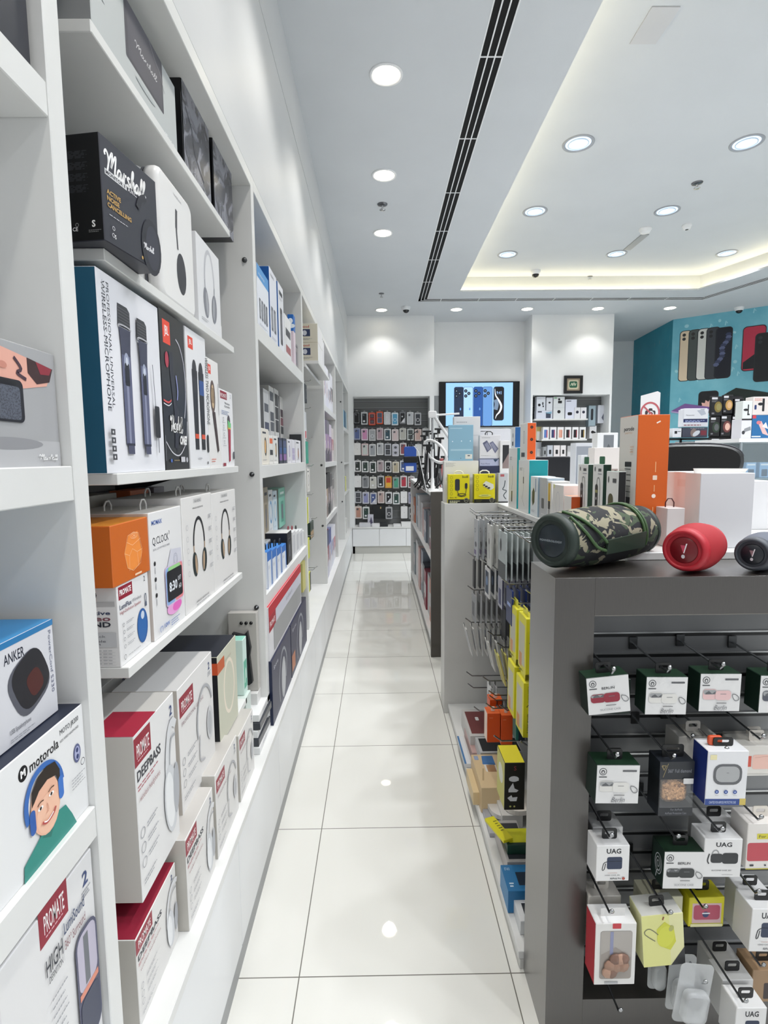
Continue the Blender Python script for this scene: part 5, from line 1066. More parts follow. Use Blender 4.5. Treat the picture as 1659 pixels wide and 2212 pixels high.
def f_wb(F):
    F.rect(0, 0, .85, .115, '#1f3f86'); F.rect(.85, 0, 1, .12, '#c9b35a'); F.text('CRAFTED FOR AIRPODS PROTECTIVE CASE', .1, .03, .045, '#c9d6f0', w=.66); F.rect(.06, .84, .22, .93, '#e4dcae')
    F.rect(.16, .38, .86, .76, '#5c5e62', .14); F.rect(.22, .43, .80, .72, '#a5a7a9', .11); F.line([(.48, .6), (.54, .6)], .01, '#77797c')
    for a in (.27, .49, .71): F.ell(a, .25, .035, .035, '#2a4a94'); F.ell(a, .25, .014, .014, '#b9c6e4'); F.micro(a - .04, .19, .09, 1, GR)
o, w, h = nbox('earbud_case_box', 'white box with blue left side picturing a grey rounded earbud case', 1522, 1617, 1621, 1739, Y2_ - .03, .055, '#dfe0e3', f_wb, sidecol='#1b2f74', ry=.015, tab=False)
hang_tab(o, w, .02, h, .045, .02); 
mb = MB(); mb.rbox(w * .15, w * .5, .022, .03, h + .0005, h + .022, .006, ('#d4532c', .4, 0.0)); mb.obj('orange_clip', o)
rodN('steel hook carrying the plain white box behind the blue-sided one', 1497, hY(1497, 1585, 1.20).z, 1.18)
nbox('earbud_case_box', 'plain white box hanging at the back between the first two rows', 1462, 1552, 1590, 1690, 1.20, .06, '#d2cfc9', None, tab=True, tabc='#c9c6c0')
def f_pk(F): F.rect(0, .30, .28, .66, '#c8503f'); F.rect(.30, .22, .98, .70, '#e2b9ac', .08); F.line([(.35, .6), (.6, .64), (.9, .6)], .015, '#c99a8c', 3); F.rect(0, 0, 1, .06, '#c9c7c2')
rodN('steel hook carrying the white box with a pink case, right edge', 1650, hY(1650, 1585, 1.165).z, 1.145)
nbox('earbud_case_box', 'white box picturing a pink earbud case at the right edge of the second row', 1592, 1700, 1610, 1676, 1.165, .055, '#d6d3cd', f_pk, tabc='#cfcac2')
nbox('earbud_case_box', 'white hang-tab box behind the pink case box at the right edge', 1585, 1690, 1600, 1668, 1.225, .05, '#c9c6c0', None, tabc='#cfcac2')
# row 3
def uag(F, c='#22304c'):
    F.text('UAG', .30, .78, .13, '#24262c', w=.44, bold=.03); F.rect(.32, .34, .78, .68, c, .05); F.line([(.32, .55), (.22, .50), (.18, .32), (.24, .34), (.28, .5)], .02, '#26282e', 3); F.line([(.34, .56), (.76, .56)], .008, '#101520')
    F.micro(.35, .24, .3, 1, '#c98a7a'); F.text('HARD CASE_001', .26, .16, .03, INK, w=.46); F.text('AirPods Pro', .42, .06, .045, INK, w=.34, bold=.02); F.ell(.83, .08, .04, .04, '#a84a3a')
rodN('steel hook carrying the navy rugged case box by the post', 1322, hY(1322, 1796, 1.14).z, 1.12)
o, w, h = nbox('earbud_case_box', 'white box picturing a navy rugged earbud case, hanging by the post in the third row', 1287, 1361, 1826, 1904, 1.14, .055, '#e0e0e0', uag)
nbox('earbud_case_box', 'white rugged case box hanging behind the navy case box by the post', 1278, 1346, 1786, 1862, 1.20, .055, '#cfcfcf', uag)
rodN('steel hook carrying the three dark green black-case boxes', 1466, hY(1466, 1798, 1.14).z, 1.12)
def s_ln(F):
    for rr in (.26, .17, .08): F.ring(.55, .5, rr * .6, rr, .02, '#b9bdc0')
    F.line([(.4, .1), (.5, .3), (.7, .35)], .03, '#b9bdc0', 3)
for j in range(3):
    nbox('earbud_case_box', 'dark green box with white lion outlines on its side, black case front, %s' % ('foremost of three', 'middle of three', 'rearmost of three')[j], 1430 - 2 * j, 1522 - 4 * j, 1838 - 3 * j, 1920 - 5 * j, 1.14 + .052 * j, .049, '#12281f', (lambda F: (F.rect(.01, .01, .99, .99, LG), art_berlin('#2d3132', '#2d3132', True)(F))) if j == 0 else None, side=s_ln, topcol='#16301f', ry=.02)
rodN('steel hook carrying the black rugged case box, third row', 1561, hY(1561, 1782, 1.14).z, 1.12)
def uag2(F):
    F.text('UAG', .30, .80, .11, '#24262c', w=.42, bold=.03); F.ring(.30, .60, .08, .11, .03, '#9a9c9e'); F.rect(.18, .38, .50, .62, '#2b2e32', .07); F.rect(.48, .36, .90, .64, '#26292d', .07); F.line([(.14, .62), (.10, .45), (.14, .36)], .03, '#34373b', 3); F.text('SILICONE CASE_001', .22, .17, .035, INK, w=.52); F.micro(.5, .08, .3, 1, INK)
nbox('earbud_case_box', 'white box picturing an open black rugged case, third row right of the green box', 1517, 1604, 1811, 1895, 1.14, .055, '#dedede', uag2, ry=.02)
nbox('earbud_case_box', 'white rugged case box hanging behind the open black case box', 1512, 1592, 1776, 1850, 1.20, .055, '#cdcdcd', None)
rodN('steel hook carrying the red case box at the right edge', 1645, hY(1645, 1757, 1.14).z, 1.12)
def f_redc(F): F.rect(.02, .18, 1, .58, '#b84450', .05); F.rect(.25, .66, .95, .78, '#cfc63a'); F.text('For Air', .30, .69, .06, '#5a5620', w=.4, bold=.01); F.rect(0, 0, 1, .02, '#b9b02e'); F.rect(.1, .07, .2, .11, INK, .01); F.ell(.5, .09, .02, .02, INK)
nbox('earbud_case_box', 'white and red box with yellow sticker at the right edge, third row', 1610, 1700, 1778, 1878, 1.14, .06, '#dcd8d4', f_redc, tabc='#dcd6cc')
# row 4
rodN('steel hook carrying the windowed box with a brown ribbon case', 1322, hY(1322, 1958, 1.12).z, 1.10)
a = hY(1283, 2128, 1.12); b = hY(1376, 1994, 1.12); w, h = b.x - a.x, b.z - a.z
def f_win(F): F.rect(.41, .915, .62, 1.0, '#c03a44', .01); F.rect(.12, .10, .90, .88, '#8f8a86', .04); F.rect(.13, .105, .89, .875, '#a9a49f', .035); F.poly([(.14, .11), (.88, .11), (.88, .45), (.5, .62), (.14, .5)], '#98918b'); F.rect(.36, .5, .44, .87, '#8a8fae'); F.rect(.25, .025, .58, .06, '#a9abae')
o = carton('earbud_case_box', 'white windowed box with red side and a brown ribbon-like case inside', 'box', w, .055, h, (a.x, 1.12, a.z), 0, '#dedddb', front=f_win, sidecol='#b02432', topcol='#e6e6e6')
mb = MB(); mb.prism([(w * .2, .0), (w * .8, .0), (w * .8, .02), (w * .2, .02)], lambda x, z, t: (x, .02 + t, h + z), 0, .001, '#dedddb'); mb.obj('hang_tab', o)
mb = MB()
for k in range(9):
    t0 = k * .8; cx, cz = w * .5 + .016 * math.cos(t0), h * .33 + .018 * math.sin(t0 * 1.3)
    mb.lathe([(.0001, -.004), (.013, -.002), (.016, .001), (.0001, .004)], ['#9b7a68', '#b08d79', '#7d5f52'][k % 3], 9, (cx, -.0045, cz), 'y')
mb.obj('ribbon_case', o)
nbox('earbud_case_box', 'plain grey-white box hanging behind the windowed ribbon case box', 1268, 1342, 1935, 2050, 1.19, .055, '#c4c0b9', None, tabc='#c4c0b9')
rodN('steel hook carrying the pale yellow case box', 1449, hY(1449, 1960, 1.12).z, 1.10)
def f_yl(F):
    F.rect(0, 0, .66, 1, '#d8d88e'); F.poly([(.66, 0), (1, .0), (1, .34)], '#26282c'); F.poly([(.35, .72), (.55, .86), (.76, .72), (.80, .46), (.66, .30), (.50, .36), (.36, .5)], '#c6c93e'); F.ell(.56, .57, .15, .21, '#cdd04a', rot=-20); F.ell(.70, .72, .04, .06, '#a8aa60', rot=-30)
    F.line([(.38, .62), (.2, .74), (.08, .72), (.07, .64), (.3, .5)], .014, '#6a6c5a', 3); F.line([(.5, .9), (.53, .96)], .02, '#8a3a2c')
nbox('earbud_case_box', 'pale yellow and white box picturing a lime earbud case, hanging askew', 1391, 1486, 1978, 2090, 1.12, .06, '#d9d8a4', f_yl, ry=math.radians(-5), topcol='#c9c9c4')
nbox('earbud_case_box', 'pale box with black tab hanging behind the lime case box', 1388, 1476, 1936, 2030, 1.19, .055, '#cfcdb6', None)
rodN('steel hook carrying the yellow box with a pink case window', 1525, hY(1525, 1925, 1.18).z, 1.13)
def f_yp(F): F.rect(.1, .12, .92, .80, '#c9a9ae'); F.rect(.14, .24, .88, .74, '#a8455c', .09); F.ell(.48, .42, .10, .10, '#2a3a66'); F.rect(.38, .44, .6, .48, '#dcdce4'); F.rect(.06, 0, .96, .1, '#d9d6a8')
nbox('earbud_case_box', 'bright yellow box with a raspberry pink case in its window', 1486, 1566, 1938, 2002, 1.18, .055, '#c9c21e', f_yp)
rodN('steel hook carrying the rugged case box at the right edge, fourth row', 1640, hY(1640, 1915, 1.12).z, 1.10)
for j in range(2): nbox('earbud_case_box', 'white rugged case box at the right edge of the fourth row, %s' % ('in front' if j == 0 else 'behind its twin'), 1617 - 24 * j, 1694 - 30 * j, 1962 - 34 * j, 2056 - 34 * j, 1.12 + .065 * j, .06, '#dfdfdf', uag, ry=.03)
# row 5
rodN('bare steel hook below the windowed ribbon case box', 1341, hY(1341, 2168, 1.14).z, 1.12)
rodN('steel hook carrying the clear blister packs', 1524, hY(1524, 2108, 1.12).z, 1.10)
def blister(label, px0, px1, py0, py1, Y, ry=0):
    a = hY(px0, py1, Y); b = hY(px1, py0, Y); w, h = b.x - a.x, b.z - a.z
    e = empty('hanging_pack', (a.x, Y, a.z)); e.rotation_euler = (0, ry, 0); tag(e, label, 'pack', 'clear blister packs')
    mb = MB(); mb.prism(rrect(0, w, 0, h, .012, 4), lambda x, z, t: (x, t, z), 0, .0015, 'clear_shell'); mb.obj('backing', e)
    mb = MB(); mb.rbox(w * .12, w * .88, -.022, -.0005, h * .10, h * .62, .016, 'clear_shell'); mb.obj('shell', e)
    mb = MB(); mb.rbox(w * .25, w * .72, -.016, -.003, h * .30, h * .56, .014, ('#9a9c9f', .3, 0.0)); mb.obj('clear_case', e); return e
blister('clear plastic blister pack with a transparent case, foremost at the bottom', 1450, 1529, 2078, 2205, 1.11, .12)
blister('clear blister pack hanging behind the foremost one, lower left', 1436, 1500, 2060, 2180, 1.16, .05); blister('clear blister pack glimpsed left of the others at the bottom', 1398, 1440, 2030, 2136, 1.20)
rodN('long steel hook carrying the lowest rugged case box', 1612, hY(1612, 2110, 1.12).z, 1.06)
nbox('earbud_case_box', 'white box picturing a navy rugged case, lowest at the bottom right corner', 1584, 1656, 2176, 2262, 1.08, .055, '#dedede', uag, ry=.02)
for j in range(2): nbox('earbud_case_box', 'plain white box behind the lowest rugged case box, %s' % ('middle' if j == 0 else 'rearmost'), 1556 - 26 * j, 1628 - 30 * j, 2116 - 44 * j, 2200 - 44 * j, 1.14 + .06 * j, .055, '#cfcfcf', None)
rodN('black-capped hook carrying the kraft box at the right edge', 1650, hY(1650, 2072, 1.16).z, 1.14)
nbox('earbud_case_box', 'kraft brown box with a dark window at the right edge near the bottom', 1622, 1700, 2095, 2165, 1.16, .06, '#9c7f60', lambda F: F.rect(.35, .1, 1, .6, '#3a2f30', .04))
# ================================================================ SPEAKERS ON TOP
def barrel(name, label, loc, yaw, R, L, body, cap, ringc, mark=None, bulge=1.0):
    """lying bluetooth speaker; local axis +y, visible cap at y=0"""
    e = empty(name, loc, yaw); tag(e, label, 'bluetooth speaker')
    mb = MB(); n = 16; pr = []
    for i in range(n + 1): t = i / n; y = .02 + t * (L - .04); pr.append((R * (.86 + .14 * math.sin(math.pi * t) ** .7), y))
    mb.lathe(pr, body, 40, (0, 0, R), 'y'); mb.obj('body', e)
    for nm, y0, s in (('end_cap', 0, 1), ('end_cap', L, -1)):
        mb = MB(); mb.lathe([(R * .66, y0 + s * .006), (R * .70, y0), (R * .80, y0 + s * .001), (R * .87, y0 + s * .010), (R * .885, y0 + s * .024), (R * .84, y0 + s * .026)], ringc, 40, (0, 0, R), 'y')
        c_ = mb.obj(nm, e)
        mb = MB(); mb.lathe([(R * .67, y0 + s * .007), (R * .60, y0 + s * .011), (R * .54, y0 + s * .006), (R * .50, y0 + s * .003), (.0001, y0 + s * .003)], cap, 40, (0, 0, R), 'y')
        if s == 1 and mark: mark(Face(mb, (-R, .0028, 0), (1, 0, 0), (0, 0, 1), 2 * R, 2 * R))
        r_ = mb.obj('radiator', c_)
    return e
Rc = .0745
def mk_camo(F): F.rect(.28, .485, .72, .515, '#3e4a52'); F.text('POWEROLOGY', .5, .485, .035, '#9aa2a6', w=.44, al='c')
cam_sp = barrel('bluetooth_speaker', 'large camouflage-patterned barrel speaker with green carry strap, on the taupe top', (.407, 1.262, NZ + .0), -math.radians(58), Rc, .368, 'camouflage', ('#2b343a', .3, .4), ('#1e2c26', .5, 0.0), mk_camo)
def ringpt(y, deg, k=1.03): t = math.radians(deg); f = .86 + .14 * math.sin(math.pi * min(max((y - .02) / .328, 0), 1)) ** .7; return (-Rc * f * k * math.cos(t), y, Rc + Rc * f * k * math.sin(t))
GREEN = ('#3d5a34', .5, 0.0)
for off in (0, .012): mb = MB(); mb.tube([ringpt(.265 + off, a, 1.05) for a in range(200, 30 - 1, -10)], .0035, GREEN, 8); mb.obj('strap_cord', cam_sp)
for P4 in ([(.035, 95, 1.04), (.05, 130, 1.05), (.08, 160, 1.07), (.105, 182, 1.12)], [(.028, 120, 1.04), (.045, 160, 1.05), (.075, 188, 1.08), (.105, 196, 1.12)]):
    mb = MB(); mb.tube(smooth_path([ringpt(*q) for q in P4], 5), .0038, GREEN, 8); mb.obj('strap_cord', cam_sp)
mb = MB(); pts = [ringpt(y, a, k) for y, a, k in ((.105, 178, 1.10), (.26, 172, 1.10), (.26, 200, 1.10), (.105, 202, 1.10))]; pt2 = [ringpt(y, a, k) for y, a, k in ((.105, 178, 1.18), (.26, 172, 1.18), (.26, 200, 1.18), (.105, 202, 1.18))]
mb.add(pts + pt2, [(3, 2, 1, 0), (4, 5, 6, 7), (0, 1, 5, 4), (1, 2, 6, 5), (2, 3, 7, 6), (3, 0, 4, 7)], ('#25352a', .45, 0.0)); mb.obj('strap_handle', cam_sp)
def mk_bang(c):
    def f(F): F.poly([(.44, .60), (.56, .60), (.52, .44), (.50, .44)], c); F.poly([(.50, .44), (.52, .44), (.57, .64), (.545, .64)], '#e6e2e6'); F.ell(.50, .37, .035, .04, '#cfcad0')
    return f
barrel('bluetooth_speaker', 'red barrel speaker, middle one on the taupe top', (.700, 1.215, NZ), -math.radians(50), .057, .145, ('#9c1420', .75, 0.0), ('#6f0a16', .35, 0.0), ('#aa1828', .5, 0.0), mk_bang('#c2405a'))
barrel('bluetooth_speaker', 'grey barrel speaker at the right edge on the taupe top', (.862, 1.218, NZ), -math.radians(52), .045, .15, ('#5b606c', .75, 0.0), ('#20242c', .35, 0.0), ('#3b4048', .5, 0.0), mk_bang('#8a6a70'))
# ================================================================ CARTONS ON THE GONDOLA TOP
def top_of(Y, zb, py, x): return sZ(x, Y, py)
def fr(label, px0, px1, pyt, Y, zb, d, c, art=None, name='gadget_box', **k):
    a = sX(Y, zb, px0); b = sX(Y, zb, px1); z = sZ(a, Y, pyt); return carton(name, label, 'box', b - a, d, z - zb - .0005, (a, Y, zb + .0005), 0, c, front=art, **k), z
def wst(label, pxf, pxn, pyt, zb, X, d, c, art=None, name='gadget_box', **k):
    """carton facing the aisle from the right-hand side; far edge pxf, near edge pxn"""
    Yn = sY(X, zb, pxn); Yf = sY(X, zb, pxf); z = sZ(X, Yn, pyt); return carton(name, label, 'box', Yf - Yn, d, z - zb - .0005, (X, Yf, zb + .0005), -PI2, c, front=art, **k), z
# big white box and the black speaker on a box behind it
carton('storage_box', 'large plain white carton behind the red speaker', 'box', .142, .215, .205, (.878, 1.455, GZ + .0005), -math.radians(4), '#d6d7db', side=lambda F: (F.rect(.3, .0, .62, 1, '#e8dcd8'), F.rect(.40, .80, .62, .9, '#e4d2cc'), F.ell(.40, .30, .10, .20, '#cfc4c0')), sidecol='#e2ddda', topcol='#cfcfcd')
mb = MB(); mb.prism([(0, 0), (.142, 0), (.150, .010), (-.004, .012)], lambda a, b, t: (a, t, b), .03, .032, '#e8e6e2'); 
tag(mb.obj('box_flap', None, (.878, 1.455, GZ + .2065)), 'open white cardboard flap on top of the large white carton', 'flap')
carton('storage_box', 'wide white carton half hidden behind, carrying the big black speaker', 'box', .42, .24, .165, (.92, 1.80, GZ + .0005), 0, '#cfcfd1')
e = empty('home_speaker', (1.085, 1.93, GZ + .167)); tag(e, 'big black rounded home speaker on a white carton beyond the orange box', 'home speaker')
mb = MB(); prof = []
for i in range(33): t = 2 * math.pi * i / 32; c, s = math.cos(t), math.sin(t); prof.append((.19 * math.copysign(abs(c) ** .62, c), .0635 + .0635 * math.copysign(abs(s) ** .75, s)))
rings = [[(a * k, y, .0635 + (b - .0635) * k) for a, b in prof[:-1]] for k, y in ((.86, -.085), (.96, -.075), (1, -.055), (1, .055), (.95, .08))]
n = 32; mb.add([p for R_ in rings for p in R_], [(k * n + i, (k + 1) * n + i, (k + 1) * n + (i + 1) % n, k * n + (i + 1) % n) for k in range(4) for i in range(n)], ('#08090b', .4, 0.0), True); mb.add(rings[0], [tuple(range(n))], ('#020203', .85, 0.0)); mb.add(rings[-1], [tuple(range(n))[::-1]], BLACK); mb.obj('body', e)
mb = MB(); mb.tube([(a * 1.0, -.062, .0645 + (b - .0635) * 1.0) for a, b in prof[1:16]], .003, ('#33353c', .5, .0), 8); mb.obj('top_band', e)
def f_pd(F):
    F.text('porodo', .25, .885, .030, '#26282c', w=.55, bold=.03); F.text('LIFESTYLE', .3, .86, .012, '#c9a07a', w=.4)
    F.rect(.36, .60, .72, .64, '#1c1d20', .006); F.rect(.40, .36, .68, .60, '#b9bbb9')
    for k in range(5): F.rect(.37, .40 + k * .045, .71, .405 + k * .045, '#1c1d20')
    F.poly([(.36, .36), (.72, .36), (.66, .22), (.44, .22)], '#2a2c30'); F.line([(.46, .22), (.2, .03)], .012, '#2a2c30'); F.line([(.64, .22), (.92, .03)], .012, '#2a2c30'); F.line([(.55, .22), (.55, .01)], .02, '#1c1d20'); F.micro(.65, .76, .2, 3, '#d0a88a')
def f_or(F):
    F.line([(.58, .935), (.70, .95)], .010, '#f4e6da'); F.line([(.6, .56), (.6, .64)], .006, '#eeb27e'); F.rect(.52, .50, .66, .535, '#f0d9c4', .005); F.line([(.58, .41), (.58, .46)], .006, '#eeb27e'); F.ell(.57, .375, .016, .016, '#f4e6da'); F.line([(.56, .2), (.56, .29)], .006, '#eeb27e')
Yo = 1.53; xo = sX(Yo, GZ, 1369); wo = sX(Yo, GZ, 1436) - xo; ho = sZ(xo, Yo, 896) - GZ
carton('lantern_box', 'tall orange and white carton picturing a tripod lantern', 'box', wo, .115, ho, (xo, Yo, GZ + .0005), 0, ('#cf5c12', .4, 0.0), front=f_or, side=f_pd, sidecol='#d5d2cc', topcol='#7a3a18')
def f_sm(F): F.rect(.1, .82, .4, .95, '#cfcf5a'); 
o, z = fr('small white carton with brown hang tab beside the camouflage speaker', 1438, 1476, 1098, 1.47, GZ, .075, '#d5cfce', name='gadget_box', right=lambda F: None); loop_tab(o, .022, .03, z - GZ, .024, .024, '#4a2226')
mb = MB(); 
fr('white carton with dotted round speaker grille behind the small white carton', 1462, 1502, 1092, 1.58, GZ, .07, '#e2dbd8', lambda F: (F.ell(.45, .55, .30, .40, '#c4bcb8'), F.ell(.45, .55, .27, .37, '#d9d2ce')))
# green lion-type tall cartons
def f_pen(gold):
    def f(F):
        F.ell(.22, .93, .020, .035, '#4a4c50'); F.rect(.55, .90, .85, .94, '#4a4c50'); F.rect(.5, .86, .9, .872, GR); F.rect(.28, .06, .56, .72, '#1e2024', .04); F.rect(.30, .60, .54, .64, '#8d8a52' if gold else '#55575c'); F.ell(.42, .52, .014, .02, '#dcdcdc')
        F.line([(.44, .72), (.5, .80), (.68, .80), (.76, .68), (.74, .45), (.70, .14)], .010, '#2a2c30', 4)
    return f
def side_g(F): F.rect(.0, .0, 1, 1, '#103c30')
for (xf, xn, yt, l, g) in ((1246, 1266, 1003, 'white and dark green tall carton with a black torch pen, left of the trio', False), (1277, 1298, 1003, 'white and dark green tall carton with a gold-banded torch pen, middle of the trio', True)):
    o, z = wst(l, xf, xn, yt, GZ, .70, .027, '#dcdddb', f_pen(g), rightcol='#11392e', topcol='#2c6a4a'); h = z - GZ
    mb = MB(); mb.prism(rrect(.02, .06, h, h + .024, .004, 3), lambda a, b, t: (a, .012 + t, b), 0, .001, '#2c6a4a'); mb.obj('hang_tab', o)
wst('shorter white carton with a camouflage bottle window, right of the trio', 1306, 1331, 1019, GZ, .70, .023, '#dcdddb', lambda F: (F.rect(.18, .02, .62, .68, '#4e4a2e', .08), F.rect(.2, .02, .6, .22, '#1e2226'), F.ell(.4, .4, .09, .12, '#6d6638'), F.ell(.2, .88, .02, .05, '#4a4c50'), F.rect(.55, .84, .85, .9, '#4a4c50')), rightcol='#15181a', topcol='#8fb4ae')
# row of small cartons along the edge
wst('white slim carton with a dark olive hexagon device and pale blue side', 1145, 1160, 1030, GZ, .665, .075, '#dbe2e6', lambda F: (F.poly([(.35, .25), (.6, .35), (.62, .62), (.45, .72), (.25, .6), (.24, .38)], '#4a4a2c'), F.rect(.7, .62, .8, .95, '#6a86b0'), F.micro(.2, .15, .5, 3, GR)), rightcol='#9db4c4')
wst('grey carton with a dark square module on the gondola edge', 1164, 1180, 1033, GZ, .672, .07, '#b5b7b8', lambda F: (F.rect(.3, .25, .65, .5, '#5a5c5e', .03), F.micro(.3, .12, .4, 1, '#fff')), rightcol='#a9b9c6')
wst('white carton with gold bulb in a clear window on the gondola edge', 1181, 1190, 1040, GZ, .672, .07, '#d9d9d6', lambda F: (F.rect(.2, .35, .75, .95, '#c9a640', .03), F.rect(.22, .3, .72, .5, '#26282a'), F.rect(.25, .05, .7, .3, '#9a9b9c', .04)), rightcol='#dcdcda')
wst('white carton with faint headset outline on the gondola edge', 1193, 1215, 1049, GZ, .668, .085, '#d6d4d2', lambda F: (F.ring(.5, .55, .14, .27, .012, '#a9abb6'), F.rect(.42, .25, .55, .28, '#6a6f9a'), F.rect(.05, .9, .2, 1, '#d4d49a')), rightcol='#e6d9d4')
wst('small white and orange carton with a dark dome on the gondola edge', 1217, 1232, 1073, GZ, .668, .05, '#dedad6', lambda F: (F.ell(.5, .28, .30, .14, '#2a2a2c'), F.rect(.2, .12, .7, .2, '#2a2a2c')), rightcol='#c4511c', topcol='#e8a080')
# teal cartons and orange carton
o, zt1 = wst('tall white carton with teal end, picture of a stylus cable', 1119, 1141, 994, GZ, .665, .085, '#dedfde', lambda F: (F.line([(.5, .85), (.5, .45), (.45, .25), (.6, .12)], .008, '#2a2c30', 3), F.rect(.46, .55, .54, .68, '#2a2c30'), F.micro(.12, .85, .3, 3, INK), F.line([(.3, .3), (.35, .24), (.4, .32)], .01, GR)), rightcol='#0f8f96', topcol='#e0e8e8')
o, zt2 = wst('taller white carton with teal end, farther on the gondola edge', 1098, 1115, 967, GZ, .67, .07, '#dddddc', lambda F: (F.line([(.45, .7), (.5, .5), (.42, .3)], .01, INK, 3), F.rect(.38, .1, .5, .28, BLACK), F.micro(.12, .85, .3, 3, INK)), rightcol='#1a8f94', topcol='#e0e8e8')
wst('narrow white and orange carton with three black round buttons, standing high on the teal carton', 1123, 1138, 913, zt1 + .0005, .672, .040, '#dbdad6', lambda F: (F.ring(.55, .62, .07, .17, .02, '#6f7378'), F.rect(.2, .08, .7, .2, '#26282a')), right=lambda F: [F.ell(.5, y, .04, .04, '#1c1c1e') or F.ell(.5, y, .02, .02, '#6a3a28') for y in (.88, .55, .2)], rightcol='#d95a20', topcol='#3a2422')
wst('white and blue carton at the far left of the teal cartons', 1104, 1112, 922, zt2 + .0005, .675, .06, '#d9dde2', lambda F: (F.ell(.5, .6, .06, .12, INK), F.rect(.3, .1, .6, .3, INK)), rightcol='#1f5a96', topcol='#2a6aa6')
# ---- end group on the panel top
YE = GY1 + .012; zE = GZ
def f_bu(kind):
    def f(F):
        F.rect(0, 0, 1, .135, '#1a1a16'); F.text('budi', .66, .88, .075, '#5a5a1c', w=.27, bold=.03); F.ell(.85, .10, .085, .085, '#1a1a16'); F.ring(.85, .10, .07, .07, .01, '#b9b9a0'); F.text('67W', .79, .085, .03, '#b9b9a0', w=.12)
        for k in range(5 if kind == 0 else 4): F.ring(.15, .89 - k * .14, .045, .045, .008, '#6a6a1c')
        if kind == 0:
            F.rect(.32, .44, .54, .84, '#2b2d36', .05); F.rect(.78, .50, .90, .70, '#24262e', .06); F.line([(.44, .44), (.48, .32), (.62, .26), (.80, .32), (.85, .50)], .018, '#24262e', 4); F.ring(.64, .29, .14, .05, .022, '#1c1e24'); F.text('60cm  PD', .07, .18, .04, '#55551c', w=.34, bold=.02); F.micro(.07, .09, .5, 2, '#d9d9b0', gap=.05, t=.025)
        else:
            F.poly([(.42, .66), (.56, .76), (.92, .64), (.94, .52), (.80, .44), (.44, .58)], '#dcdccb'); F.ell(.48, .62, .04, .03, '#33332a'); F.ell(.58, .57, .05, .03, '#33332a'); F.ell(.70, .52, .05, .03, '#33332a'); F.ell(.52, .26, .22, .045, '#d9d96a'); F.line([(.35, .26), (.68, .27)], .02, '#8a8a5a'); F.micro(.1, .1, .3, 2, '#8a8a2a', gap=.04)
    return f
o, _ = fr('yellow and black charger box picturing a wall adapter and coiled cable', 968, 1014, 1025, YE, zE, .05, '#d8cc0e', f_bu(0), name='charger_box'); loop_tab(o, .06, .02, _ - zE, .045, .018, '#dcdccf')
o, _ = fr('yellow and black charger box picturing a white three-socket adapter', 1024, 1069, 1024, YE, zE, .05, '#dccf0c', f_bu(1), name='charger_box', sidecol='#9a9a14'); loop_tab(o, .06, .02, _ - zE, .05, .018, '#e4e4e4')
fr('grey pack with red logo and a black car mount, right of the yellow boxes', 1076, 1097, 1022, YE + .01, zE, .05, '#b4b6b8', lambda F: (F.rect(.2, .88, .6, .96, '#a8575a'), F.line([(.7, .75), (.6, .55), (.45, .45), (.85, .4), (.55, .25), (.8, .12)], .03, '#3a4448', 3), F.rect(0, 0, 1, .04, BLACK)))
o, zE1 = fr('white carton full of small print standing behind the yellow boxes', 959, 1033, 996, YE + .075, zE, .065, '#dcdcd9', lambda F: (F.micro(.05, .95, .3, 5, GR), F.micro(.05, .60, .28, 4, GR), F.micro(.38, .60, .26, 4, GR), F.micro(.70, .60, .26, 4, GR)), name='charger_box')
fr('light blue plastic folder pack with white sticker, standing on the white printed carton', 969, 1022, 918, YE + .085, zE1 + .0005, .03, '#88b2c8', lambda F: (F.rect(.06, .89, .55, .92, '#a9c9d9'), F.rect(.08, .28, .94, .325, '#a9cadb'), F.ell(.16, .54, .016, .016, '#e4f0f6'), F.ell(.52, .55, .016, .016, '#e4f0f6'), F.ell(.88, .55, .016, .016, '#e4f0f6'), F.rect(.68, .05, .96, .18, '#dcdcd6'), F.ell(.82, .14, .04, .015, '#3a4a5a'), F.ell(.5, .07, .008, .012, '#22364a')), name='folder_pack')
fr('tall white tablet carton behind the light blue folder pack', 980, 1036, 900, YE + .16, zE, .05, '#dbdbdc', lambda F: (F.text('accessory', .1, .93, .015, INK, w=.4), F.ell(.86, .44, .030, .030, '#22808f'), F.line([(0, .78), (1, .78)], .002, GR)), name='tablet_box')
o, zE2 = fr('lilac power-bank carton lying at the foot of the block-picture carton', 1035, 1078, 1007, YE + .07, zE, .05, '#b9bccc', lambda F: F.rect(0, .8, 1, 1, '#2a3152'))
o, zE3 = fr('pale purple carton with navy edge under the twin-adapter carton', 1036, 1078, 991, YE + .075, zE2 + .0005, .05, '#aab0cc', lambda F: (F.text('Fast Flow', .08, .2, .2, '#3a4270', w=.45), F.poly([(.7, .9), (.95, .9), (.8, .5)], '#2f4460'), F.rect(0, .93, 1, 1, '#2a3152')))
o, _ = fr('white carton picturing two grey block power adapters', 1036, 1081, 940, YE + .08, zE3 + .0005, .05, '#d6d6da', lambda F: (F.text('accessory', .1, .88, .03, INK, w=.4), F.poly([(.14, .66), (.34, .78), (.58, .44), (.36, .26)], '#5c5f78'), F.poly([(.22, .60), (.36, .70), (.54, .44), (.40, .34)], '#83869c'), F.poly([(.46, .66), (.62, .74), (.90, .42), (.74, .22)], '#6d708a'), F.poly([(.52, .62), (.62, .68), (.82, .42), (.74, .32)], '#8d90a6'), F.micro(.06, .14, .5, 2, GR)), name='charger_box'); loop_tab(o, .055, .02, _ - zE3, .04, .02, BLACK)
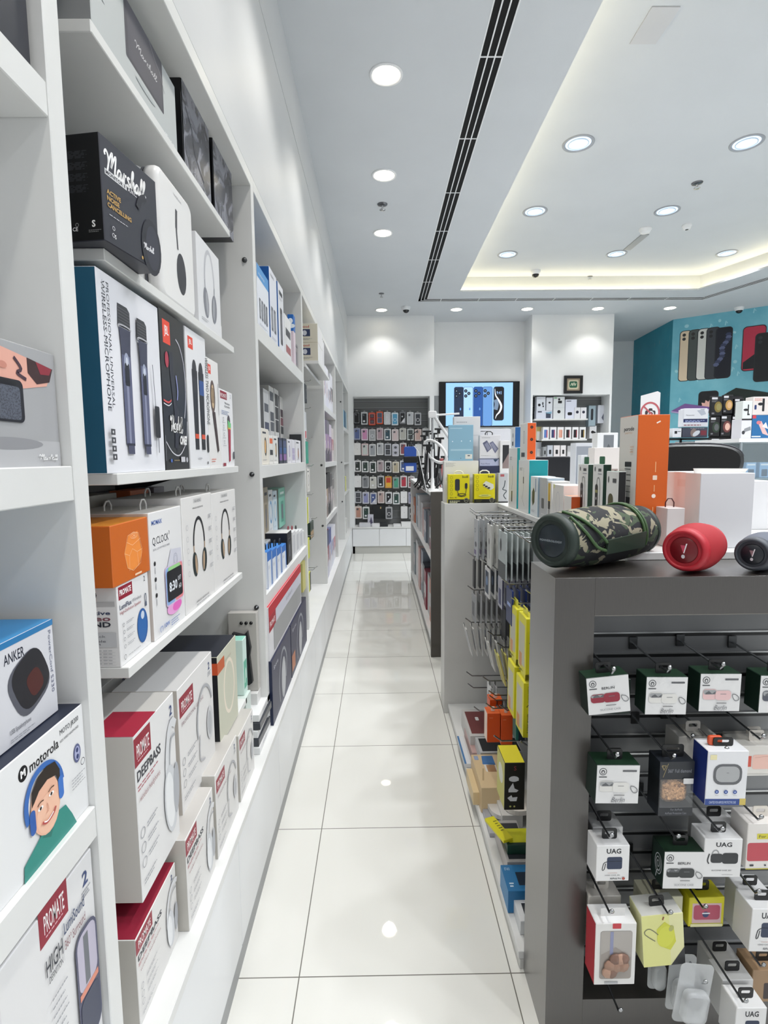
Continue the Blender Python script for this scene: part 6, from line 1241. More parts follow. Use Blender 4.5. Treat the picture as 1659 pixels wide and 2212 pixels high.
fr('white carton with a black slanted screen, right of the twin-adapter carton', 1079, 1100, 952, YE + .06, zE, .06, '#dcdcdc', lambda F: (F.rect(.25, .55, .9, .93, '#26282c'), F.poly([(.25, .62), (.9, .8), (.9, .55), (.25, .55)], '#8a7a78'), F.micro(.2, .3, .6, 3, GR)), name='tablet_box')
fr('wide white carton at the back of the end group, below the television', 1030, 1100, 927, YE + .21, zE, .05, '#d6d7dc', lambda F: F.line([(.1, .97), (.3, .97), (.3, .85)], .01, '#3a3a3c'), name='tablet_box')
# ================================================================ HOOK WALL OF THE GONDOLA
def rodW(label, Y, z, X1_=.44, up=True):
    mb = MB(); L = GX0 - .002 - X1_; mb.tube([(0, 0, 0), (-L + .03, 0, 0), (-L, 0, .022 if up else .006)], .0032, STEEL, 8); mb.box(-.004, .0, -.012, .012, -.02, .014, DSTEEL)
    tag(mb.obj('display_hook', None, (GX0 - .004, Y, z)), label, 'hook', 'hooks on the side of the gondola')
HR = [  # hook z, pack height, row, [(Y, width, number, colour, edge colour, label, print, hook tip X)]
 (1.16, .205, 'top', [(2.62, .10, 7, '#b9bcc0', '#8c9296', 'light grey game pad pack', lambda F: (F.ring(.3, .7, .07, .05, .02, '#4a4c52'), F.ell(.5, .35, .12, .07, '#3a3c44'), F.rect(.1, .08, .6, .2, '#6a5a84')), .45),
    (2.40, .09, 7, '#c9cac6', '#a5a6a2', 'ivory cable pack', lambda F: (F.ell(.5, .6, .05, .08, '#26282a'), F.line([(.4, .8), (.5, .5), (.6, .2)], .03, '#3a3c3e', 3)), .47),
    (2.17, .13, 8, '#a9b2b2', '#b4bcbc', 'grey-green tablet pack', lambda F: (F.rect(.0, .0, 1, .35, '#3a3f42'), F.ell(.35, .7, .08, .14, '#2a2d30')), .475), (1.95, .08, 5, '#8b8d90', '#3a3c40', 'dark clear plastic pack', None, .555)]),
 (.955, .15, 'second', [(2.62, .05, 5, '#202124', '#2c2d31', 'black round bottle pack', None, .44), (2.44, .10, 4, '#d6d6d6', '#c9c9c9', 'white-framed card with blue diamond', lambda F: (F.rect(.12, .12, .88, .88, '#24344a'), F.ell(.5, .55, .14, .16, '#7f9ac0')), .47), (2.26, .08, 6, '#a9aab4', '#3d4060', 'lilac and navy pack', lambda F: F.rect(.2, .1, .8, .6, '#3a3e66'), .49),
    (2.04, .09, 7, '#1d2c5a', '#1d3478', 'deep blue pack', lambda F: F.rect(.2, .5, .8, .6, '#8fa4d8'), .475), (1.86, .08, 3, '#cfcfcf', '#b9b9b9', 'white clear-topped pack', lambda F: F.ell(.5, .6, .1, .1, '#c9a0a8'), .52)]),
 (.785, .150, 'third', [(2.62, .10, 8, '#97999c', '#b4b6b9', 'clear adapter pack with dark edges', lambda F: F.rect(.2, .2, .8, .7, '#55575c'), .44), (2.36, .08, 5, '#26282c', '#3a3c42', 'black narrow pack', None, .53)]),
 (.62, .155, 'fourth', [(2.62, .09, 9, '#d0d0cd', '#b4b6b6', 'white card with a blue pen', lambda F: F.rect(.4, .15, .6, .85, '#4a5a8c', .02), .43), (2.42, .08, 5, '#cfcfcb', '#c5c6c4', 'white slim card pack', lambda F: F.rect(.4, .2, .6, .8, '#6a6c6e'), .50), (2.26, .08, 7, '#c9c46a', '#c5ba6c', 'yellowish slim card pack', lambda F: F.rect(.3, .1, .7, .9, '#a89a4a'), .51)]),
 (.40, .12, 'fifth', [(2.42, .08, 2, '#c9cacb', '#a9aaab', 'clear round-blister pack', lambda F: F.ell(.5, .4, .2, .3, '#8a8c90'), .48), (2.22, .08, 8, '#4a4c50', '#7a7c80', 'black disc pack', lambda F: F.ell(.5, .4, .2, .3, '#8a8c90'), .47)])]
for z, ph, rn, items in HR:
    for (Y, w, n, c, ec, l, art, tip) in items:
        rodW('chrome hook of the %s row carrying the %s stack' % (rn, l), Y, z + .012, tip); x = tip + .028; pitch = min((.682 - x) / n, .026)
        for k in range(n):
            X = x + k * pitch; fan = rn == 'fourth'
            o = carton('hanging_pack', '%s, %s along its hook in the %s row' % (l, ORD[k], rn), 'pack', w, .007, ph - .012, (X, Y + w / 2, z - ph + .006), -PI2, c, front=art, rightcol=ec, group=l + 's', rx=(math.radians(max(14 - 4 * k, 0)) if fan else 0))
            mb = MB(); mb.box(w * .35, w * .65, .002, .0035, ph - .012, ph + .006, BLACK); mb.obj('hang_tab', o)
for k, Y in enumerate((2.74, 2.52, 2.29, 2.06, 1.85, 1.76)): rodW('spare chrome hook in the top row of the hook wall, %s from the far end' % ORD[k], Y, 1.175, .47)
for Y, z in ((2.64, .345), (2.60, .30), (2.42, .265), (1.98, .36)): rodW('empty black hook low on the hook wall, %s' % {.345: 'upper left', .30: 'middle left', .265: 'lowest', .36: 'right'}[z], Y, z, .44)
# yellow tall boxes
def f_ylb(F): F.rect(.1, .1, .85, .85, '#b9b7a0', .02); F.rect(.15, .05, .5, .3, '#c98a4a')
def r_ylb(F): F.text('Z-SONIC POWER', .62, .08, .035, '#3a3a14', w=.36, rot=90, bold=.02); F.line([(.35, .56), (.5, .60), (.65, .56)], .015, '#2a2a14'); F.text('CHARGE-DETECT', .62, .64, .03, '#3a3a14', w=.30, rot=90)
k = 0
for (X, Yn, zt, zb, l) in ((.505, 1.93, .895, .705, 'upper yellow charger box, left of the pair'), (.505, 1.80, .90, .70, 'upper yellow charger box, right of the pair'), (.50, 1.93, .675, .475, 'lower yellow charger box, left of the pair'), (.50, 1.80, .67, .47, 'lower yellow charger box, right of the pair')):
    rodW('chrome hook carrying the ' + l, Yn + .05, zt + .012, .50); o = carton('charger_box', l + ' hanging on the gondola side', 'box', .10, .034, zt - zb, (X, Yn + .10, zb), -PI2, '#d9d222', front=f_ylb, right=r_ylb, topcol='#e6e04a')
    mb = MB(); mb.prism(rrect(.02, .08, zt - zb, zt - zb + .03, .006, 3), lambda a, b, t: (a, .01 + t, b), 0, .001, '#e0da3a'); mb.obj('hang_tab', o)
# orange hanging boxes
for x0, x1, y0, y1, Y, l in ((1052, 1081, 1541, 1604, 2.10, 'left of the front pair'), (1082, 1108, 1545, 1609, 2.10, 'right of the front pair'), (1058, 1086, 1512, 1538, 2.22, 'farther back above the pair')):
    a = hY(x0, y1, Y); b = hY(x1, y0, Y); o = carton('gadget_box', 'orange hanging box on the gondola side, ' + l, 'box', b.x - a.x, .06, b.z - a.z, (a.x, Y, a.z), 0, ('#cb4a12', .4, 0.0), front=lambda F: F.micro(.15, .85, .3, 1, '#f0c0a0'), sidecol='#e0c8b8' if 'left' in l else '#cb4a12', topcol='#e0662c'); mb = MB(); mb.rbox((b.x - a.x) * .35, (b.x - a.x) * .65, .02, .022, b.z - a.z, b.z - a.z + .02, .005, '#e6dcd4'); mb.obj('hang_tab', o)
    rodW('chrome hook carrying the orange box ' + l, Y + .02, b.z + .012, a.x + .0)
a = hY(1114, 1600, 1.95); carton('gadget_box', 'dark teal hanging box beside the yellow boxes', 'box', .035, .05, .13, (a.x, 1.95, a.z), 0, '#1d6a60', front=lambda F: F.rect(.3, .0, 1, .5, '#16263a'))
# black and yellow box with white shapes
Yk = 1.66; a = hY(1089, 1750, Yk); b = hY(1134, 1660, Yk)
def f_bk3(F): F.text('S', .52, .84, .09, '#9a3a44', al='c'); F.ell(.46, .66, .10, .06, '#c4c6c8'); F.rect(.24, .62, .70, .67, '#c4c6c8', .01); F.poly([(.2, .44), (.42, .58), (.5, .46), (.7, .42), (.6, .38), (.2, .38)], '#c4c6c8'); F.poly([(.15, .26), (.35, .32), (.4, .27), (.65, .28), (.6, .19), (.3, .19)], '#c4c6c8'); F.ell(.3, .08, .02, .02, '#a9a860'); F.ell(.5, .08, .02, .02, '#a9a860')
carton('gadget_box', 'black box with white shapes and yellow top and side, hanging low on the gondola', 'box', b.x - a.x, .11, b.z - a.z + .02, (a.x, Yk, a.z), 0, '#17170f', front=f_bk3, sidecol='#b4b04a', topcol='#d8cc2a', side=lambda F: F.ell(.5, .6, .2, .2, '#cfd0c0'))
rodW('chrome hook carrying the black and yellow box', Yk + .05, b.z + .045, .47)
# flat goods lying on the bottom shelf: image corners of the top face
SH = .0555
def flat(name, label, cat, x0, x1, yn, yf, zt, zb, c, art=None, rz=0, **k):
    p = hZ(x0, yn, zt); q = hZ(x1, yn, zt); f = hZ(x0 - (yn - yf) * .25, yf, zt)
    return carton(name, label, cat, q.x - p.x, f.y - p.y, zt - zb - .0005, (p.x, p.y, zb + .0005), rz, c, top=art, **k)
flat('tablet_case_box', 'clear-lidded box with a maroon tablet case, farthest on the bottom shelf', 'box', 1016, 1080, 1590, 1532, .145, SH, '#c4c2c0', lambda F: (F.rect(.08, .08, .95, .9, '#6d3434'), F.rect(.38, .55, .5, .68, '#e0e0e0', .02)))
flat('tablet_case_box', 'clear-lidded box with a black tablet case, in front of the maroon one', 'box', 1038, 1130, 1626, 1592, .15, SH, '#b9bbbc', lambda F: F.rect(.06, .08, .97, .9, '#16191d'))
flat('tablet_case_box', 'slim box with a dusty pink case beneath the black one', 'box', 1020, 1036, 1626, 1572, .10, SH, '#b99a96')
flat('folder_pack', 'blue-edged white folder at the aisle edge of the bottom shelf', 'folder', 1004, 1018, 1650, 1590, .075, SH, '#d9dce0', lambda F: F.rect(0, 0, .3, 1, '#3f74a8'))
flat('tablet_case_box', 'cream carton picturing a blue and tan flap case, on the bottom shelf', 'box', 1040, 1130, 1702, 1630, .16, SH, '#d2ba92', lambda F: (F.rect(.25, .45, .55, .95, '#d9d6cf', .03), F.rect(.30, .45, .52, .66, '#a8805a'), F.poly([(.22, .68), (.55, .66), (.55, .95), (.26, .95)], '#3d6fa6'), F.rect(.05, .82, .16, .95, '#8fa0c0'), F.line([(.1, .2), (.2, .55)], .03, '#b09a74')), sidecol='#c9b088')
flat('tablet_case_box', 'narrow cream carton at the aisle edge beside the cream flap-case carton', 'box', 1022, 1038, 1712, 1660, .11, SH, '#d6c096')
def sleeve(label, x0, x1, yn, yf, z, c, hole):
    p = hZ(x0, yn, z); q = hZ(x1, yf, z); L = math.hypot(q.x - p.x, q.y - p.y); mb = MB()
    mb.prism(rrect(0, .12, 0, L, .05, 6), lambda a, b, t: (a, b, t), 0, .018, c); F = Face(mb, (0, 0, .018), (1, 0, 0), (0, 1, 0), .12, L); F.ell(.5, .6, .05, .09, hole); F.ell(.5, .25, .04, .05, '#b9a892')
    tag(mb.obj('accessory_sleeve', None, (p.x, p.y, z), rz=.12), label, 'sleeve')
sleeve('white rounded cardboard sleeve with a grey slot, nearer the aisle', 1068, 1052, 1775, 1712, .075, '#d9d7d4', '#6a6866'); sleeve('white rounded cardboard sleeve with brown cut-outs, beneath the black and yellow box', 1100, 1080, 1765, 1710, .11, '#dcd8d0', '#7d5a3c')
flat('tablet_case_box', 'plain white block under the second cardboard sleeve', 'box', 1085, 1130, 1762, 1722, .108, SH, '#cfcfcc')
flat('folder_pack', 'silver grey folder pack at the aisle edge below the sleeves', 'folder', 1058, 1074, 1800, 1722, .072, SH, '#a9aab0')
flat('tablet_case_box', 'clear-edged box with dark screen protector near the blue box', 'box', 1096, 1150, 1862, 1772, .115, SH, '#a9a7a6', lambda F: (F.rect(.10, .06, .95, .92, '#30343a'), F.rect(.45, .2, .95, .45, '#3b3470')), sidecol='#b9b4b2')
flat('tablet_case_box', 'dark green flat pack with yellow label, on top of the dark boxes', 'box', 1096, 1160, 1826, 1790, .150, .1155, '#123a2c', lambda F: F.rect(.1, .15, 1, 1, '#cfcf1e'))
o = flat('folder_pack', 'folded yellow instruction card lying over the dark green pack', 'card', 1088, 1112, 1816, 1764, .162, .1505, '#dbd31e', lambda F: F.micro(.5, .8, .4, 5, '#5a5a14', gap=.1, t=.04), rz=.35)
flat('tablet_case_box', 'blue carton with white lettering at the near end of the bottom shelf', 'box', 1098, 1160, 1925, 1868, .13, SH, '#1f6b9e', lambda F: (F.text('ET-013', .10, .78, .1, '#cfe4f2', w=.18), F.rect(.45, .2, .95, .7, '#16283a'), F.micro(.12, .3, .16, 2, '#cfe4f2', gap=.1, t=.05)), sidecol='#2a7fb4')
flat('tablet_case_box', 'white and dark slab in front of the blue carton on the bottom shelf', 'box', 1124, 1170, 1990, 1942, .10, SH, '#d2d4d6', lambda F: F.rect(.3, .2, 1, .8, '#26282c'))
# ================================================================ SECOND GONDOLA GOODS
r_ = random.Random(4)
cols = ['#b9babb', '#8f9aa0', '#caa7a0', '#8a3244', '#9fb8c6', '#d0d0d0', '#4a4d55', '#c97a5a', '#d9d9da', '#7d8794']
names_ = ['grey', 'blue-grey', 'rose', 'wine red', 'light blue', 'white', 'charcoal', 'terracotta', 'off-white', 'slate']
for zb_, hh, rn in ((.7205, .36, 'upper'), (.1255, .44, 'lower')):
    y = HY0 + .08
    for k in range(10):
        w = .20 + .02 * (k % 3); c = cols[(k * 3 + (0 if rn == 'upper' else 4)) % 10]; nm = names_[(k * 3 + (0 if rn == 'upper' else 4)) % 10]
        h = hh * (.72 + .28 * r_.random()); carton('gadget_box', '%s carton, %s from the near end on the %s shelf of the second gondola' % (nm, ORD[k], rn), 'box', w, .2, h, (.405 + .006 * (k % 3), y + w, zb_), -PI2, c, front=f_mag([c, '#d8d8da', c]) if k % 2 else bars); y += w + .018
# tripods, selfie sticks, ring lights on its top
def tripod(label, x, y, h, spread, col, head=None, lean=0):
    e = empty('tripod', (x, y, HZ)); tag(e, label, 'tripod')
    mb = MB(); mb.tube([(0, 0, h * .25), (lean * .5, 0, h * .65), (lean, 0, h)], .009, col, 8, rr=[.011, .009, .007]); mb.obj('column', e)
    for k in range(3):
        t = k * 2.094 + .5; mb = MB(); mb.tube([(0, 0, h * .30), (spread * math.cos(t), spread * math.sin(t), .005)], .006, col, 6); mb.obj('leg', e)
    mb = MB(); mb.box(-.012 + lean, .012 + lean, -.012, .012, h, h + .03, BLACK); mb.box(lean - .035, lean + .035, -.004, .004, h + .03, h + .045, BLACK); mb.obj('phone_clamp', e)
    return e
for k, (px, Y, py, sp, col, l) in enumerate(((908, 4.3, 985, .05, BLACK, 'black mini tripod at the far left of the gondola top'), (918, 4.0, 960, .06, BLACK, 'tall black folded tripod, left front on the gondola top'), (925, 4.5, 930, .07, ('#c9cbcd', .25, .6), 'silver tripod behind the ring light'), (944, 4.2, 945, .07, BLACK, 'black tripod right of the ring light stand'), (950, 4.6, 925, .06, ('#d9dadb', .4, 0.0), 'white selfie stick tripod leaning right'), (912, 4.7, 940, .05, ('#dcdddd', .4, 0.0), 'white slim tripod at the back left'), (939, 5.0, 935, .08, BLACK, 'black tripod in the back row'), (956, 4.05, 985, .06, BLACK, 'short black tripod against the light panel'), (930, 4.25, 962, .06, BLACK, 'black tripod just behind the ring light base'), (922, 4.8, 950, .07, BLACK, 'black tripod between the silver and white ones'), (948, 5.2, 950, .06, BLACK, 'black tripod at the far right back'), (903, 4.6, 1000, .04, BLACK, 'very small black tripod at the back left edge'), (953, 4.35, 1000, .05, ('#8a8c8f', .3, .6), 'short grey tripod near the light panel'), (936, 4.65, 985, .07, BLACK, 'squat black tripod behind the pole'), (914, 4.15, 1010, .05, BLACK, 'short black tripod at the front left'))):
    x = sX(Y, HZ, px); h = sZ(x, Y, py) - HZ - .045; tripod(l, x, Y, h, sp, col, lean=.02 if k % 2 else -.01)
Yr = 4.02; xr_ = sX(Yr, HZ, 934); e = empty('ring_light', (xr_, Yr, HZ)); tag(e, 'white ring light stand with folding arms on the second gondola', 'ring light')
WPL = ('#e2e3e4', .35, 0.0)
mb = MB(); mb.lathe([(.05, 0), (.05, .008), (.015, .012), (.014, .09)], WPL, 20); mb.obj('base', e)
hR = sZ(xr_, Yr, 897) - HZ
mb = MB(); mb.tube([(0, 0, .08), (0, 0, hR * .55)], .011, WPL, 10); mb.obj('lower_pole', e)
mb = MB(); mb.tube([(0, 0, hR * .55), (0, 0, hR)], .008, ('#b9bbbd', .25, .7), 10); mb.obj('upper_pole', e)
mb = MB(); mb.rbox(-.03, .03, -.02, .02, hR - .02, hR + .03, .01, WPL); mb.tube([(.0, 0, hR), (.20, 0, hR + .01)], .007, WPL, 8); mb.tube([(.01, 0, hR), (.16, 0, hR - .22)], .011, WPL, 8); mb.obj('folding_arm', e)
mb = MB(); rc = (.02, -.02, hR * .52); mb.tube([(rc[0] + .075 * math.cos(t) , rc[1] - .05 * math.cos(t), rc[2] + .07 * math.sin(t) - .045 * math.cos(t)) for t in [i * math.pi / 12 for i in range(24)]], .011, WPL, 8, closed=True); mb.obj('ring_lamp', e)
mb = MB(); mb.rbox(.15, .21, -.012, .012, hR - .30, hR - .20, .01, BLACK); mb.obj('phone_holder', e)
# blue pouch hanging
e = empty('waterproof_pouch', (sX(3.86, 1.45, 873), 3.86, 1.35)); tag(e, 'blue waterproof phone pouch with black strap hanging on a white arm', 'pouch')
w = .088; mb = MB(); mb.rbox(0, w, 0, .01, 0, .185, .012, ('#2b52a8', .3, 0.0)); mb.obj('pouch', e)
mb = MB(); mb.rbox(-.004, w + .008, -.006, .014, .070, .115, .008, BLACK); mb.obj('strap', e)
mb = MB(); mb.cbox(.012, w - .02, -.003, -.001, .012, .045, '#dfe3ea', .0008); mb.obj('label_patch', e)
mb = MB(); mb.tube([(.07, 0, .19), (.10, 0, .15), (.16, 0, -.14)], .003, WPL, 6); mb.tube([(.04, .005, .185), (.05, .005, .26), (.10, .01, .30)], .003, BLACK, 6); mb.obj('lanyard', e)
for k, (x0, x1, y0, Y, c, l) in enumerate(((946, 958, 935, 4.9, '#dcdcdc', 'white carton behind the tripods'), (951, 960, 990, 4.4, '#a85a5a', 'red and black pack between the tripods'), (940, 950, 1010, 4.6, '#26282c', 'black pack behind the ring light base'))):
    fr(l, x0, x1, y0, Y, HZ, .06, c)
# ================================================================ RIGHT BACKGROUND
# no-photography sign
Yp = 3.6; e = empty('sign', (0, Yp, 0)); a = hY(1382, 925, Yp); b = hY(1427, 845, Yp); e.location = (a.x, Yp, a.z); w, h = b.x - a.x, b.z - a.z
tag(e, 'white no-photography sign with red crossed circle above the orange carton', 'sign')
mb = MB(); mb.prism([(0, 0), (w, 0), (w, h * .96), (w * .85, h), (0, h * .88)], lambda p, q, t: (p, t, q), 0, .004, '#dedcdc'); F = Face(mb, (0, -.0001, 0), (1, 0, 0), (0, 0, 1), w, h)
F.rect(.24, .28, .78, .48, '#3a3234', .04); F.rect(.42, .44, .62, .54, '#3a3234', .03); F.ell(.54, .38, .09, .09, '#d9d6d6'); F.ell(.54, .38, .06, .06, '#3a3234'); F.ell(.54, .38, .035, .035, '#d9d6d6'); F.ring(.50, .42, .25, .27, .05, '#b4585e', seg=36); F.line([(.18, .58), (.82, .26)], .045, '#b4585e'); mb.obj('board', e)
mb = MB(); mb.box(w * .45, w * .55, .006, .014, GZ - a.z, h * .5, WPL); mb.obj('stand_post', e)
# rest: counter carrying the sign and racks
def counter(label, x0, x1, y0, y1, z, m='shelf_white'):
    e = empty('counter', (x0, y0, 0)); tag(e, label, 'counter'); mb = MB(); mb.cbox(0, x1 - x0, 0, y1 - y0, z - .03, z, m); mb.obj('worktop', e); mb = MB(); mb.box(.02, x1 - x0 - .02, .02, y1 - y0 - .02, 0, z - .03, 'panel_grey'); mb.obj('cabinet_body', e)
counter('white counter behind the gondola carrying the sign and black racks', 1.5, 3.2, 3.3, 4.2, GZ - .001)
# black rack with cartons
Yk = 3.9; RXa = sX(Yk, 1.5, 1442); RXb = sX(Yk, 1.5, 1600); zR = hY(1500, 946, Yk).z
e = empty('wire_rack', (RXa, Yk, GZ)); tag(e, 'black metal rack frame holding shaver cartons before the teal mural', 'rack')
for x in (0, .09, RXb - RXa): mb = MB(); mb.box(x, x + .012, 0, .012, 0, zR - GZ, BLACK); mb.obj('post', e)
mb = MB(); mb.box(0, RXb - RXa, -.0, .2, zR - GZ - .012, zR - GZ, BLACK); mb.obj('shelf', e)
mb = MB(); mb.box(0, RXb - RXa, .15, .16, .05, .06, BLACK); mb.obj('rail', e)
def rk(label, x0, x1, y0, y1, c, art=None, Y=Yk, d=.06, name='shaver_box', **k):
    a = hY(x0, y1, Y); b = hY(x1, y0, Y); return carton(name, label, 'box', b.x - a.x, d, b.z - a.z, (a.x, Y, a.z), 0, c, front=art, **k)
zt_ = 945
rk('small white carton with a black gadget, left end of the black rack', 1453, 1472.5, 925, zt_, '#dcdee2', lambda F: (F.rect(.2, .4, .5, .7, '#26282c'), F.rect(.55, .62, .9, .68, INK), F.micro(.1, .88, .6, 1, INK)))
rk('dark carton with a silver epilator photo on the black rack', 1474, 1529, 923, zt_, '#4a4c5a', lambda F: (F.ell(.45, .45, .35, .42, '#8a7a74'), F.ell(.55, .4, .42, .22, '#d0d4da', rot=35), F.rect(.72, .2, .95, .7, '#7a3540'), F.micro(.3, .93, .6, 1, '#c9c9d0', t=.03)))
rk('white carton with blue info strip lying on the epilator carton', 1474, 1531, 884, 922, '#dadce2', lambda F: (F.rect(.03, .25, .97, .46, '#2d3666'), F.micro(.1, .38, .8, 2, '#aab4dc', gap=.07, t=.04), F.micro(.05, .12, .7, 1, '#8a4a50', t=.05)), Y=Yk - .005)
rk('white carton with a silver travel shaver photo, top of the stack on the rack', 1477, 1528.5, 882, 905, '#e0e2e6', lambda F: (F.poly([(.55, .8), (.85, .9), (.95, .45), (.75, .3)], '#b4bac6'), F.text('Panasonic', .1, .3, .12, INK, w=.35), F.micro(.7, .95, .2, 1, INK, t=.04)), Y=Yk - .012, d=.05)
rk('white carton with an orange styling brush under the rack shelf', 1467, 1522.5, 953, 972, '#dadadc', lambda F: (F.text('Panasonic', .05, .72, .16, INK, w=.36, bold=.02), F.ell(.08, .35, .14, .16, '#8a3a44'), F.poly([(.3, .2), (.6, .85), (.8, .5), (.95, .3)], '#3a3238'), F.poly([(.5, .5), (.65, .8), (.8, .55)], '#c98a78')), Y=Yk + .03)
mb = MB(); pz = hY(1467, 972, Yk).z; mb.cbox(0, hY(1523, 972, Yk + .03).x - hY(1467, 972, Yk + .03).x, 0, .08, GZ, hY(1467, 972, Yk + .03).z - .001, '#cfcfd2'); tag(mb.obj('storage_box', None, (hY(1467, 972, Yk + .03).x, Yk + .03, 0)), 'plain light block under the styling brush carton', 'box')
# black cosmetics packs
for k, (x0, x1, y0, y1, l, hair, c2) in enumerate(((1535, 1562, 856, 898, 'top left, with a gold strip', '#7a6a34', '#8a8250'), (1561, 1584, 853, 893, 'top middle, with a blond head', '#b08a4a', '#c9a27a'), (1585, 1607, 860, 900, 'top right, with a pink hand', '#1c1c20', '#b05a7a'), (1533, 1556, 900, 942, 'middle left, with dark buttons', '#2a3a2c', '#5a5c5e'), (1556, 1580, 897, 942, 'middle, with a red-haired face', '#6a3a38', '#d9b0a0'), (1580, 1599, 898, 942, 'middle right, with a silver tool', '#26262a', '#8a8c90'), (1534, 1568, 946, 982, 'bottom left, with a pink oval device', '#1a1a1c', '#d8a8b0'), (1570, 1592, 948, 986, 'bottom right, with a small portrait', '#26201e', '#c99a84'))):
    def fa(F, hair=hair, c2=c2): F.rect(.05, .84, .55, .95, '#c9c9cc', .02); F.micro(.05, .78, .5, 2, '#8a8a90', gap=.05, t=.02); F.ell(.62, .45, .20, .28, hair); F.ell(.66, .45, .12, .18, c2); F.rect(.08, .08, .3, .16, '#77777c')
    rk('black beauty-tool pack on the hanging stand, ' + l, x0, x1, y0, y1, '#131315', fa, Y=3.62, d=.02, name='beauty_pack', group='black beauty-tool packs')
e = empty('pack_stand', (hY(1566, 980, 3.66).x, 3.66, GZ)); tag(e, 'black floor-standing panel carrying the black beauty-tool packs', 'display stand'); mb = MB(); mb.box(-.11, .10, 0, .015, 0, hY(1566, 856, 3.66).z - GZ, '#17171a'); mb.obj('panel', e)
# glass showcase at the right edge
Yg = 2.85; gx0 = sX(Yg, 1.5, 1600); gx1 = gx0 + .5; zg = hY(1620, 955, Yg).z
e = empty('glass_showcase', (gx0, Yg, 0)); tag(e, 'clear glass showcase tower with white top at the right edge', 'showcase')
P_ = lambda nm, x0, x1, y0, y1, z0, z1, m: (lambda mb: (mb.box(x0, x1, y0, y1, z0, z1, m), mb.obj(nm, e)))(MB())
P_('top', -.01, .51, -.0, .4, zg, zg + .02, WPL); P_('base', 0, .5, 0, .4, 0, .6, 'dark_panel'); P_('glass_pane', .012, .49, 0, .005, .6, zg, 'glass_pane'); P_('glass_pane', 0, .005, .012, .39, .6, zg, 'glass_pane')
for x, y in ((0, 0), (.488, 0), (0, .388), (.488, .388)): P_('corner_post', x, x + .010, y, y + .010, .6, zg, ('#aab4b9', .15, .6))
zsh = []
for py in (1033, 1100, 1165):
    z = hY(1640, py, Yg + .05).z; zsh.append(z); P_('glass_shelf', .012, .487, .012, .385, z - .006, z, ('#9fb9c2', .08, 0.0, .55))
P_('back_pane', .012, .487, .386, .39, .6, zg, ('#26343a', .2, 0.0))
zsh = [zg - .1] + zsh
for r, z in enumerate(zsh[1:]):
    for k in range(4):
        if r == 0: c, l, hh = '#8fb8e0', 'pale blue boxed cable', .085
        elif r == 1: c, l, hh = ('#3a2a48', '#5a6a4c', '#6a4a5c', '#2a3a44')[k], ('purple', 'olive', 'plum', 'dark teal')[k] + ' small carton', .07
        else: c, l, hh = ('#8a8c90', '#3a3c40', '#a98a6a', '#5a5c60')[k], ('silver', 'black', 'tan', 'grey')[k] + ' small carton', .07
        carton('showcase_item', '%s on the %s glass shelf, %s from the left' % (l, ('upper', 'middle', 'lower')[r], ORD[k]), 'box', .055, .04, hh, (gx0 + .03 + k * .075, Yg + .10, z + .0005), 0, c, front=(lambda F: (F.rect(.2, .1, .8, .55, '#2f4a6a', .05), F.rect(.1, .8, .9, .9, '#e4eef6'))) if r == 0 else None, group='items in the glass showcase')
Yt = Yg + .02
for k, (x0, x1, y0, c, l, art) in enumerate(((1603, 1624, 867, '#dbe0de', 'white carton with a black massage gun', lambda F: (F.rect(.45, .3, .65, .8, '#26282c', .05), F.ell(.35, .55, .18, .10, '#26282c'), F.rect(.85, .8, .95, .9, INK))), (1595, 1622, 902, '#dcdce2', 'white carton with a grey hair dryer', lambda F: (F.poly([(.2, .25), (.3, .5), (.9, .55), (.95, .35), (.5, .35)], '#8f9296'), F.ell(.22, .3, .1, .14, '#3a3c40'), F.rect(.1, .82, .5, .86, '#a05050'))))):
    pass
zT = zg + .02
ax_ = lambda px: sX(Yt, zT, px)
def tp(label, x0, x1, y0, zb, c, art, d=.08, Y=Yt):
    a = sX(Y, zb, x0); b = sX(Y, zb, x1); z = sZ(a, Y, y0); carton('appliance_box', label, 'box', b - a, d, z - zb - .0005, (a, Y, zb + .0005), 0, c, front=art); return z
zt3 = tp('white carton with a grey massage gun, lower left on the showcase', 1600, 1622, 905, zT, '#dcdce2', lambda F: (F.poly([(.2, .25), (.3, .5), (.9, .62), (.95, .42), (.5, .35)], '#8f9296'), F.ell(.22, .3, .08, .10, '#3a3c40'), F.rect(0, .93, 1, 1, '#1c1c20')))
zt4 = tp('blue carton with a pink and white figure, lower right on the showcase', 1623, 1662, 897, zT, '#2a6aa0', lambda F: (F.rect(.0, .86, .2, 1, '#c8404a'), F.poly([(.3, .7), (.5, .75), (.8, .3), (.95, .1), (.6, .2)], '#e0b8b4'), F.poly([(.55, .5), (.75, .7), (.9, .4)], '#e6e8ec'), F.rect(0, .05, .5, .1, '#dfe8f0'), F.ell(.35, .68, .1, .08, '#d07a84')))
tp('small white carton with a black tripod shape, upper left on the showcase', 1603, 1624, 866, zt3 + .0005, '#dbe0de', lambda F: (F.rect(.52, .25, .64, .8, '#26282c', .05), F.ell(.35, .5, .14, .07, '#26282c'), F.rect(.5, .2, .75, .28, '#26282c')), d=.06, Y=Yt + .002)
tp('white and orange carton with a black mount, upper right on the showcase', 1625, 1662, 857, zt4 + .0005, '#dcd4d0', lambda F: (F.micro(.1, .9, .5, 3, '#d0603a', gap=.05, t=.02), F.rect(.55, .2, .68, .9, '#1c1d22', .03), F.ell(.45, .6, .15, .08, '#1c1d22'), F.rect(.1, .3, .22, .55, '#26386a', .03)), d=.06, Y=Yt + .002)
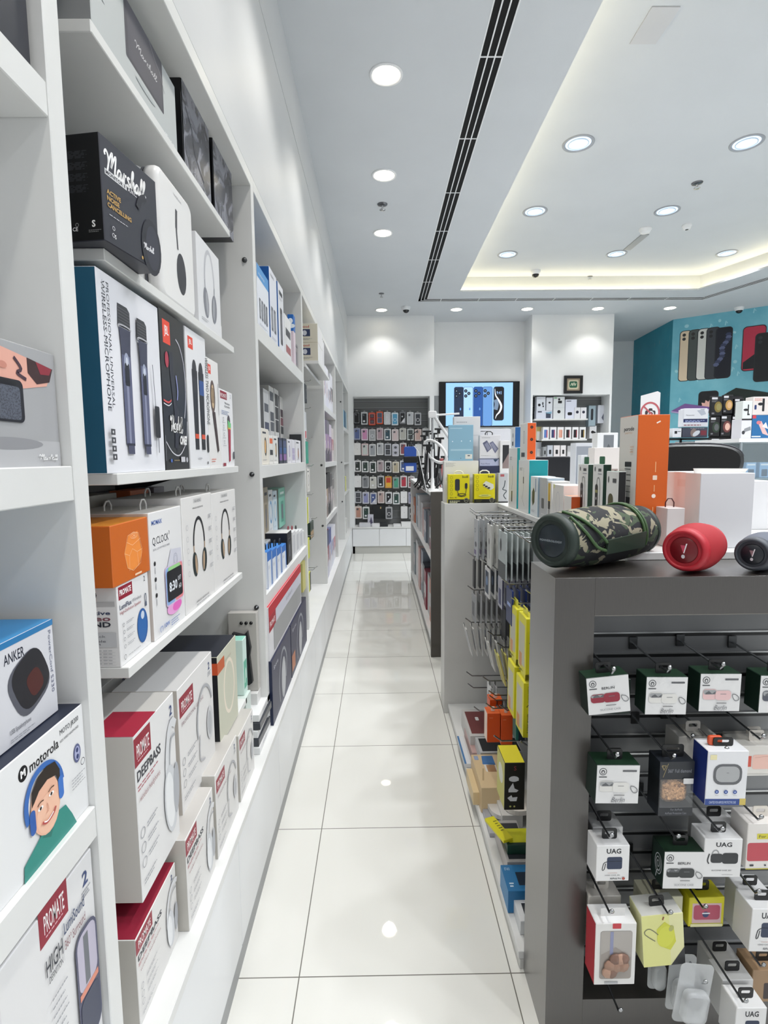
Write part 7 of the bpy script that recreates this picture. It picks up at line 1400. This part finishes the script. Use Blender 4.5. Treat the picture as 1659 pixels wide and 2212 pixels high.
# monitor behind the green cartons, white cartons at the right of the back shelves
e = empty('monitor', (sX(3.45, 1.4, 1146), 3.45, GZ)); tag(e, 'black monitor seen from behind, between the cartons before the back shelves', 'monitor')
wq = sX(3.45, 1.4, 1233) - sX(3.45, 1.4, 1146); hq = sZ(.9, 3.45, 987) - GZ
mb = MB(); mb.rbox(0, wq, 0, .03, .05, hq, .012, ('#0a0d14', .25, 0.0)); mb.obj('casing', e); mb = MB(); mb.box(wq * .4, wq * .6, .01, .03, 0, .06, BLACK); mb.lathe([(.08, 0), (.08, .008), (.0001, .008)], BLACK, 20, (wq * .5, .02, 0)); mb.obj('foot', e)
counter('white counter in front of the right back recess carrying the monitor', .92, 1.49, 3.36, 3.78, GZ - .001)
Yw = 3.0
for (x0, x1, y0, Y, zb, c, l, art) in ((1240, 1276, 957, 2.55, GZ, '#c9ccd2', 'carton with a grey mountain photo, left of the white cartons', lambda F: (F.rect(.05, .2, .95, .95, '#8f959e'), F.poly([(.05, .3), (.4, .6), (.7, .4), (.95, .7), (.95, .2), (.05, .2)], '#6d7480'))),
        (1286, 1330, 935, 2.75, GZ, '#dadbdc', 'white drone carton with a dark photo panel', lambda F: (F.rect(.30, .52, .80, .97, '#70757a'), F.poly([(.3, .7), (.55, .85), (.8, .72), (.8, .52), (.3, .52)], '#4f5458'), F.ell(.55, .62, .07, .05, '#26282c'))),
        (1280, 1334, 967, 2.35, GZ, '#dcd6d2', 'wide pale carton with a window holding green tags, behind the trio', lambda F: (F.rect(.06, .46, .95, .68, '#9c8f88'), F.rect(.45, .47, .62, .66, '#3f7a4a'), F.rect(.78, .47, .92, .66, '#5a3a3a', .03)))):
    fr(l, x0, x1, y0, Y, zb, .07, c, art)
fr('small white and navy carton left of the green cartons', 1252, 1266, 983, 2.45, GZ, .04, '#d2d6da', lambda F: F.rect(0, .0, 1, .3, '#1c2440'))
# ================================================================ BACK WALL: PHONE CASES
PC = SB - .115
def case_pack(label, px0, px1, py0, py1, card, phone, style=0):
    a = hY(px0, py1, PC); b = hY(px1, py0, PC); w, h = b.x - a.x, b.z - a.z - .02
    mb = MB(); mb.prism(rrect(0, w, 0, h, .012, 3), lambda x, z, t: (x, t, z), 0, .022, card)
    F = Face(mb, (0, 0, 0), (1, 0, 0), (0, 0, 1), w, h)
    if style != 3:
        F.rect(.14, .08, .86, .90, '#a9abae', .05); F.rect(.18, .10, .82, .88, phone, .05)
        if style in (0, 4): F.rect(.24, .68, .52, .84, '#3a3c40', .03); F.ell(.32, .79, .03, .03, '#8a8c90'); F.ell(.42, .73, .03, .03, '#8a8c90')
        if style == 1: F.ring(.5, .42, .13, .13, .03, '#e8e8ea')
        if style == 2: F.poly([(.25, .12), (.8, .12), (.8, .5)], '#d9dade'); F.ell(.45, .6, .06, .06, '#dfe0e4')
        if style == 4: F.rect(.3, .2, .6, .34, '#e4e5e8', .02)
        if style == 5: F.rect(.1, .48, .9, .52, card); F.ell(.5, .72, .12, .10, '#55575c'); F.ell(.5, .28, .12, .10, '#55575c')
        if style == 6: F.rect(.18, .10, .82, .46, '#e3b23a', .03)
    else: F.ell(.5, .5, .04, .03, '#c4c4c4')
    o = mb.obj('phone_case', None, (a.x, PC, a.z)); tag(o, label, 'phone case', 'phone cases on the back wall')
    mb = MB(); mb.tube([(w / 2 - .014, .011, h), (w / 2 - .008, .011, h + .018), (w / 2 + .008, .011, h + .018), (w / 2 + .014, .011, h)], .002, '#e6e6e6', 6); mb.obj('hang_loop', o)
    for k in (1, 2):
        c = o.copy(); COL.objects.link(c); c.location.y += .036 * k; c['label'] = label.replace(' phone case pack', ' case pack') + (', second behind' if k == 1 else ', third behind')
        for ch in list(o.children): d = ch.copy(); COL.objects.link(d); d.parent = c
    rod_ = MB(); rod_.tube([(0, SB - PC - .002, 0), (0, -.03, 0), (0, -.038, .008)], .003, STEEL, 6); h_ = rod_.obj('display_hook', None, (a.x + w / 2, PC, a.z + h + .012)); tag(h_, 'steel hook of the ' + label.replace(' phone case pack', ''), 'hook', 'hooks on the back wall')
rows6 = [((887, 917), [('#202226', '#101113', 0, 'black rugged'), ('#c9cacb', '#1d1f23', 4, 'black-backed'), ('#d0482a', '#6d2028', 5, 'orange-framed red'), ('#d8542a', '#4a5878', 5, 'orange-framed blue'), ('#dcdddf', '#d5d6d8', 2, 'white two-tone'), ('#d8e4ec', '#5aa6cc', 1, 'light blue ring'), ('#6a6c70', '#17181a', 2, 'black armband'), ('#d4d5d6', '#c0c2c6', 0, 'clear cable'), ('#b9babd', '#3c3f46', 1, 'grey cable')]),
    ((923, 951), [('#9aa0b8', '#5f6f9e', 0, 'blue glitter'), ('#e4d3de', '#d795bd', 0, 'pink'), ('#cfcfcf', '#a6a8ab', 1, 'grey magnetic ring'), ('#d6c8ca', '#b59aa2', 0, 'rose glitter'), ('#dfe0e1', '#34505e', 4, 'dark teal'), ('#e6dad9', '#d9c4c4', 0, 'pale pink'), ('#cfcfc8', '#b8b7ae', 0, 'beige'), ('#c4c8c6', '#46504c', 5, 'green-black'), ('#dcc8c2', '#c9aaa0', 0, 'rose-brown'), ('#e4e4e4', '#e4e4e4', 3, 'plain white boxed')]),
    ((955, 984), [('#e2e1df', '#e2e1df', 3, 'plain off-white'), ('#e0c8c8', '#cbd0cc', 0, 'pink-rimmed'), ('#d8d9da', '#9fa3a8', 0, 'clear'), ('#dcdddd', '#b4b6b9', 0, 'frosted'), ('#b9bbc2', '#3a3c42', 5, 'black ring-back'), ('#d4d3da', '#b9b8c6', 5, 'lilac ring-back'), ('#d5d2d2', '#8d4c54', 0, 'maroon'), ('#2e3036', '#1b1d22', 0, 'black lens'), ('#e3e3e2', '#e3e3e2', 3, 'white boxed')]),
    ((993, 1020), [('#e4e4e4', '#2c3430', 4, 'black slanted'), ('#e4e4e4', '#34443e', 4, 'dark green slanted'), ('#e4e4e4', '#2a3a34', 4, 'deep green slanted'), ('#d5cfd0', '#a9989c', 0, 'mauve glitter'), ('#dcdcda', '#1d1f22', 1, 'black round-ring'), ('#d9d4c6', '#b9ae94', 0, 'gold glitter'), ('#d4d8de', '#3d548c', 4, 'blue photo'), ('#d2d9da', '#9fb6b6', 0, 'pale green')]),
    ((1026, 1054), [('#e2e2e2', '#e2e2e2', 3, 'white arched'), ('#b4b6b8', '#7d8084', 0, 'mid grey'), ('#e0dfda', '#c9c8c0', 4, 'ivory'), ('#c4c5c6', '#26282c', 4, 'black with price tag'), ('#d89a3a', '#c9432c', 6, 'red and yellow'), ('#8a9490', '#4f9a80', 0, 'sea green'), ('#dcd9d9', '#b33a4a', 0, 'red'), ('#d6d2d2', '#702f36', 5, 'dark red')]),
    ((1060, 1088), [('#b0b2b8', '#3c3e44', 5, 'dark double-ring'), ('#c9cad4', '#8f93bc', 0, 'lavender'), ('#c4c4cc', '#4a5a8e', 2, 'blue and white'), ('#dcd0cc', '#b9a19c', 0, 'dusty rose'), ('#dfdfe0', '#24262a', 2, 'black and white'), ('#dfe2e2', '#2c4a42', 4, 'bottle green'), ('#e3e3e3', '#e3e3e3', 3, 'blank white'), ('#b4b2c0', '#6c7396', 0, 'sparkling blue')]),
    ((1092, 1121), [('#dcd0c8', '#b98a78', 0, 'copper'), ('#dde0de', '#2b443c', 4, 'forest green'), None, None, ('#b4b5b8', '#4a4c50', 1, 'grey boxed'), None, ('#e0e0e0', '#e0e0e0', 3, 'white low'), ('#8a8c8e', '#1c1d20', 1, 'black cable')])]
for r, ((y0, y1), items) in enumerate(rows6):
    for c, it in enumerate(items):
        if it is None: continue
        x = 763.5 + c * 16.5 + (r * .6)
        case_pack('%s phone case pack, %s in the %s row of back wall' % (it[3], ORD[c], ORD[r]), x, x + 14.3, y0 + (c % 3) * 1.2 - 1, y1 + (c % 3) * 1.2 - 1, it[0], it[1], it[2])
p = hY(804, 1120, PC); q = hY(838, 1090, PC)
e = carton('tool_pouch', 'large black pouch hanging in the lowest row of the phone case wall', 'pouch', q.x - p.x, .05, q.z - p.z, (p.x, PC + .02, p.z), 0, '#191c1e', front=lambda F: (F.ell(.5, .8, .05, .08, '#b9a070'), F.rect(.85, .1, .97, .4, '#cfd2d4')), ry=.06)
for k, (x0, x1, c, d, h, l) in enumerate(((776, 800, '#cfd0d6', .16, .05, 'open white carton flap lying on the low cabinet'), (804, 820, '#e2e2e4', .15, .04, 'white flat carton on the low cabinet under the phone cases'), (821, 838, '#26282c', .14, .05, 'black flat carton on the low cabinet'), (850, 866, '#dedfe0', .15, .03, 'white low carton right of the black one on the low cabinet'), (867, 893, '#e3e3e3', .15, .06, 'white long carton at the right of the low cabinet'))):
    xa = sX(YB, .41, x0); xb = sX(YB, .41, x1); carton('accessory_box', l, 'box', xb - xa, d, h, (xa, YB + .0, .4105), 0, c)
carton('accessory_box', 'folded white and violet pack leaning above the low cabinet', 'pack', .09, .03, .17, (sX(YB + .1, .5, 794), YB + .18, .4105), 0, '#c9c9d4', front=lambda F: F.poly([(.2, .1), (.9, .2), (.6, .8)], '#5a5670'))
# right recess shelves
def wshelf(x0, x1, py, label):
    z = hY(x0, py, YB + .05).z; a = sX(YB + .05, z, x0); b = sX(YB + .05, z, x1)
    mb = MB(); mb.cbox(0, b - a, 0, .255, -.022, 0, 'shelf_white'); tag(mb.obj('wall_shelf', None, (a, YB + .05, z)), label, 'shelf'); return z
zA = wshelf(1154, 1270, 905, 'upper white shelf in the right back recess'); zB = wshelf(1170, 1268, 949, 'second white shelf in the right back recess')
def bk(label, px0, px1, py0, zb, c, art=None, Y=YB + .07, d=.10, cat='box', name='gadget_box', **k):
    a = sX(Y, zb, px0); b = sX(Y, zb, px1); z = sZ(a, Y, py0); return carton(name, label, cat, b - a, d, z - zb - .0006, (a, Y, zb + .0005), 0, c, front=art, **k)
bk('white carton with camera drone view at the lower left of the upper back shelf', 1158, 1193, 887, zA, '#d4d8e4', lambda F: (F.rect(.1, .78, .35, .92, INK), F.rect(.6, .1, .9, .8, '#3a4254', .05), F.poly([(.5, .7), (.95, .9), (.95, .6)], '#7aa6bc')))
zz = sZ(2.4, YB + .07, 887) + .001
bk('white carton with three black earphone pieces, stacked at the left of the upper back shelf', 1159, 1178, 857, zz, '#dadee6', lambda F: (F.ell(.3, .4, .1, .1, BLACK), F.ell(.7, .5, .06, .12, '#55585e'), F.ell(.75, .3, .05, .07, BLACK)))
bk('slim white carton with a small black dot on the upper back shelf', 1180, 1193.5, 858.5, zz, '#dcdfe6', lambda F: F.ell(.5, .6, .09, .07, BLACK))
bk('tall white carton with black webcam and black disc on the upper back shelf', 1195, 1219, 857, zA, '#dde0e2', lambda F: (F.rect(.4, .7, .75, .82, BLACK, .02), F.ell(.5, .88, .05, .05, BLACK), F.ell(.5, .32, .075, .075, BLACK), F.line([(0, .5), (1, .5)], .004, GR), F.rect(.05, .92, .3, .97, '#7ab886')))
bk('white carton with dark oval device, middle of the upper back shelf', 1221, 1245, 863, zA, '#dde0ee', lambda F: (F.rect(.08, .9, .5, .94, INK), F.rect(.2, .18, .6, .34, BLACK, .05)))
for k in range(2): bk('small white carton with black bud, %s of two on the upper back shelf' % ('left' if k == 0 else 'right'), 1240.5 + k * 13.5, 1253 + k * 13.5, 880, zA, '#e0e0e4', lambda F: F.ell(.5, .58, .13, .13, '#24263a'), Y=YB + .058, d=.01, group='bud cartons')
bk('grey-blue pack with tall black torch shape hanging right of the upper back shelf', 1271, 1286, 876, 1.93 - .03, '#9fb2bc', lambda F: F.rect(.3, .3, .65, .85, '#2a2c32', .08), Y=YB + .2, d=.108)
bk('white pack with tilted grey case, rightmost in the right back recess', 1291, 1311, 875, 1.95, '#d6d9e2', lambda F: F.poly([(.4, .3), (.7, .65), (.95, .4), (.65, .1)], '#5c5f72'), Y=YB + .2, d=.108)
for k, (c, l) in enumerate((('#5a7ab8', 'blue and red figure'), ('#34406a', 'navy phone and pink edge'), ('#d8a08c', 'salmon picture'), ('#17181c', 'black phone and crimson edge'), ('#1b1c20', 'black phone and dark red edge'), ('#15161a', 'black phone and gold edge'))):
    x = 1172.5 + k * 15.9
    bk('small white phone carton with %s on the second back shelf' % l, x, x + 13, 922.5, zB, '#e3e3e4', lambda F, c=c, k=k: (F.rect(.2, .12, .75, .78, c, .02), F.rect(.62, .14, .76, .74, ['#c0404a', '#b04a6a', '#c87a60', '#8a2f40', '#8a2836', '#b89a50'][k])))
zC = wshelf(1170, 1225, 986, 'lowest white shelf in the right back recess')
for k, (x0, x1, y0, c, l) in enumerate(((1173, 1181, 965, '#8f9294', 'grey narrow'), (1182, 1194, 962, '#b9bec6', 'grey with black pod'), (1196, 1209, 962, '#dcd6d6', 'white and red with slanted phone'), (1211, 1222, 962, '#e0dcdc', 'white with black square device'))):
    bk('%s pack on the lowest shelf of the right back recess' % l, x0, x1, y0, zC, c, lambda F: F.rect(.3, .2, .7, .6, '#1c1d20', .05))
bk('white pack with slanted black power bank at the right of the lowest back shelf', 1225, 1244, 963, 1.36, '#dad9dc', lambda F: F.poly([(.35, .15), (.55, .7), (.85, .65), (.7, .1)], '#26282e'), Y=YB + .2, d=.108)
bk('white pack with black heart-shaped earbuds right of the phone cartons', 1273, 1288, 920, 1.72, '#dcdcdf', lambda F: (F.ell(.45, .5, .13, .12, BLACK), F.ell(.7, .45, .12, .1, BLACK)), Y=YB + .2, d=.108)
bk('yellow and white hang pack at the left edge of the right back recess', 1156, 1171, 922, 1.67, '#c9b878', lambda F: F.rect(.2, .1, .8, .7, '#dadad6'), Y=YB + .2, d=.108)
bk('long grey carton below the yellow hang pack in the right back recess', 1156, 1169, 949, 1.42, '#a9acb2', lambda F: F.rect(.3, .1, .9, .5, '#d4d6d6'), Y=YB + .2, d=.108)
